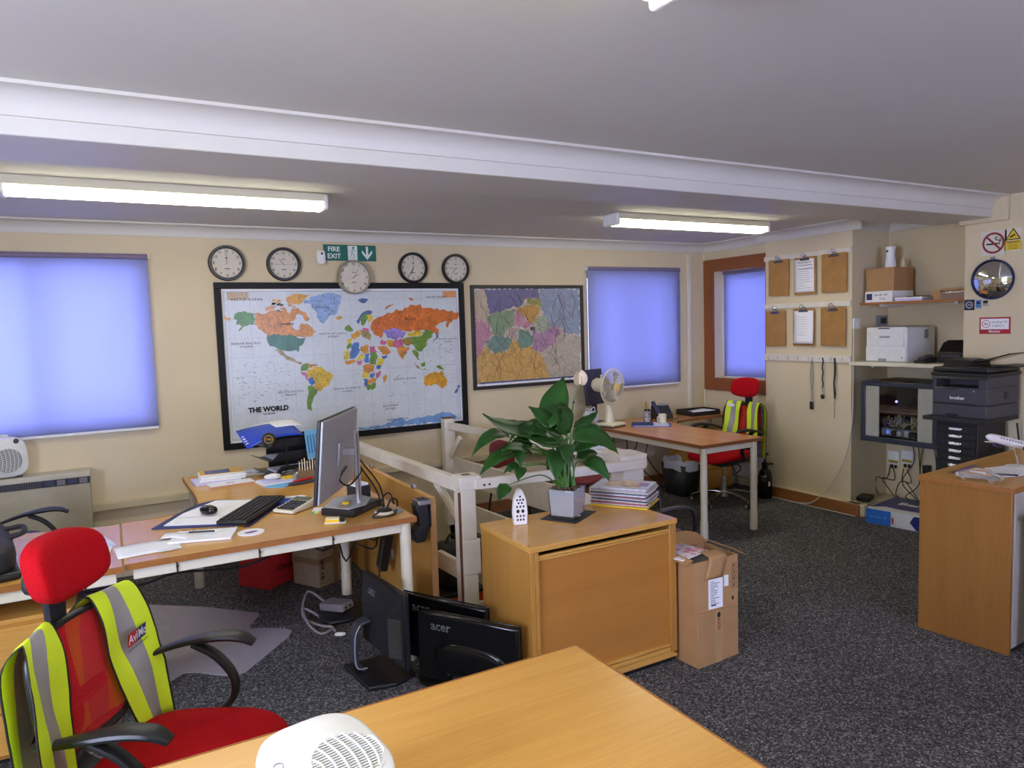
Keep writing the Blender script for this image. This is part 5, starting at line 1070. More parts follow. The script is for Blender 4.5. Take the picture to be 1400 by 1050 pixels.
for i in range(9): MB().bx(-.052 + i * .0125, -.048 + i * .0125, -.045, .045, .012, .078 + .006 * (i % 3)).build('card', mat('cream_card', (232, 222, 196), .6), t)
t = thing('stapler', 'grey and red stapler at the edge of the papers', 'stapler', (.985, 4.43, ZD), RD(14))
MB().sup((0, 0, .010), (.095, .022, .010), .7).build('base', M_dgrey, t); MB().bc((.01, 0, .026), (.14, .02, .012), ry=-.06).build('arm', mat('stapler_red', (186, 24, 36), .35), t, bevel=.004)
t = thing('tape_dispenser', 'grey tape dispenser among the papers', 'dispenser', (1.0, 4.55, ZD + .0), RD(20)); MB().prism([(-.05, 0), (.06, 0), (.06, .02), (.03, .03), (.0, .05), (-.04, .045)], -.018, .018, M=FRONT).build('body', M_grey, t, bevel=.004); MB().lathe([(.012, -.012), (.024, -.012), (.024, .012), (.012, .012)], c=(-.01, .03, 0), M=FRONT, n=20).build('roll', M_cream, t)
t = thing('crisp_packet', 'folded blue and red packet right beside the monitor screen', 'packet', (1.15, 4.42, ZD), RD(30)); MB().grid(lambda u, v: (-.05 + u * .1, -.04 + v * .08, .002 + .09 * u * u), 6, 3).build('wrap', M_navy, t, solid=.002); MB().bx(-.06, .0, -.04, .04, 0, .003).build('red_panel', mat('stapler_red', (186, 24, 36), .35), t)
# ---------------------------------------------------------------- under the desk
t = thing('carrier_bag', 'red paper carrier bag under the corner desk', 'bag', (.88, 4.97, 0), RD(38))
t.scale = (1.15, 1.15, 1.0)
def bagf(p):
    z = p.z; k = 1 - .25 * z; return (p.x * k, p.y * k, z)
b_ = MB(); n = 8; vs = []; fs = []
def pt(u, v, a, c): return (a, c)
ring = []
for i in range(4 * 6):
    s4 = i // 6; q = (i % 6) / 6
    a = [(-1 + 2 * q, -1), (1, -1 + 2 * q), (1 - 2 * q, 1), (-1, 1 - 2 * q)][s4]; ring.append(a)
random.seed(12)
for lv in range(7):
    z = lv / 6 * .42
    for a in ring: vs.append((a[0] * (.16 + .01 * random.random()) * (1 - .1 * lv / 6), a[1] * (.11 - .06 * (lv / 6) ** 1.5 + .008 * random.random()), z))
N_ = len(ring)
for lv in range(6):
    for j in range(N_): fs.append((lv * N_ + j, lv * N_ + (j + 1) % N_, (lv + 1) * N_ + (j + 1) % N_, (lv + 1) * N_ + j))
fs.append(tuple(range(N_))[::-1]); b_.add(vs, fs); b_.build('bag', mat('bag_red', (198, 42, 44), .5, var=.06), t, solid=.002)
MB().text("Cargo's", .06, (-.02, -.128, .12), off=.01).build('lettering', mat('bag_print', (70, 10, 16), .5), t, smooth=False)
for s in (-1, 1): MB().tube([(-.05, s * .05, .41), (-.04, s * .05, .49), (.04, s * .05, .49), (.05, s * .05, .41)], .004, 6).build('handle', mat('bag_print', (70, 10, 16), .5), t)
t = thing('taped_carton', 'worn cardboard box with black lettering and tape under the corner desk', 'box', (1.16, 4.76, 0), RD(30))
MB().bx(-.15, .15, -.12, .12, 0.0, .33).build('carton', mat('carton_brown', (160, 138, 112), .8, var=.08), t, bevel=.006); MB().bx(-.152, .152, -.1215, .1215, .15, .19).build('tape', mat('tape_brown', (132, 104, 70), .3), t); MB().bx(-.02, .02, -.1225, -.12, 0, .33).build('tape', mat('tape_brown', (132, 104, 70), .3), t)
MB().text('RAISE.COM', .04, (0, -.1235, .26), off=.02).text('BY AIR', .045, (-.12, -.1235, .12), M=Matrix.Rotation(-pi / 2, 4, 'Y') @ FRONT, off=.02).build('lettering', M_ink, t, smooth=False)
t = thing('power_brick', 'grey power supply lying on a black cloth bag under the desk', 'power supply', (1.055, 4.05, .055), rot=(.06, -.1, RD(-60)))
MB().bx(-.09, .09, -.05, .05, 0, .045).build('case', mat('psu_grey', (128, 122, 124), .45), t, bevel=.01); MB().bx(.0895, .092, -.04, .04, .008, .036).build('end_panel', M_grey, t); MB().bx(.092, .094, -.025, -.01, .015, .028).bx(.092, .094, .01, .025, .015, .028).build('socket', M_blk, t)
o = MB().sup((0, 0, .026), (.13, .12, .027), .9, fn=lambda p: p * (1 + .05 * sin(p.x * 60))).build('cloth_bag', M_blk, None, (1.07, 4.03, 0)); tag(o, 'flattened black pouch under the grey power supply', 'pouch')
o = MB().tube([(1.0, 4.12, .09), (.95, 4.3, .1), (.88, 4.15, .02), (.93, 3.98, .012), (.99, 3.9, .012), (.91, 3.86, .01), (.88, 4.02, .02), (.9, 4.2, .04), (.97, 4.05, .014), (.99, 3.86, .008)], .007, 8).build('cable', mat('psu_cable', (150, 142, 146), .5)); tag(o, 'grey looped cable beside the power supply on the carpet', 'cable')
o = MB().sup((0, 0, .009), (.03, .012, .009), .6).build('plug_cap', M_white, None, (1.0, 3.80, 0), rz=-.4); tag(o, 'small white plastic piece on the carpet by the power supply', 'plug')
random.seed(31)
for i in range(7):
    x = 1.0 + i * .05; y = random.uniform(4.0, 4.6)
    o = MB().tube([(x, y, .64), (x + random.uniform(-.1, .05), y + .1, .5), (x + random.uniform(-.1, .08), y - .05, random.uniform(.3, .5)), (min(x + .08, 1.36), y - .15, .55), (min(x + .1, 1.38), y - .2, .63)], .005, 6).build('cable', M_cable); tag(o, 'black cable dangling beneath the corner desk end, ' + ['leftmost', 'second from the left', 'third from the left', 'middle one', 'third from the right', 'second from the right', 'rightmost'][i], 'cable', 'cables dangling beneath the corner desk')
t = thing('extension_block', 'black extension block with tangled leads hanging under the desk end', 'extension lead', (1.34, 4.0, .36), rot=(.3, .1, 0))
MB().bx(-.025, .025, -.04, .04, -.12, .12).build('block', M_blk, t, bevel=.005); MB().tube([(-.02, -.03, .12), (-.04, -.06, .2), (.0, -.03, .28)], .005, 6).build('lead', M_cable, t); MB().tube([(-.03, -.045, .1), (-.035, -.05, .0), (-.03, -.045, -.1), (-.02, -.05, -.16)], .006, 6).build('foil_lead', M_chrome, t)
# chair mat
P = [(.02, 4.96), (.125, 4.90), (.42, 4.66), (.64, 4.42), (.68, 4.38), (.67, 4.33), (.60, 4.22), (.60, 4.17), (.66, 4.14), (.77, 4.05), (.79, 4.01), (.75, 3.93), (.48, 3.63), (.43, 3.615), (.36, 3.68), (.28, 3.76), (.22, 3.79), (.12, 3.70), (-.02, 3.62), (-.25, 3.7), (-.4, 4.2), (-.3, 4.9)]
m = mat('chair_mat_plastic', (206, 200, 206), .22, alpha=.5)
o = MB().prism([(x, y) for x, y in P], 0.0005, .004).build('chair_mat', m, bevel=.001); tag(o, 'translucent plastic chair mat on the carpet beneath the corner desk', 'chair mat')
# ---------------------------------------------------------------- discarded monitors on the floor
t = thing('old_monitor', 'old monitor with ribbed vents and a curved grey stand, leftmost of the floor monitors', 'monitor', (1.065, 3.25, 0), RD(-84))
# local: back faces -y
b_ = MB(); b_.bx(-.225, .225, 0, .03, .09, .45); b_.build('bezel', M_blk, t, bevel=.006)
b_ = MB(); b_.add([(-.215, 0, .1), (.215, 0, .1), (.215, 0, .44), (-.215, 0, .44), (-.14, -.045, .14), (.14, -.045, .14), (.14, -.045, .34), (-.14, -.045, .34)], [(4, 5, 6, 7), (0, 1, 5, 4), (1, 2, 6, 5), (2, 3, 7, 6), (3, 0, 4, 7)]); b_.build('back_shell', M_blks, t, bevel=.004)
v = MB()
for i in range(22): v.bc((.178, -.027, .15 + i * .0085), (.07, .004, .003), rz=.53)
v.build('vent_slats', mat('vent_grey', (96, 92, 84), .5), t)
MB().text('DELL', .035, (-.06, -.026, .39), M=Matrix.Rotation(RD(-27), 4, 'X') @ FRONT, off=.02).build('lettering', M_inkg, t, smooth=False)
MB().sweep([(-.07, -.05, .26), (-.07, -.1, .25), (-.07, -.12, .2), (-.07, -.12, .07), (-.07, -.09, .03)], .07, .02, side=(1, 0, 0)).build('stand_arm', mat('stand_grey', (60, 62, 70), .35), t); MB().sweep([(-.03, -.105, .255), (-.03, -.133, .2), (-.03, -.133, .06), (-.03, -.08, .04)], .006, .006, side=(1, 0, 0)).build('stand_trim', M_silver, t)
MB().prism([(-.18, -.14), (.12, -.14), (.16, -.02), (.12, .1), (-.14, .1)], 0, .022).build('stand_base', M_blk, t, bevel=.006)
def floormon(label, loc, rz, w_, h_, logo, full=True):
    t = thing('old_monitor', label, 'monitor', loc, rz)
    MB().bx(-w_ / 2, w_ / 2, -.012, .02, .06, .06 + h_).build('back_shell', M_blkg, t, bevel=.01)
    MB().bx(-w_ / 2, w_ / 2, .02, .028, .06, .06 + h_).build('screen', M_blkg, t, bevel=.002)
    MB().sup((0.02, -.012, .06 + h_ * .36), (w_ * .36, .02, h_ * .26), .8).build('back_bulge', M_blkg, t)
    MB().bx(-.05, .05, -.055, .0, .01, .12).build('neck', M_blk, t, bevel=.008)
    MB().lathe([(0, 0), (.12, 0), (.12, .006), (.10, .014), (0, .016)], n=40, c=(0, -.01, 0)).build('stand_base', M_blk, t, ang=60)
    MB().text(logo, .06, (-w_ / 2 + .13, -.0135, .06 + h_ - .055), off=.02).build('lettering', mat('acer_grey', (120, 126, 130), .3, metal=.4), t, smooth=False)
    MB().bx(-.1, -.06, -.0135, -.012, .1, .108).build('asset_label', M_paper, t)
    return t
floormon('glossy black monitor in the middle of the three floor monitors', (1.30, 3.075, 0), RD(-60), .50, .31, 'acer')
floormon('glossy black monitor nearest the cabinet with a grey maker name on its back', (1.30, 2.81, 0), RD(-57), .52, .31, 'acer')
# ---------------------------------------------------------------- balustrade
t = thing('stair_balustrade', 'old white-painted timber balustrade around the stair opening', 'balustrade', (0, 0, 0))
def seg(nm, a, b_, w_, h_, m=None): return MB().beam(a, b_, w_, h_).build(nm, m or M_oldwhite, t, bevel=.004)
P1 = (1.60, 3.43); P2 = (2.44, 5.50); P3 = (2.63, 3.34); P0 = (1.50, 5.56)

rz1 = math.atan2(P3[1] - P1[1], P3[0] - P1[0])
def post(nm, P, w_, z1, z0=0.0): return MB().bx(-w_ / 2, w_ / 2, -w_ / 2, w_ / 2, z0, z1).build(nm, M_oldwhite, t, (P[0], P[1], 0), rz=rz1, bevel=.004)
post('newel_post', P1, .085, .80); 
for z0_, z1_, ww in ((0.0, .12, .10), (.122, .345, .082), (.347, .535, .10), (.537, .80, .082)):
    MB().bx(-.046, -.046 + ww, -.064, -.044, z0_, z1_).build('cladding_board', M_oldwhite, t, (P1[0] + .006, P1[1] - .002, 0), rz=rz1, bevel=.003)
MB().bx(-.05, -.044, -.062, -.043, 0.01, .79).build('bare_edge', M_bare, t, (P1[0], P1[1], 0), rz=rz1)
MB().bx(-.058, .066, -.07, .055, .80, .872).build('post_cap', M_oldwhite, t, (P1[0] + .01, P1[1], 0), rz=rz1, bevel=.005); MB().bx(-.02, .025, -.02, .02, .8722, .8735).build('cap_plug', mat('cap_plug', (110, 98, 86), .6), t, (P1[0] + .01, P1[1], 0), rz=rz1)
post('newel_post', P2, .09, .90); MB().bx(-.047, .047, -.047, .047, .9, .905).build('bare_top', M_bare, t, (P2[0], P2[1], 0), rz=rz1)
post('newel_post', (P3[0] + .0, P3[1] + .01), .14, .80); MB().bx(-.09, .09, -.09, .09, .80, .885).build('post_cap', M_oldwhite, t, (P3[0], P3[1] + .02, 0), rz=rz1, bevel=.006)
seg('handrail', (P0[0], P0[1], .82), (P1[0] - .02, P1[1] + .02, .82), .055, .07)
seg('front_rail', (P1[0] + .03, P1[1] - .075, .83), (P3[0] + .05, P3[1] - .09, .83), .03, .055)
seg('rear_rail', (P2[0], P2[1], .84), (P3[0], P3[1] + .08, .84), .05, .055)
seg('wide_capping', (2.585, 4.1, .872), (2.64, 3.34, .872), .15, .02)
seg('mid_board', (P2[0] + .03, P2[1], .47), (P3[0] + .0, P3[1] + .08, .47), .025, .2); seg('kick_board', (P2[0] + .03, P2[1], .11), (P3[0] + .0, P3[1] + .08, .11), .025, .21)
seg('mid_board', (P1[0] - .02, P1[1] + .32, .335), (P1[0], P1[1] + .04, .335), .03, .1)
seg('front_kick_board', (P1[0] + .05, P1[1] - .03, .09), (P3[0] - .05, P3[1], .09), .025, .18)
seg('brace', (P1[0] + .005, P1[1] + .05, .60), (P1[0] - .03, P1[1] + .30, .79), .03, .045); seg('brace', (P2[0] - .0, P2[1] - .05, .58), (P2[0] + .02, P2[1] - .2, .76), .03, .045)
sc_ = MB()
for dx in (.075, .105, .99): sc_.cyl((P1[0] + dx * cos(rz1), P1[1] - .0925 + dx * sin(rz1), .825), (P1[0] + dx * cos(rz1), P1[1] - .085 + dx * sin(rz1), .825), .006, n=10)
sc_.build('screw_hole', M_blk, t)
o = MB().grid(lambda u, v: (-.07 + u * .14, -.17 + v * .34, .001 + .003 * sin(u * 7 + v * 3)), 8, 10).build('paper_sheet', mat('bluish_sheet', (214, 222, 240), .6), None, (2.60, 3.72, .884), rz=RD(4), solid=.001); tag(o, 'bluish white sheet lying on the wide balustrade capping', 'papers')
t = thing('storage_crate', 'orange plastic crate with a black lid standing on the stairs', 'crate', (1.99, 4.50, -.52))
MB().bx(-.16, .16, -.16, .16, 0, .36).build('crate', M_orange, t, bevel=.01); MB().bx(-.17, .17, -.17, .17, .36, .39).build('lid', M_blk, t, bevel=.006); MB().bx(-.06, .06, -.164, -.158, .27, .31).build('handle', M_blk, t)
MB().bx(-.2, .2, -.2, .2, -1.68, 0).build('stand', M_wall2, t, label='plain cream block under the crate')
t = thing('tool_bag', 'black bag standing on the orange crate on the stairs', 'bag', (1.99, 4.50, -.1295)); MB().sup((0, 0, .15), (.11, .13, .15), .5, e2=.4).build('body', M_blks, t); MB().tube([(-.05, 0, .29), (0, 0, .36), (.05, 0, .29)], .01, 8).build('handle', M_blk, t)
# ---------------------------------------------------------------- tambour cabinet and what stands on it
t = thing('tambour_cabinet', 'beech tambour-front cabinet carrying the potted plant', 'cabinet', (1.91, 2.815, 0))
a, c_ = .41, .237
MB().bx(-a, a, -c_, c_, .686, .711).build('top', M_desk, t, bevel=.002)
MB().bx(-a + .004, -a + .026, -c_ + .006, c_ - .004, .045, .685).build('side_panel', M_deskz, t, bevel=.002); MB().bx(a - .026, a - .004, -c_ + .006, c_ - .004, .045, .685).build('side_panel', M_deskz, t, bevel=.002)
MB().bx(-a + .026, a - .026, c_ - .02, c_ - .006, .045, .685).build('back_panel', M_deskz, t); MB().bx(-a + .004, a - .004, -c_ + .006, c_ - .006, .03, .06).build('base_board', M_desk, t, bevel=.002)
MB().bx(-a + .02, a - .02, -c_ + .03, c_ - .03, 0, .03).build('plinth', M_blk, t)
MB().bx(-a + .027, -a + .045, -c_ + .004, -c_ + .02, .061, .685).build('track', M_deskz, t, bevel=.002); MB().bx(a - .045, a - .027, -c_ + .004, -c_ + .02, .061, .685).build('track', M_deskz, t, bevel=.002)
MB().bx(-a + .046, a - .046, -c_ + .018, -c_ + .024, .062, .655).build('tambour_panel', wood('tambour', (182, 124, 56), (152, 96, 38), 0, amt=.35), t)
MB().bx(-a + .046, a - .046, -c_ + .006, -c_ + .024, .655, .666).build('lath', M_desk, t, bevel=.002); MB().bx(-a + .046, a - .046, -c_ + .008, -c_ + .024, .643, .653).build('lath', M_desk, t, bevel=.002)
MB().bx(-a + .046, a - .046, -c_ + .006, -c_ + .02, .088, .1).build('lath', M_desk, t, bevel=.002); MB().bx(-a + .046, a - .046, -c_ + .004, -c_ + .02, .0625, .083).build('bottom_pull', M_desk, t, bevel=.003)
MB().bx(-a + .046, a - .046, -c_ + .06, -c_ + .07, .6665, .685).build('shadow_board', mat('shade_and_screw_brown', (60, 36, 16), .6), t)  # dark strip: shade of the gap under the top, put into the colour
MB().cyl((-a + .012, -c_ + .03, .711), (-a + .012, -c_ + .03, .7125), .004, n=10).build('screw_head', mat('shade_and_screw_brown', (60, 36, 16), .6), t)
ZK = .7115
t = thing('place_mat', 'square black mat under the white plant pot', 'mat', (1.925, 2.92, ZK), RD(31))
MB().bx(-.12, .12, -.095, .095, 0, .004).build('mat', M_blks, t, bevel=.0015)
for v_ in t.children: pass
t = thing('lantern', 'white pierced ceramic tealight holder left of the plant', 'lantern', (1.655, 2.93, ZK), RD(-18))
prof = [(-.032, 0), (.032, 0), (.036, .06), (.030, .12), (.014, .163), (0, .17), (-.014, .163), (-.030, .12), (-.036, .06)]
MB().prism(prof, -.018, .018, M=FRONT).build('body', mat('ceramic', (232, 232, 230), .4), t, bevel=.004)
h_ = MB()
for z, xs in ((.025, (-.014, 0, .014)), (.043, (-.016, 0, .016)), (.066, (-.012, .012)), (.088, (-.016, 0, .016)), (.105, (-.008, .008)), (.12, (-.014, 0, .014)), (.136, (0,))):
    for x in xs: h_.sup((x, -.0183, z), (.0048, .0012, .0055), 1, nu=10, nv=6)
h_.sup((-.012, -.0183, .066), (.008, .0012, .009), 1, nu=10, nv=6); h_.sup((.012, -.0183, .066), (.008, .0012, .009), 1, nu=10, nv=6)
h_.build('pierced_holes', M_blk, t)
# potted plant
t = thing('potted_plant', 'peace lily with broad drooping leaves in a square white glass pot', 'plant', (0, 0, 0))
PC = Vector((1.905, 2.90, ZK + .0045)); R3 = Matrix.Translation(PC) @ Matrix.Rotation(RD(31), 4, 'Z')
def tapered(z0, z1, h0, h1, mb, mi=0):
    vs = [(-h0, -h0, z0), (h0, -h0, z0), (h0, h0, z0), (-h0, h0, z0), (-h1, -h1, z1), (h1, -h1, z1), (h1, h1, z1), (-h1, h1, z1)]
    return mb.add(vs, [(0, 3, 2, 1), (4, 5, 6, 7), (0, 1, 5, 4), (1, 2, 6, 5), (2, 3, 7, 6), (3, 0, 4, 7)], mi, R3)
tapered(.012, .142, .059, .067, MB()).build('inner_pot', mat('pot_white', (206, 204, 200), .3), t, bevel=.004)
tapered(0, .145, .063, .071, MB()).build('glass_pot', glassm('pot_glass', (240, 243, 246), .03, op=.3), t, bevel=.004)
so = MB(); random.seed(6); so.T = R3
for i in range(60): so.sup((random.uniform(-.055, .055), random.uniform(-.055, .055), .142 + random.random() * .008), (.009, .009, .006), 1, nu=6, nv=4)
so.build('potting_bark', mat('bark', (84, 60, 44), .9, var=.3, scale=60), t)
def leafmat():
    m = mat('leaf_green', (38, 80, 28), .4, var=.35, scale=9, bump=.15, bscale=60)
    return m
LM = leafmat(); SM = mat('stem_green', (72, 116, 46), .45)
def leafmat():
    m = mat('leaf_green', (38, 80, 28), .4, var=.35, scale=9, bump=.15, bscale=60)
    return m
LM = leafmat(); SM = mat('stem_green', (72, 116, 46), .45)
LV = [((1.735, 2.90, 1.183), (1.410, 2.80, 1.274), .075, -.05), ((1.80, 2.90, 1.16), (1.971, 3.00, 1.393), .085, 0), ((1.849, 2.90, 1.157), (1.732, 2.95, 1.266), .055, 0), ((1.902, 2.88, 1.125), (1.803, 2.85, 1.278), .085, .02),
      ((1.594, 2.90, 1.141), (1.349, 2.80, 1.089), .042, .045), ((1.892, 2.90, 1.096), (1.628, 2.80, 1.145), .07, -.02), ((1.938, 2.88, 1.095), (2.188, 2.85, .996), .085, .05), ((1.957, 2.90, 1.147), (2.141, 2.95, 1.211), .035, -.01),
      ((1.629, 2.90, 1.057), (1.374, 2.78, 1.006), .045, .03), ((1.617, 2.90, 1.091), (1.520, 2.85, 1.06), .035, .01), ((1.837, 2.88, 1.052), (1.750, 2.75, .93), .062, .03), ((2.008, 2.90, .974), (2.091, 2.80, .880), .058, .03),
      ((1.972, 2.90, .994), (2.099, 2.90, 1.001), .04, .015), ((1.652, 2.90, 1.000), (1.559, 2.90, .973), .028, .01), ((1.582, 2.90, .915), (1.498, 2.85, .858), .04, .01), ((1.715, 2.90, 1.084), (1.606, 2.90, 1.115), .04, .01),
      ((1.714, 2.90, 1.181), (1.562, 2.85, 1.116), .02, .03), ((1.884, 2.90, 1.116), (1.736, 2.90, 1.187), .07, .01), ((1.638, 2.90, 1.082), (1.605, 2.82, 1.004), .045, .02), ((1.80, 2.90, 1.13), (1.60, 2.84, 1.16), .06, .02), ((1.70, 2.88, 1.05), (1.50, 2.80, 1.10), .04, .02), ((1.93, 2.88, 1.04), (2.06, 2.82, 1.06), .05, .02), ((1.88, 2.86, 1.08), (1.82, 2.76, 1.0), .05, .02), ((1.90, 2.90, 1.18), (1.86, 2.86, 1.26), .05, .0), ((1.66, 2.90, .99), (1.60, 2.84, .94), .035, .01), ((1.90, 2.96, 1.16), (2.03, 3.08, 1.22), .07, .02), ((1.86, 2.95, 1.12), (1.74, 3.06, 1.14), .07, .02), ((1.82, 2.92, 1.14), (1.60, 2.98, 1.20), .07, -.02)]
def leafm(B, Tp, wd, arch):
    B = Vector(B); Tp = Vector(Tp); d = Tp - B; L = d.length; mid = []
    for i in range(11): u = i / 10; mid.append(B + d * u + Vector((0, 0, 4 * arch * u * (1 - u))))
    mb = MB(); vs = []; fs = []
    for i in range(11):
        u = i / 10; tg = (mid[min(i + 1, 10)] - mid[max(i - 1, 0)]).normalized(); nr = Vector((-.25, -.62, .75)); sd = tg.cross(nr).normalized(); up = sd.cross(tg)
        wv = wd * (sin(pi * min(1, u * 1.02 + .02) ** .8) ** .85) * (1 if i < 10 else .0) + .0008
        for j in (-2, -1, 0, 1, 2): vs.append(mid[i] + sd * wv * .5 * j + up * (abs(j) * wv * .13 + .003 * sin(i * 1.9 + j) * (abs(j) > 1)))
    for i in range(10):
        for j in range(4): a_ = i * 5 + j; fs.append((a_, a_ + 1, a_ + 6, a_ + 5))
    mb.add(vs, fs); return mb
for B, Tp, wd, ar in LV:
    leafm(B, Tp, wd * .8, ar).build('leaf', LM, t, solid=.0008, ang=80)
    b0 = PC + Vector((random.uniform(-.035, .035), random.uniform(-.03, .03), .14)); Bv = Vector(B); md = b0 * .45 + Bv * .55 + Vector((0, 0, .05))
    md.x = b0.x * .62 + Bv.x * .38
    MB().tube([b0, md, Bv], [.0045, .0035, .0022], 6, sm=6).build('leaf_stalk', SM, t)
for i in range(9):
    b0 = PC + Vector((random.uniform(-.03, .03), random.uniform(-.03, .03), .14)); MB().tube([b0, b0 + Vector((random.uniform(-.02, .02), 0, .12)), b0 + Vector((random.uniform(-.05, .05), 0, .24))], [.006, .005, .003], 6).build('leaf_stalk', SM, t)
MB().tube([PC + Vector((.02, 0, .14)), (1.93, 2.90, 1.08), (1.956, 2.9, 1.27), (2.001, 2.9, 1.36)], .0028, 6, sm=6).build('flower_stalk', SM, t); MB().sup((1.957, 2.897, 1.272), (.006, .006, .006), 1, nu=8, nv=6).build('bud', M_blk, t)
MB().grid(lambda u, v: (2.002 + (u - .5) * .085 * sin(pi * (.12 + .86 * v)) ** .6, 2.9 + .018 * (1 - (2 * u - 1) ** 2), 1.352 + .075 * v - .012 * (1 - (2 * u - 1) ** 2) * v), 10, 8).build('flower_spathe', mat('spathe', (226, 208, 180), .5), t, solid=.001, ang=80); MB().cyl((2.0, 2.896, 1.36), (2.002, 2.893, 1.395), .006, .003, n=10).build('flower_spadix', mat('spadix', (222, 206, 150), .7), t)
MB().tube([PC + Vector((-.05, -.05, .14)), (1.78, 2.85, .90), (1.70, 2.84, .895)], .0012, 5).build('dry_leaf', mat('dry_leaf', (150, 120, 90), .8), t)
# magazines
random.seed(14)
cols = [(206, 206, 210), (150, 40, 60), (232, 226, 214), (40, 56, 92), (196, 190, 196), (120, 60, 80), (222, 222, 226), (60, 90, 120), (214, 206, 190), (176, 168, 180)]
lbs = ['bottom', 'second from the bottom', 'third from the bottom', 'fourth from the bottom', 'fifth from the bottom', 'sixth from the bottom', 'seventh from the bottom', 'eighth from the bottom', 'ninth from the bottom']
zz = ZK; o = box('magazine', M_yel, (.24, .305, .005), None, (2.315, 2.97, zz), rz=RD(34), bevel=.001); tag(o, 'yellow-edged magazine at the very bottom of the pile on the cabinet', 'magazine', 'magazines piled on the cabinet'); zz += .0052
for i in range(11):
    th = random.uniform(.006, .0095); c = cols[i % 10]; last = i == 10
    t = thing('magazine', 'plastic-wrapped magazine with a yellow and purple cover on top of the pile' if last else 'plastic-wrapped magazine in the pile on the cabinet, ' + ['eleventh', 'tenth', 'ninth', 'eighth', 'seventh', 'sixth', 'fifth', 'fourth', 'third', 'second', ''][i] + ' from the top', 'magazine', (2.315 + random.uniform(-.008, .008), 2.975 + random.uniform(-.008, .008), zz), RD(34 + random.uniform(-3, 3)), group='magazines piled on the cabinet')
    if last: del t['group']
    MB().bx(-.105, .105, -.1475, .1475, .0005, th).build('pages', mat('mag_%d' % (i % 10), c, .35, var=.15, scale=50), t, bevel=.001)
    random.seed(100 + i); MB().grid(lambda u, v: (-.118 + u * .238 + .004 * random.random(), -.155 + v * .31 + .004 * random.random(), th + .0006 + (-.004 * random.random() if u in (0, 1) or v in (0, 1) else .0008 * random.random())), 10, 12).build('plastic_wrap', mat('mag_plastic', (235, 235, 238), .28, alpha=.16), t, smooth=False)
    if last:
        MB().bx(-.07, .08, -.1, .1, th + .0001, th + .0005).build('cover_photo', mat('cover_photo', (206, 170, 90), .35, var=.6, scale=22), t); MB().bx(-.03, .05, -.13, -.08, th + .0003, th + .0007).build('cover_panel', mat('cover_purple', (130, 90, 140), .4), t)
    zz += th + .0012
# cardboard boxes
t = thing('carton', 'cardboard box with a red printed mark standing on the carpet beside the cabinet', 'box', (2.475, 2.59, 0), RD(3))
MB().bx(-.14, .14, -.115, .115, 0, .26).build('carton', M_card, t, bevel=.003); MB().bx(-.025, .025, -.1165, -.115, .0, .26).build('tape', mat('clear_tape', (186, 152, 108), .2), t)
MB().text('AXA', .03, (-.0, -.1172, .19), M=Matrix.Rotation(pi / 2, 4, 'Y') @ FRONT, off=.02).build('lettering', mat('print_red', (150, 40, 36), .6), t, smooth=False); MB().sup((-.0, -.117, .235), (.012, .001, .014), 1, nu=12, nv=6).build('print_mark', M_ink, t)
t = thing('carton', 'open cardboard box with shipping labels stacked on the carton beside the cabinet', 'box', (2.475, 2.60, .2605), RD(-3))
q = MB()
for a in ((-.14, .14, -.12, -.116), (-.14, .14, .116, .12), (-.14, -.136, -.116, .116), (.136, .14, -.116, .116)): q.bx(*a, .004, .25)
q.bx(-.14, .14, -.12, .12, 0, .004); q.build('carton', M_card, t)
MB().bx(-.13, .13, -.11, .11, .18, .2).build('contents', M_dgrey, t)
MB().grid(lambda u, v: (-.02 - .05 * (1 - v) + u * (.11 + .0 * v), -.121 - .006 * sin(v * pi) + .1 * max(0, v - .55) * 1.9, .155 + .108 * min(1, v / .55)), 4, 10).build('front_flap', M_card, t, solid=.003)
MB().prism([(-.14, .0), (.14, 0), (.155, .06), (.15, .10), (.11, .13), (-.1, .13), (-.14, .1)], -.0015, .0015, M=Matrix.Translation((.01, .11, .25)) @ Matrix.Rotation(RD(14), 4, 'X')).build('rear_flap', M_card, t)
MB().bc((.17, 0, .252), (.07, .22, .003), ry=.5).build('side_flap', M_card, t); MB().bc((-.15, -.0, .252), (.05, .22, .003), ry=-.3).build('side_flap', M_card, t)
lb = MB(); lb.bx(-.046, .042, -.1222, -.1202, .008, .175); lb.build('shipping_label', M_paper, t, smooth=False)
q = MB(); random.seed(77)
for i in range(13): q.bx(-.034, -.034 + random.uniform(.02, .06), -.1228, -.1223, .03 + i * .0092, .0325 + i * .0092)
q.bx(-.03, .0, -.1228, -.1223, .022, .028); q.build('label_print', M_ink, t, smooth=False)
MB().bx(.052, .078, -.1222, -.1202, .105, .16).build('small_label', M_paper, t)
q = MB()
for i in range(4):
    z = .1 + i * .032; x = .115
    q.bx(x - .014, x + .014, -.1212, -.1203, z - .014, z - .013); q.bx(x - .014, x + .014, -.1212, -.1203, z + .013, z + .014); q.bx(x - .014, x - .013, -.1212, -.1203, z - .013, z + .013); q.bx(x + .013, x + .014, -.1212, -.1203, z - .013, z + .013)
    q.bx(x - .002, x + .002, -.1212, -.1203, z - .008, z + .004); q.add([(x - .007, -.1208, z + .003), (x + .007, -.1208, z + .003), (x, -.1208, z + .01)], [(0, 1, 2)])
q.bx(.1, .112, -.1212, -.1203, .03, .048); q.build('handling_marks', M_ink, t, smooth=False)
t = thing('magazine', 'magazine with red floral print lying on the open carton', 'magazine', (2.40, 2.64, .5125), RD(12)); MB().bx(-.11, .11, -.085, .10, 0, .005).build('pages', M_paper, t, bevel=.001); MB().bx(-.105, .105, -.08, .095, .0051, .0056).build('cover', printmat('red_floral', (226, 220, 222), 28, .9, (200, 60, 80), .55), t, smooth=False)
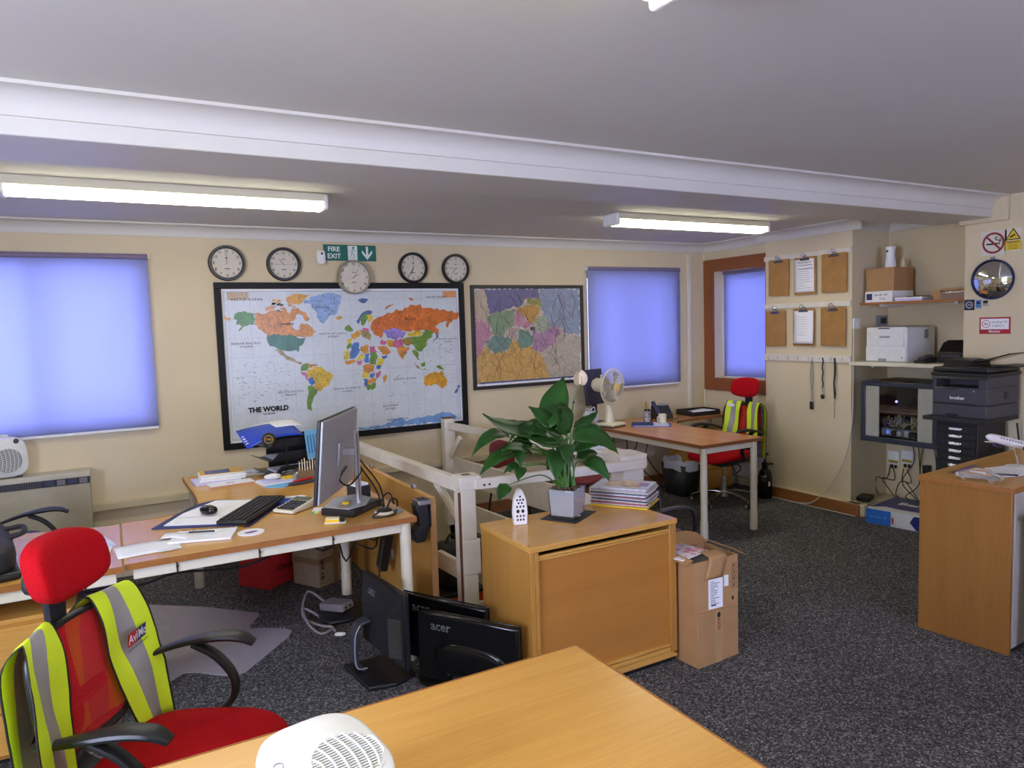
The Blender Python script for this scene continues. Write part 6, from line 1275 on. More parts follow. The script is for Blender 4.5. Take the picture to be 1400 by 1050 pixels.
# ---------------------------------------------------------------- front desk with its fan heater
t = thing('front_desk', 'bare beech desk top in the foreground', 'desk', (0, 0, 0))
MB().bx(-.38, 1.12, .88, 1.676, .705, .73).build('worktop', M_desk, t, bevel=.003); MB().bx(-.38, 1.1205, 1.676, 1.679, .7045, .7305).bx(1.12, 1.1235, .88, 1.679, .7045, .7305).build('edge_band', M_edge, t)
MB().bx(-.33, 1.07, 1.6, 1.635, .655, .704).build('frame_rail', M_cream, t, bevel=.004)
MB().bx(-.33, 1.07, .93, .965, .655, .704).build('frame_rail', M_cream, t, bevel=.004)
for x in (-.32, 1.06):
    for y in (.95, 1.62): leg(t, x, y)
fh = fanheater((.322, 1.2, .7305 + .062), RD(10), RD(-80), 'large white fan heater in the foreground, cut by the bottom of the photo'); fh.scale = (.93, .93, .93)
# ---------------------------------------------------------------- office chairs
def netmat(name, rgb, k=.38):
    if name in _mc: return _mc[name]
    m = bpy.data.materials.new(name); m.use_nodes = True; nt = m.node_tree; N = nt.nodes; L = nt.links; p = N['Principled BSDF']
    p.inputs['Base Color'].default_value = lin(*rgb); p.inputs['Roughness'].default_value = .7
    out = [n for n in N if n.type == 'OUTPUT_MATERIAL'][0]; tr = N.new('ShaderNodeBsdfTransparent'); x = N.new('ShaderNodeMixShader')
    tc = N.new('ShaderNodeTexCoord'); wv = N.new('ShaderNodeTexWave'); wv.inputs['Scale'].default_value = 60; wv.bands_direction = 'Z'; L.new(tc.outputs['Object'], wv.inputs[0])
    mt = N.new('ShaderNodeMath'); mt.operation = 'MULTIPLY_ADD'; mt.inputs[1].default_value = .35; mt.inputs[2].default_value = k - .17; L.new(wv.outputs['Fac'], mt.inputs[0])
    L.new(mt.outputs[0], x.inputs[0]); L.new(p.outputs[0], x.inputs[1]); L.new(tr.outputs[0], x.inputs[2]); L.new(x.outputs[0], out.inputs[0]); _mc[name] = m; return m
def bxf(v, z):        # backrest centre line x at height z, reclined and curved
    k = (z - .5) / .5; return -.235 - .085 * k + .03 * k * k + .0
def office_chair(label, loc, rz, seat_m, net_m, head_m, headrest=True, armz=.68):
    t = thing('office_chair', label, 'chair', loc, rz)
    MB().sup((.03, 0, .455), (.255, .25, .05), .55, nu=36, nv=16, e2=.8, fn=lambda p: (p.x, p.y, p.z - .04 * max(0, p.x / .255) ** 3 - .012 * (1 - (p.y / .25) ** 2) * (p.z > 0))).build('seat', seat_m, t, ang=80)
    MB().bx(-.18, .2, -.18, .18, .385, .412).build('seat_pan', M_blk, t, bevel=.012)
    # backrest frame loop: wide at mid, narrower at the bottom
    zs = [(.56, .15), (.53, 0)]
    loop = [(.0, .535), (.13, .54), (.185, .60), (.215, .72), (.225, .85), (.215, .965), (.17, 1.0), (0, 1.01), (-.17, 1.0), (-.215, .965), (-.225, .85), (-.215, .72), (-.185, .60), (-.13, .54), (.0, .535)]
    pts = [(bxf(0, z) + .04 * (y / .225) ** 2, y, z) for y, z in loop]
    BS = Matrix(((1, 0, 0, 0), (0, 1, 0, 0), (0, 0, .82, .09), (0, 0, 0, 1))); BS2 = Matrix(((1, 0, 0, 0), (0, 1, 0, 0), (0, 0, .73, .135), (0, 0, 0, 1)))
    def B_():
        m = MB(); m.T = BS2; return m
    def H_():
        m = MB(); m.T = BS; return m
    B_().tube(pts, .013, 10, sm=5).build('backrest_frame', M_blk, t)
    def hw(z):
        ks = [(.535, .12), (.6, .182), (.72, .212), (.85, .222), (.965, .21), (1.005, .17)]
        for i in range(len(ks) - 1):
            if z <= ks[i + 1][0]: f_ = (z - ks[i][0]) / (ks[i + 1][0] - ks[i][0]); return ks[i][1] + f_ * (ks[i + 1][1] - ks[i][1])
        return .17
    B_().grid(lambda u, v: (bxf(0, .54 + .463 * v) + .04 * ((u * 2 - 1) * hw(.54 + .463 * v) / .225) ** 2, (u * 2 - 1) * hw(.54 + .463 * v), .54 + .463 * v), 14, 16).build('backrest_mesh', net_m, t, ang=80)
    B_().sweep([(bxf(0, .68) - .015, 0, .68), (bxf(0, .7) - .035, 0, .64), (bxf(0, .7) - .02, 0, .70)], [.3, .34, .3], .025).build('lumbar_support', M_blk, t)
    B_().sweep([(-.08, 0, .39), (-.24, 0, .40), (-.31, 0, .48), (bxf(0, .6) - .035, 0, .62), (bxf(0, .9) - .035, 0, .92), (bxf(0, 1) - .03, 0, 1.04)], [.09, .085, .08, .07, .06, .055], .022).build('back_spine', M_blk, t)
    if headrest:
        h0 = (bxf(0, 1) - .02, 0, 1.04)
        H_().sweep([(h0[0] - .01, 0, .93), (h0[0] - .01, 0, 1.08), (h0[0] + .0, 0, 1.13)], [.07, .09, .1], .03).build('headrest_bracket', M_blks, t)
        H_().sup((h0[0] + .015, 0, 1.145), (.045, .15, .108), .55, nu=36, nv=18, e2=.6, fn=lambda p: (p.x + 1.3 * (p.y ** 2) - .02 * (p.z / .112), p.y, p.z * (1 - .12 * (p.y / .155) ** 2))).build('headrest', head_m, t, ang=80)
        H_().sup((h0[0] - .03, 0, 1.1), (.03, .08, .045), .7).build('headrest_shell', M_blks, t)
    for s in (-1, 1):
        y = s * .275
        MB().sweep([(-.24, s * .23, armz - .05), (-.19, s * .255, armz - .03), (-.1, y, armz - .005), (.0, y, armz + .012), (.08, y, armz + .01), (.125, y, armz - .012)], [.025, .035, .05, .065, .062, .035], [.012, .016, .022, .026, .024, .018]).build('armrest', M_blk, t)
        MB().sweep([(-.07, y, armz - .01), (0.0, y, armz - .05), (.055, y * .99, armz - .12), (.05, y * .97, armz - .19), (-.01, y * .88, armz - .235), (-.08, y * .75, armz - .25)], [.045, .042, .04, .04, .045, .05], [.02, .022, .022, .022, .02, .02]).build('armrest_support', M_blk, t)
    MB().bx(-.1, .1, -.07, .07, .345, .386).build('tilt_mechanism', M_blk, t, bevel=.01)
    MB().sweep([(.02, -.06, .37), (.05, -.16, .365), (.06, -.25, .36)], .035, .01, side=(1, 0, 0)).build('lever', M_silver, t)
    g = MB(); g.cyl((0, 0, .2), (0, 0, .345), .014, n=16); g.build('gas_lift', M_chrome, t); MB().cyl((0, 0, .07), (0, 0, .24), .025, n=20).build('lift_sleeve', M_steel, t); MB().cyl((0, 0, .065), (0, 0, .12), .04, .034, n=24).build('base_hub', M_chrome, t)
    for k in range(5):
        a = 2 * pi * k / 5 + .3; d = Vector((cos(a), sin(a), 0)); sd = Vector((-sin(a), cos(a), 0))
        MB().sweep([d * .03 + Vector((0, 0, .10)), d * .12 + Vector((0, 0, .105)), d * .22 + Vector((0, 0, .085)), d * .285 + Vector((0, 0, .062))], [.04, .036, .03, .024], [.022, .02, .016, .014], side=sd).build('base_leg', M_chrome, t)
        c = d * .285; MB().cyl(c + Vector((0, 0, .04)), c + Vector((0, 0, .068)), .006, n=8).build('caster_stem', M_steel, t)
        for s in (-1, 1):
            wl = MB().cyl(c + sd * s * .008 + Vector((0, 0, .026)), c + sd * s * .024 + Vector((0, 0, .026)), .026, n=24).build('wheel', M_blk, t)
            MB().cyl(c + sd * s * .0235 + Vector((0, 0, .026)), c + sd * s * .0255 + Vector((0, 0, .026)), .017, .016, n=20).build('wheel_hub', M_grey, wl)
    return t
NETR = netmat('red_net', (220, 18, 34), .34); 
CH1 = office_chair('red mesh office chair in the foreground with a high visibility vest over its back', (.10, 2.19, 0), RD(-30), M_redseat, NETR, M_red)
CH2 = office_chair('red mesh office chair at the right desk with a high visibility vest on its back', (4.77, 4.68, 0), RD(180), M_redseat, NETR, M_red)
CH3 = office_chair('black mesh office chair behind the left desk wing', (-.42, 4.55, 0), RD(-8), M_blks, netmat('black_net', (20, 20, 22), .2), M_blks, headrest=False)
# high visibility vests: two hanging panels that run from behind, over the top of the backrest and down its front
def vest(label, loc, rz, panels, ink=None):
    t = thing('safety_vest', label, 'vest', loc, rz)
    for path, ww, bands, nm in panels:
        k = len(path); P = catmull([p[:3] for p in path], 5); W = []
        for i in range(len(P)):
            a = min(i // 5, k - 1); b = min(a + 1, k - 1); f_ = (i % 5) / 5; W.append((path[a][3] * (1 - f_) + path[b][3] * f_, path[a][4] * (1 - f_) + path[b][4] * f_))
        nu = len(P) - 1; nv = 12
        def fn(u, v):
            i = round(u * nu); y0, y1 = W[i]; v = {0: 0, 1: .035, nv - 1: .965, nv: 1}.get(round(v * nv), v); y = y0 + (y1 - y0) * v
            return (P[i].x + .04 * (y / .225) ** 2 + .006 * sin(v * 7 + i * .35), P[i].y + y, P[i].z + .003 * sin(i * .9 + v * 5))
        def mf(i, j):
            if j in (0, nv - 1): return 2
            return 1 if bands[0] <= j < bands[1] else 0
        vm = MB(); vm.T = Matrix(((1, 0, 0, 0), (0, 1, 0, 0), (0, 0, .73, .135), (0, 0, 0, 1))); vm.grid(fn, nu, nv, mf).build(nm, [M_hv, M_refl, mat('vest_piping', (30, 30, 24), .6)], t, solid=.003, ang=80)
    return t
def front(z, off=.028): return bxf(0, z) + off
def backx(z, off=-.05): return bxf(0, z) + off
def panel(s, spread=0.0, low=.5):
    # (x, y, z, y0, y1): y0 inner edge, y1 outer edge
    i0, i1 = .05, .20
    return [(backx(.62, -.075), 0, .50, s * .03, s * .27), (backx(.75, -.07), 0, .75, s * .04, s * .28), (backx(.95, -.055), 0, .95, s * .06, s * .26), (bxf(0, 1.0), 0, 1.045, s * .085, s * .235), (front(.96), 0, .965, s * .085, s * (.25 + spread)), (front(.8, .03), 0, .80, s * .09, s * (.275 + spread)), (front(.68, .035), 0, .66, s * .11, s * (.285 + spread)), (front(.6, .05), 0, low, s * .15, s * (.27 + spread * 1.2))]
v1 = vest('yellow high visibility vest draped over the foreground red chair', (.10, 2.19, 0), RD(-30), [(panel(-1, .09, .36), 1, (4, 8), 'left_front'), (panel(1, .0, .44), 1, (4, 8), 'right_front')])
lg = MB(); Mx = Matrix.Rotation(RD(90), 4, 'Z') @ FRONT
lx = front(.80, .052) + .028
M2_ = Matrix.Rotation(RD(12), 4, 'Y')
q = MB(); q.add([(lx, .125, .725), (lx, .18, .725), (lx + .002, .18, .765), (lx + .002, .125, .765)], [(0, 1, 2, 3)]); q.build('badge_red', mat('avi_red', (196, 40, 40), .5), v1, smooth=False)
q = MB(); q.add([(lx, .18, .725), (lx, .228, .725), (lx + .002, .228, .765), (lx + .002, .18, .765)], [(0, 1, 2, 3)]); q.build('badge_blue', mat('avi_blue', (44, 60, 120), .5), v1, smooth=False)
MB().text('Avi', .038, (lx + .003, .152, .745), M=Mx, off=.02).text('Mo', .036, (lx + .003, .204, .745), M=Mx, off=.02).build('badge_lettering', M_white, v1, smooth=False)
MB().text('aviation & maintenance', .012, (lx + .003, .178, .715), M=Mx).build('badge_small_print', M_ink, v1, smooth=False)
def pan2(s): return [(backx(.62, -.075), 0, .36, s * .02, s * .23), (backx(.75, -.07), 0, .75, s * .02, s * .23), (backx(.95, -.055), 0, .95, s * .03, s * .21), (bxf(0, 1.0), 0, 1.045, s * .04, s * .19), (front(.96), 0, .965, s * .04, s * .195), (front(.8, .03), 0, .80, s * .045, s * .2), (front(.68, .035), 0, .66, s * .05, s * .215), (front(.6, .05), 0, .53, s * .06, s * .225)]
v2 = vest('yellow high visibility vest hung on the red chair at the right desk', (4.77, 4.68, 0), RD(180), [(pan2(-1), 1, (4, 8), 'left_front'), (pan2(1), 1, (4, 8), 'right_front')])
MB().bx(front(.86, .05), front(.86, .06), -.155, -.09, .85, .875).build('badge', M_paper, v2)
v3 = vest('sliver of a yellow vest on the black chair at the left edge', (-.42, 4.55, 0), RD(-8), [([(backx(.75, -.06), 0, .6, -.2, -.1), (backx(.95, -.055), 0, .95, -.2, -.1), (bxf(0, 1.0), 0, 1.045, -.19, -.1), (front(.9), 0, .9, -.2, -.1), (front(.7), 0, .7, -.2, -.1)], 1, (5, 7), 'front_panel')])
# white foam ear muff piece clipped by the chair
# ---------------------------------------------------------------- visitor chairs
def visitor(label, loc, rz, arms=False):
    t = thing('visitor_chair', label, 'chair', loc, rz)
    MB().sup((0, 0, .45), (.23, .23, .035), .5, nu=28, nv=12).build('seat', M_maroon, t, ang=80)
    MB().sup((-.225, 0, .60 if arms else .70), (.025, .2, .11 if arms else .13), .6, nu=28, nv=14, fn=lambda p: (p.x + .8 * p.y ** 2 - .15 * p.z, p.y, p.z)).build('backrest', M_maroon, t, ang=80)
    for s in (-1, 1):
        MB().tube([(.19, s * .2, .42), (.21, s * .215, .2), (.22, s * .22, .009)], .011, 8).build('front_leg', M_blk, t); MB().tube([(-.19, s * .2, .42), (-.22, s * .215, .2), (-.24, s * .22, .009)], .011, 8).build('rear_leg', M_blk, t)
        MB().tube([(-.1, s * .16, .42), (-.2, s * .16, .44), (-.245, s * .16, .55), (-.25, s * .16, .58 if arms else .66)], .010, 8).build('back_bracket', M_blk, t)
        if arms:
            MB().sweep([(-.21, s * .25, .62), (-.05, s * .265, .665), (.08, s * .265, .67), (.15, s * .262, .645), (.17, s * .25, .56), (.16, s * .225, .42)], [.035, .04, .04, .036, .034, .03], [.02, .022, .022, .022, .022, .02]).build('armrest', M_blk, t)
    MB().bx(-.2, .2, -.19, .19, .405, .424).build('seat_frame', M_blk, t, bevel=.006)
    return t
v_ = visitor('maroon visitor chair beyond the stair opening, leftmost behind the plant', (2.88, 5.05, 0), RD(-62)); v_.scale = (.9, .9, .86)
v_ = visitor('maroon visitor chair beyond the stair opening, behind the plant pot', (3.40, 4.98, 0), RD(-70)); v_.scale = (.9, .9, .8)
v_ = visitor('maroon visitor chair with black arms behind the tambour cabinet', (2.57, 3.05, 0), RD(-14), arms=True); v_.scale = (.85, .8, 1)
# ---------------------------------------------------------------- right desk
t = thing('corner_desk', 'L-shaped beech desk by the right window carrying the desk fan', 'desk', (0, 0, 0))
poly = [(3.77, 5.37), (3.77, 3.91), (4.40, 3.90), (4.395, 4.4), (4.39, 4.70), (4.41, 4.85), (4.47, 4.97), (4.57, 5.05), (4.75, 5.09), (5.36, 5.09), (5.36, 5.45), (3.77, 5.45)]
MB().prism(poly, .705, .73).build('worktop', wood('beech_desk_warm', (202, 140, 84), (170, 106, 56), 1), t, bevel=.003)
e = MB(); pl = poly + [poly[0]]
for i in range(len(poly)): e.beam((pl[i][0], pl[i][1], .7175), (pl[i + 1][0], pl[i + 1][1], .7175), .004, .026)
e.build('edge_band', mat('edge_dark', (140, 88, 44), .4), t)
MB().bx(3.80, 3.83, 3.98, 5.4, .655, .704).build('frame_rail', M_cream, t, bevel=.004); MB().bx(3.83, 4.35, 3.935, 3.965, .655, .704).build('frame_rail', M_cream, t, bevel=.004); MB().bx(3.83, 5.3, 5.38, 5.41, .655, .704).build('frame_rail', M_cream, t, bevel=.004)
for x, y in ((3.825, 3.955), (4.345, 3.95), (3.825, 5.39), (5.30, 5.39)): leg(t, x, y, r=.026)
t = thing('drawer_pedestal', 'wooden drawer pedestal under the right desk', 'drawers', (5.02, 5.24, 0))
MB().bx(-.22, .22, -.2, .2, .03, .58).build('carcass', M_deskz, t, bevel=.003)
for i in range(3): MB().bx(-.21, .21, -.216, -.201, .05 + i * .175, .215 + i * .175).build('drawer', M_deskz, t, bevel=.003)
for a in (-.17, .17):
    for c_ in (-.15, .15): MB().cyl((a, c_, 0), (a, c_, .03), .02).build('castor', M_blk, t)
t = thing('waste_bin', 'black waste bin with a white plastic liner under the right desk', 'bin', (4.70, 5.16, 0))
def tap(z0, z1, a0, b0, a1, b1, mb): return mb.add([(-a0, -b0, z0), (a0, -b0, z0), (a0, b0, z0), (-a0, b0, z0), (-a1, -b1, z1), (a1, -b1, z1), (a1, b1, z1), (-a1, b1, z1)], [(0, 3, 2, 1), (0, 1, 5, 4), (1, 2, 6, 5), (2, 3, 7, 6), (3, 0, 4, 7)])
tap(0, .30, .085, .12, .11, .155, MB()).build('bin', M_blk, t, solid=.004); random.seed(19)
rg = []; n = 32
vs = []; fs = []
for lv, (z, k) in enumerate(((.25, 1.0), (.305, 1.04), (.345, 1.03), (.33, .92), (.22, .86))):
    for j in range(n):
        a = 2 * pi * j / n; x = (abs(cos(a)) ** .4) * (1 if cos(a) > 0 else -1); y = (abs(sin(a)) ** .4) * (1 if sin(a) > 0 else -1)
        vs.append((x * .112 * k + random.uniform(-.004, .004), y * .156 * k + random.uniform(-.004, .004), z + random.uniform(-.012, .012)))
for lv in range(4):
    for j in range(n): fs.append((lv * n + j, lv * n + (j + 1) % n, (lv + 1) * n + (j + 1) % n, (lv + 1) * n + j))
MB().add(vs, fs).build('liner', mat('bin_liner', (222, 224, 226), .35, alpha=.75), t)
t = thing('pump_sprayer', 'black pump spray bottle on the floor behind the right desk leg', 'bottle', (5.21, 4.60, 0))
MB().lathe([(0, 0), (.06, 0), (.065, .02), (.065, .19), (.05, .25), (.03, .27), (.03, .33), (0, .33)], n=28).build('bottle', M_blkg, t); MB().cyl((0, 0, .33), (0, 0, .39), .014).build('plunger', M_blk, t); MB().bx(-.04, .04, -.012, .012, .39, .415).build('pump_handle', M_blk, t, bevel=.006); MB().tube([(.03, 0, .3), (.07, -.01, .31), (.08, -.02, .3)], .01, 8).build('nozzle', M_blk, t); MB().bx(-.03, -.01, -.068, -.062, .12, .16).build('label', M_paper, t)
t = thing('panel_heater', 'white panel heater on the wall beneath the brown timber opening', 'heater', (XR, 5.0, .1))
MB().bx(-.075, -.005, -.3, .3, 0, .575).build('body', mat('panel_white', (206, 204, 196), .4), t, bevel=.008); MB().bx(-.08, 0, -.3, .3, .577, .6).build('top_vent', M_blk, t, bevel=.003)
for y in (-.2, .2): MB().bx(-.07, -.01, y - .02, y + .02, -.1, 0).build('foot', M_white, t)
# cables under the right desk
random.seed(41)
for i in range(5):
    x = 3.95 + .12 * i + random.uniform(-.03, .03); y = 5.38
    o = MB().tube([(x, y, .65), (x + .02, y - .02, .5), (x + random.uniform(-.1, .1), y, .38), (x + .1, y - .04, .22), (x + .28, y - .06, .06), (x + .4, y - .1, .012)], .0055, 6).build('cable', M_cable); tag(o, 'cable hanging under the far edge of the right desk, ' + ['leftmost', 'second from the left', 'middle', 'second from the right', 'rightmost'][i], 'cable', 'cables under the right desk')
o = MB().tube([(4.85, 4.75, .38), (5.0, 4.7, .30), (5.1, 4.85, .2), (5.2, 5.0, .25), (5.28, 5.05, .3)], .005, 6).build('cable', M_cable); tag(o, 'thin black cable behind the red chair base at the right desk', 'cable')
# desk fan
FX, FY = 3.872, 5.17
t = thing('desk_fan', 'cream oscillating desk fan on the right desk', 'fan', (FX, FY, ZD), RD(16))
# local: fan blows towards -y, motor at +y
MB().bx(-.1, .1, -.11, .09, .012, .035).build('base', M_cream, t, bevel=.008); MB().bx(-.097, .097, -.107, .087, 0, .012).build('base_underside', M_dgrey, t, bevel=.003)
MB().sweep([(0, .0, .03), (0, .005, .12), (0, .02, .26), (0, .03, .32)], [.1, .07, .055, .06], [.08, .06, .05, .05], side=(1, 0, 0)).build('stem', M_cream, t)
FH = Matrix.Translation((0, 0, .36)) @ Matrix.Rotation(RD(4), 4, 'X')
q = MB(); q.T = FH; q.lathe([(0, -.17), (.045, -.165), (.062, -.14), (.065, -.04), (.055, -.01), (0, -.01)], M=Matrix.Rotation(pi / 2, 4, 'X'), n=32); q.build('motor_housing', M_cream, t)
q = MB(); q.T = FH; q.cyl((0, .09, .06), (0, .09, .085), .007, n=10); q.sup((0, .09, .09), (.012, .012, .006), 1, nu=12, nv=6); q.build('oscillation_knob', M_cream, t)
q = MB(); q.T = FH
def ring(mb, r, y, rr, n=40): mb.tube([(r * cos(2 * pi * i / n), y, r * sin(2 * pi * i / n)) for i in range(n + 1)], rr, 6, sm=0, cap=False)
ring(q, .158, -.035, .006)
q.build('guard_rim', M_cream, t)
q = MB(); q.T = FH
for i in range(44):
    a = 2 * pi * i / 44; c, s = cos(a), sin(a); q.tube([(.158 * c, -.04, .158 * s), (.13 * c, -.075, .13 * s), (.035 * c, -.09, .035 * s)], .0016, 4, sm=3, cap=False)
ring(q, .1, -.086, .0015); q.build('front_guard', M_cream, t)
q = MB(); q.T = FH
for i in range(44):
    a = 2 * pi * i / 44; c, s = cos(a), sin(a); q.tube([(.158 * c, -.03, .158 * s), (.13 * c, -.002, .13 * s), (.06 * c, .01, .06 * s)], .0016, 4, sm=3, cap=False)
ring(q, .11, .002, .0015); q.build('rear_guard', M_cream, t)
q = MB(); q.T = FH; q.lathe([(0, .098), (.03, .096), (.036, .09), (.036, .085), (0, .085)], M=Matrix.Rotation(pi / 2, 4, 'X'), n=28); q.build('centre_badge', mat('badge_cream', (226, 196, 120), .4), t)
blade = mat('fan_blade', (150, 146, 138), .25, alpha=.7)
for i in range(4):
    q = MB(); a0 = i * pi / 2 + .3
    q.T = FH @ Matrix.Rotation(a0, 4, 'Y'); q.grid(lambda u, v: ((.02 + .115 * u) * cos((v - .5) * (1.1 - .1 * u)), -.045 - .03 * (v - .5), (.02 + .115 * u) * sin((v - .5) * (1.1 - .1 * u))), 6, 8).build('blade', blade, t, solid=.002)
q = MB(); q.T = FH; q.lathe([(0, .06), (.025, .055), (.028, .02), (0, .02)], M=Matrix.Rotation(pi / 2, 4, 'X'), n=20); q.build('hub', M_grey, t)
# monitor behind the fan (screen towards the room corner, dark back towards us)
t = thing('monitor', 'dark thin monitor half hidden behind the desk fan', 'monitor', (3.93, 5.455, ZD), RD(20))
MB().bc((-.03, 0, .335), (.28, .025, .33), rx=-.08).build('shell', mat('monitor_slate', (52, 50, 62), .4), t, bevel=.006); MB().bx(-.025, .025, -.0, .03, .0, .2).build('neck', M_blk, t, bevel=.004); MB().sup((0, .0, .0085), (.09, .06, .008), .9).build('foot', M_blk, t)
# white carrier bag on the desk corner
t = thing('plastic_bag', 'crumpled translucent white plastic bag at the far left corner of the right desk', 'bag', (3.80, 5.36, ZD))
t.scale = (.7, .7, .9); random.seed(23)
MB().sup((0, 0, .07), (.1, .09, .07), .8, nu=26, nv=14, fn=lambda p: p * (1 + random.uniform(-.1, .08))).build('bag', mat('bag_white', (226, 226, 230), .4, alpha=.8), t, smooth=False)
MB().tube([(-.08, 0, .12), (-.05, .0, .17), (0, 0, .15), (.06, 0, .18), (.08, 0, .12)], .005, 6).build('handle', M_white, t)
t = thing('pen_pot', 'black pot with pens and striped drinking straws beyond the fan', 'pot', (4.40, 5.27, ZD)); MB().lathe([(0, 0), (.04, 0), (.04, .1), (.037, .1), (.037, .004), (0, .004)], n=24).build('cup', M_blk, t)
for i, c in enumerate(((150, 40, 40), (24, 24, 26), (206, 150, 60), (226, 226, 226))): MB().cyl((.015 * cos(i * 1.7), .015 * sin(i * 1.7), .005), (.03 * cos(i * 1.7), .03 * sin(i * 1.7), .16 + .01 * i), .004, n=8).build('pen', mat('pot_pen%d' % i, c, .4), t)
t = thing('mug', 'white and black spotted mug beside the pen pot', 'mug', (4.33, 5.20, ZD)); MB().lathe([(0, 0), (.033, 0), (.036, .09), (.033, .09), (.03, .006), (0, .006)], n=24).build('cup', printmat('spotted', (226, 226, 230), 90, 1, (20, 20, 30), .5), t); MB().tube([(.034, 0, .07), (.055, 0, .065), (.055, 0, .03), (.034, 0, .02)], .005, 8).build('handle', M_blk, t)
t = thing('wireless_mouse', 'black mouse-shaped hole punch beyond the fan', 'hole punch', (4.47, 5.17, ZD), RD(20)); MB().sup((0, 0, .018), (.05, .03, .018), .8).build('body', M_blk, t); MB().bx(-.055, .055, -.035, .035, 0, .006).build('base', M_dgrey, t, bevel=.002)
t = thing('desk_pad', 'blue-edged folder of papers lying beside the fan base', 'folder', (4.23, 4.98, ZD), RD(-38)); MB().bx(-.2, .14, -.13, .13, 0, .004).build('cover', mat('pad_blue', (70, 90, 170), .4), t); MB().bx(-.19, .12, -.12, .12, .004, .008).build('sheets', mat('pad_sheet', (206, 214, 236), .6), t)
t = thing('notebook', 'dark blue notebook lying on the papers beside the fan', 'book', (4.13, 5.02, ZD + .0082), RD(-38)); MB().bx(-.1, .09, -.08, .08, 0, .012).build('cover', M_navy, t, bevel=.002); MB().bx(-.098, .088, -.0795, .0795, .003, .009).build('pages', M_paper, t)
t = thing('mug', 'plain cream mug on the papers in front of the telephone', 'mug', (4.33, 4.99, ZD + .0082)); MB().lathe([(0, 0), (.033, 0), (.037, .08), (.034, .08), (.03, .006), (0, .006)], n=24).build('cup', M_cream, t, ang=50); MB().tube([(-.034, 0, .06), (-.055, 0, .055), (-.055, 0, .025), (-.034, 0, .018)], .005, 8).build('handle', M_cream, t)
t = thing('spectacles', 'black-framed spectacles folded on the papers', 'glasses', (4.43, 4.93, ZD + .0082), RD(20))
for s in (-1, 1): MB().tube([(s * .032 + .024 * cos(a * pi / 6), 0, .022 + .018 * sin(a * pi / 6)) for a in range(13)], .0022, 6, sm=0, cap=False).build('lens_rim', M_blk, t)
MB().tube([(-.056, 0, .025), (-.056, .05, .02), (-.03, .06, .004)], .0022, 6).tube([(.056, 0, .025), (.056, .05, .02), (.03, .07, .004)], .0022, 6).tube([(-.009, 0, .025), (0, 0, .028), (.009, 0, .025)], .0022, 6).build('arms', M_blk, t)
t = thing('telephone', 'black desk telephone with a handset on the right desk', 'phone', (4.585, 5.30, ZD), RD(-20))
MB().prism([(-.10, 0), (.09, 0), (.08, .03), (-.04, .12), (-.06, .11), (-.10, .02)], -.09, .09, M=Matrix.Rotation(-pi / 2, 4, 'Z') @ FRONT).build('base', M_blk, t, bevel=.006)
MB().sweep([(-.055, -.09, .045), (-.055, -.03, .085), (-.055, .05, .13), (-.055, .075, .14)], [.05, .04, .04, .05], [.035, .022, .022, .035], side=(1, 0, 0)).build('handset', mat('handset_dark', (58, 60, 68), .35), t)
kk = MB()
for r_ in range(5):
    for c_ in range(4): kk.bc((.0 + c_ * .022, -.065 + r_ * .02, .044 + r_ * .0145), (.016, .013, .006), rx=.62)
kk.build('keypad', M_dgrey, t); MB().bc((.03, .045, .122), (.08, .03, .004), rx=.62).build('display', M_grey, t)
t = thing('letter_tray', 'black letter tray of papers at the far end of the right desk', 'tray', (5.03, 5.27, ZD), RD(-6))
q = MB(); q.bx(-.17, .17, -.125, .125, 0, .004); q.bx(-.17, .17, -.125, -.121, .004, .04); q.bx(-.17, .17, .121, .125, .004, .05); q.bx(-.17, -.166, -.121, .121, .004, .05); q.bx(.166, .17, -.121, .121, .004, .05); q.build('tray', M_blk, t)
random.seed(3)
for i in range(4): MB().grid(lambda u, v: (-.14 + u * .28, -.1 + v * .2, .006 + i * .009 + .006 * sin(u * 5 + i)), 6, 4).build('sheet', M_paper, t, rz=random.uniform(-.1, .1), solid=.001)
# ---------------------------------------------------------------- right bookcase unit and neighbouring desk
t = thing('storage_unit', 'tall beech-ended storage unit at the right edge carrying the model aeroplane', 'cabinet', (3.632, 2.195, 0), RD(4.5))
MB().bx(-.008, 1.4, -.432, .004, .794, .8165).build('top', M_desk, t, bevel=.003); MB().bx(-.0085, 1.4, -.4345, -.432, .7935, .817).bx(-.0105, -.008, -.4345, .004, .7935, .817).build('edge_band', M_edge, t)
MB().bx(0, .022, -.425, 0, 0, .7935).build('end_panel', wood('beech_end', (156, 108, 52), (124, 80, 36), 2), t, bevel=.002)
MB().bx(.024, 1.38, -.415, -.01, .02, .79).build('carcass', mat('unit_grey', (176, 170, 156), .5), t, bevel=.003); MB().bx(.03, 1.37, -.4, -.02, 0, .02).build('plinth', M_dgrey, t)
MB().bx(.028, .69, -.428, -.4155, .03, .785).build('door', mat('unit_grey', (176, 170, 156), .5), t, bevel=.003)
t = thing('corner_desk', 'beech desk edge with a round beige leg at the right edge of the photo', 'desk', (3.70, 1.77, 0), RD(4.5))
MB().bx(.0, 1.2, -.8, -.035, .66, .685).build('worktop', M_desk, t, bevel=.003); MB().bx(-.0025, 1.2, -.035, -.032, .6595, .6855).bx(-.0025, 0, -.8, -.032, .6595, .6855).build('edge_band', M_edge, t); lg_ = mat('leg_grey', (168, 160, 142), .45)
for x, y in ((.05, -.085), (.05, -.75), (1.15, -.085), (1.15, -.75)): leg(t, x, y, r=.034, h=.659, m=lg_)
o = box('paper_sheet', M_paper, (.2, .2, .002), None, (3.85, 1.60, .6857), rz=.2, bevel=0); tag(o, 'white sheet on the lower desk at the right edge', 'papers')
ZU = .8168
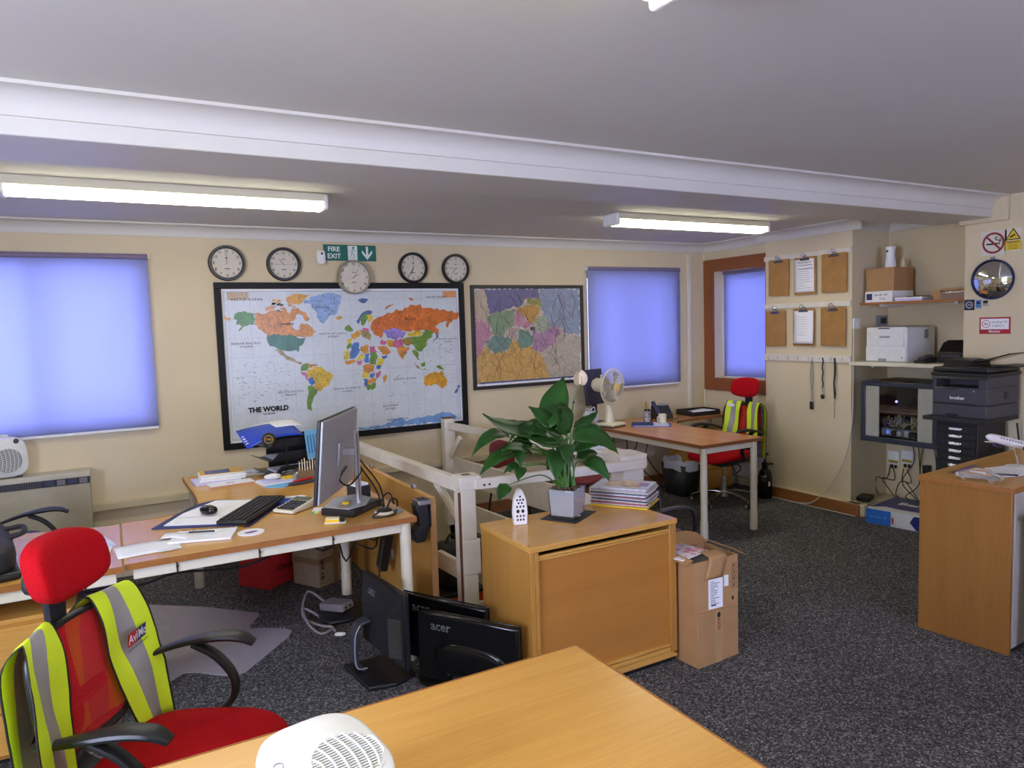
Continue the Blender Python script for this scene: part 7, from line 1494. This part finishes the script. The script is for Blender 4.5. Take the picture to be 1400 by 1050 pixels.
t = thing('model_aeroplane', 'white model airliner with a blue tail on a stand', 'model', (4.14, 2.0, ZU), RD(-8))
t.scale = (1.45, 1.45, 1.3)
# nose towards -x (left), climbing away
A = Matrix.Translation((0, 0, .105)) @ Matrix.Rotation(RD(-0), 4, 'Y') @ Matrix.Rotation(RD(16), 4, 'Y')
q = MB(); q.T = A; q.tube([(-.15, 0, .0), (-.142, 0, .0), (-.125, 0, .0), (-.08, 0, 0), (.05, 0, 0), (.11, 0, .004), (.16, 0, .012)], [.002, .009, .0155, .0175, .0175, .012, .003], 16, sm=3); q.build('fuselage', M_white, t, ang=60)
for s in (-1, 1):
    q = MB(); q.T = A; q.prism([(-.04, s * .012), (.01, s * .012), (.075, s * .15), (.06, s * .15)], -.008, -.004); q.build('wing', M_white, t, bevel=.001)
    q = MB(); q.T = A; q.tube([(-.02, s * .055, -.018), (.0, s * .055, -.018), (.02, s * .055, -.018)], [.008, .009, .006], 12, sm=0); q.build('engine', M_navy, t)
    q = MB(); q.T = A; q.prism([(.12, s * .005), (.145, s * .005), (.165, s * .05), (.152, s * .05)], .008, .011); q.build('tailplane', M_white, t)
q = MB(); q.T = A; q.prism([(.10, .012), (.145, .012), (.17, .065), (.15, .065)], -.002, .002, M=FRONT); q.build('tail_fin', mat('tail_blue', (70, 150, 210), .35), t)
q = MB(); q.T = A
for i in range(12):
    for s in (-1, 1): q.bx(-.1 + i * .016, -.094 + i * .016, s * .0172 - .0006, s * .0172 + .0006, .003, .007)
q.build('cabin_windows', M_ink, t)
MB().cyl((.03, .0, .006), (.0, 0, .09), .003, n=8).build('support_rod', M_chrome, t); MB().lathe([(0, 0), (.045, 0), (.043, .006), (0, .006)], n=32, c=(.03, 0, 0)).build('stand_base', M_white, t, smooth=False)
t = thing('glass_car', 'clear crystal car ornament at the corner of the storage unit', 'ornament', (3.725, 1.95, ZU), RD(-78))
gl = bpy.data.materials.new('crystal'); gl.use_nodes = True; pb = gl.node_tree.nodes['Principled BSDF']; pb.inputs['Transmission Weight'].default_value = .9; pb.inputs['Roughness'].default_value = .08; pb.inputs['Base Color'].default_value = (.96, .93, .9, 1); pb.inputs['IOR'].default_value = 1.4
MB().prism([(-.1, .012), (.1, .012), (.105, .03), (.06, .038), (.03, .058), (-.03, .06), (-.06, .04), (-.1, .034)], -.034, .034, M=FRONT).build('car_body', gl, t, bevel=.008)
for x in (-.06, .062):
    for s in (-1, 1): MB().cyl((x, s * .026, .014), (x, s * .037, .014), .014, n=20).build('wheel', gl, t)
t = thing('paper_stack', 'sheaf of white papers on the storage unit under the model airliner', 'papers', (4.05, 1.98, ZU), RD(-12)); MB().bx(-.15, .15, -.1, .1, 0, .003).build('sheet', M_paper, t); MB().bx(-.13, .16, -.11, .08, .003, .006).build('sheet', M_paper, t, rz=.1)
o = MB().bx(-.15, .15, -.02, .02, 0, .002).build('ruler', mat('ruler_mauve', (120, 96, 104), .3), None, (3.93, 2.135, ZU), rz=RD(8)); tag(o, 'mauve strip lying along the back edge of the storage unit', 'ruler')
t = thing('pen', 'dark pen on the papers below the model airliner', 'pen', (3.895, 1.93, ZU + .0065), RD(-62)); MB().cyl((-.06, 0, .005), (.045, 0, .005), .0045, n=10).build('barrel', M_dgrey, t); MB().cyl((.045, 0, .005), (.065, 0, .005), .005, n=10).build('cap', M_blk, t)
bpy.context.view_layer.update()
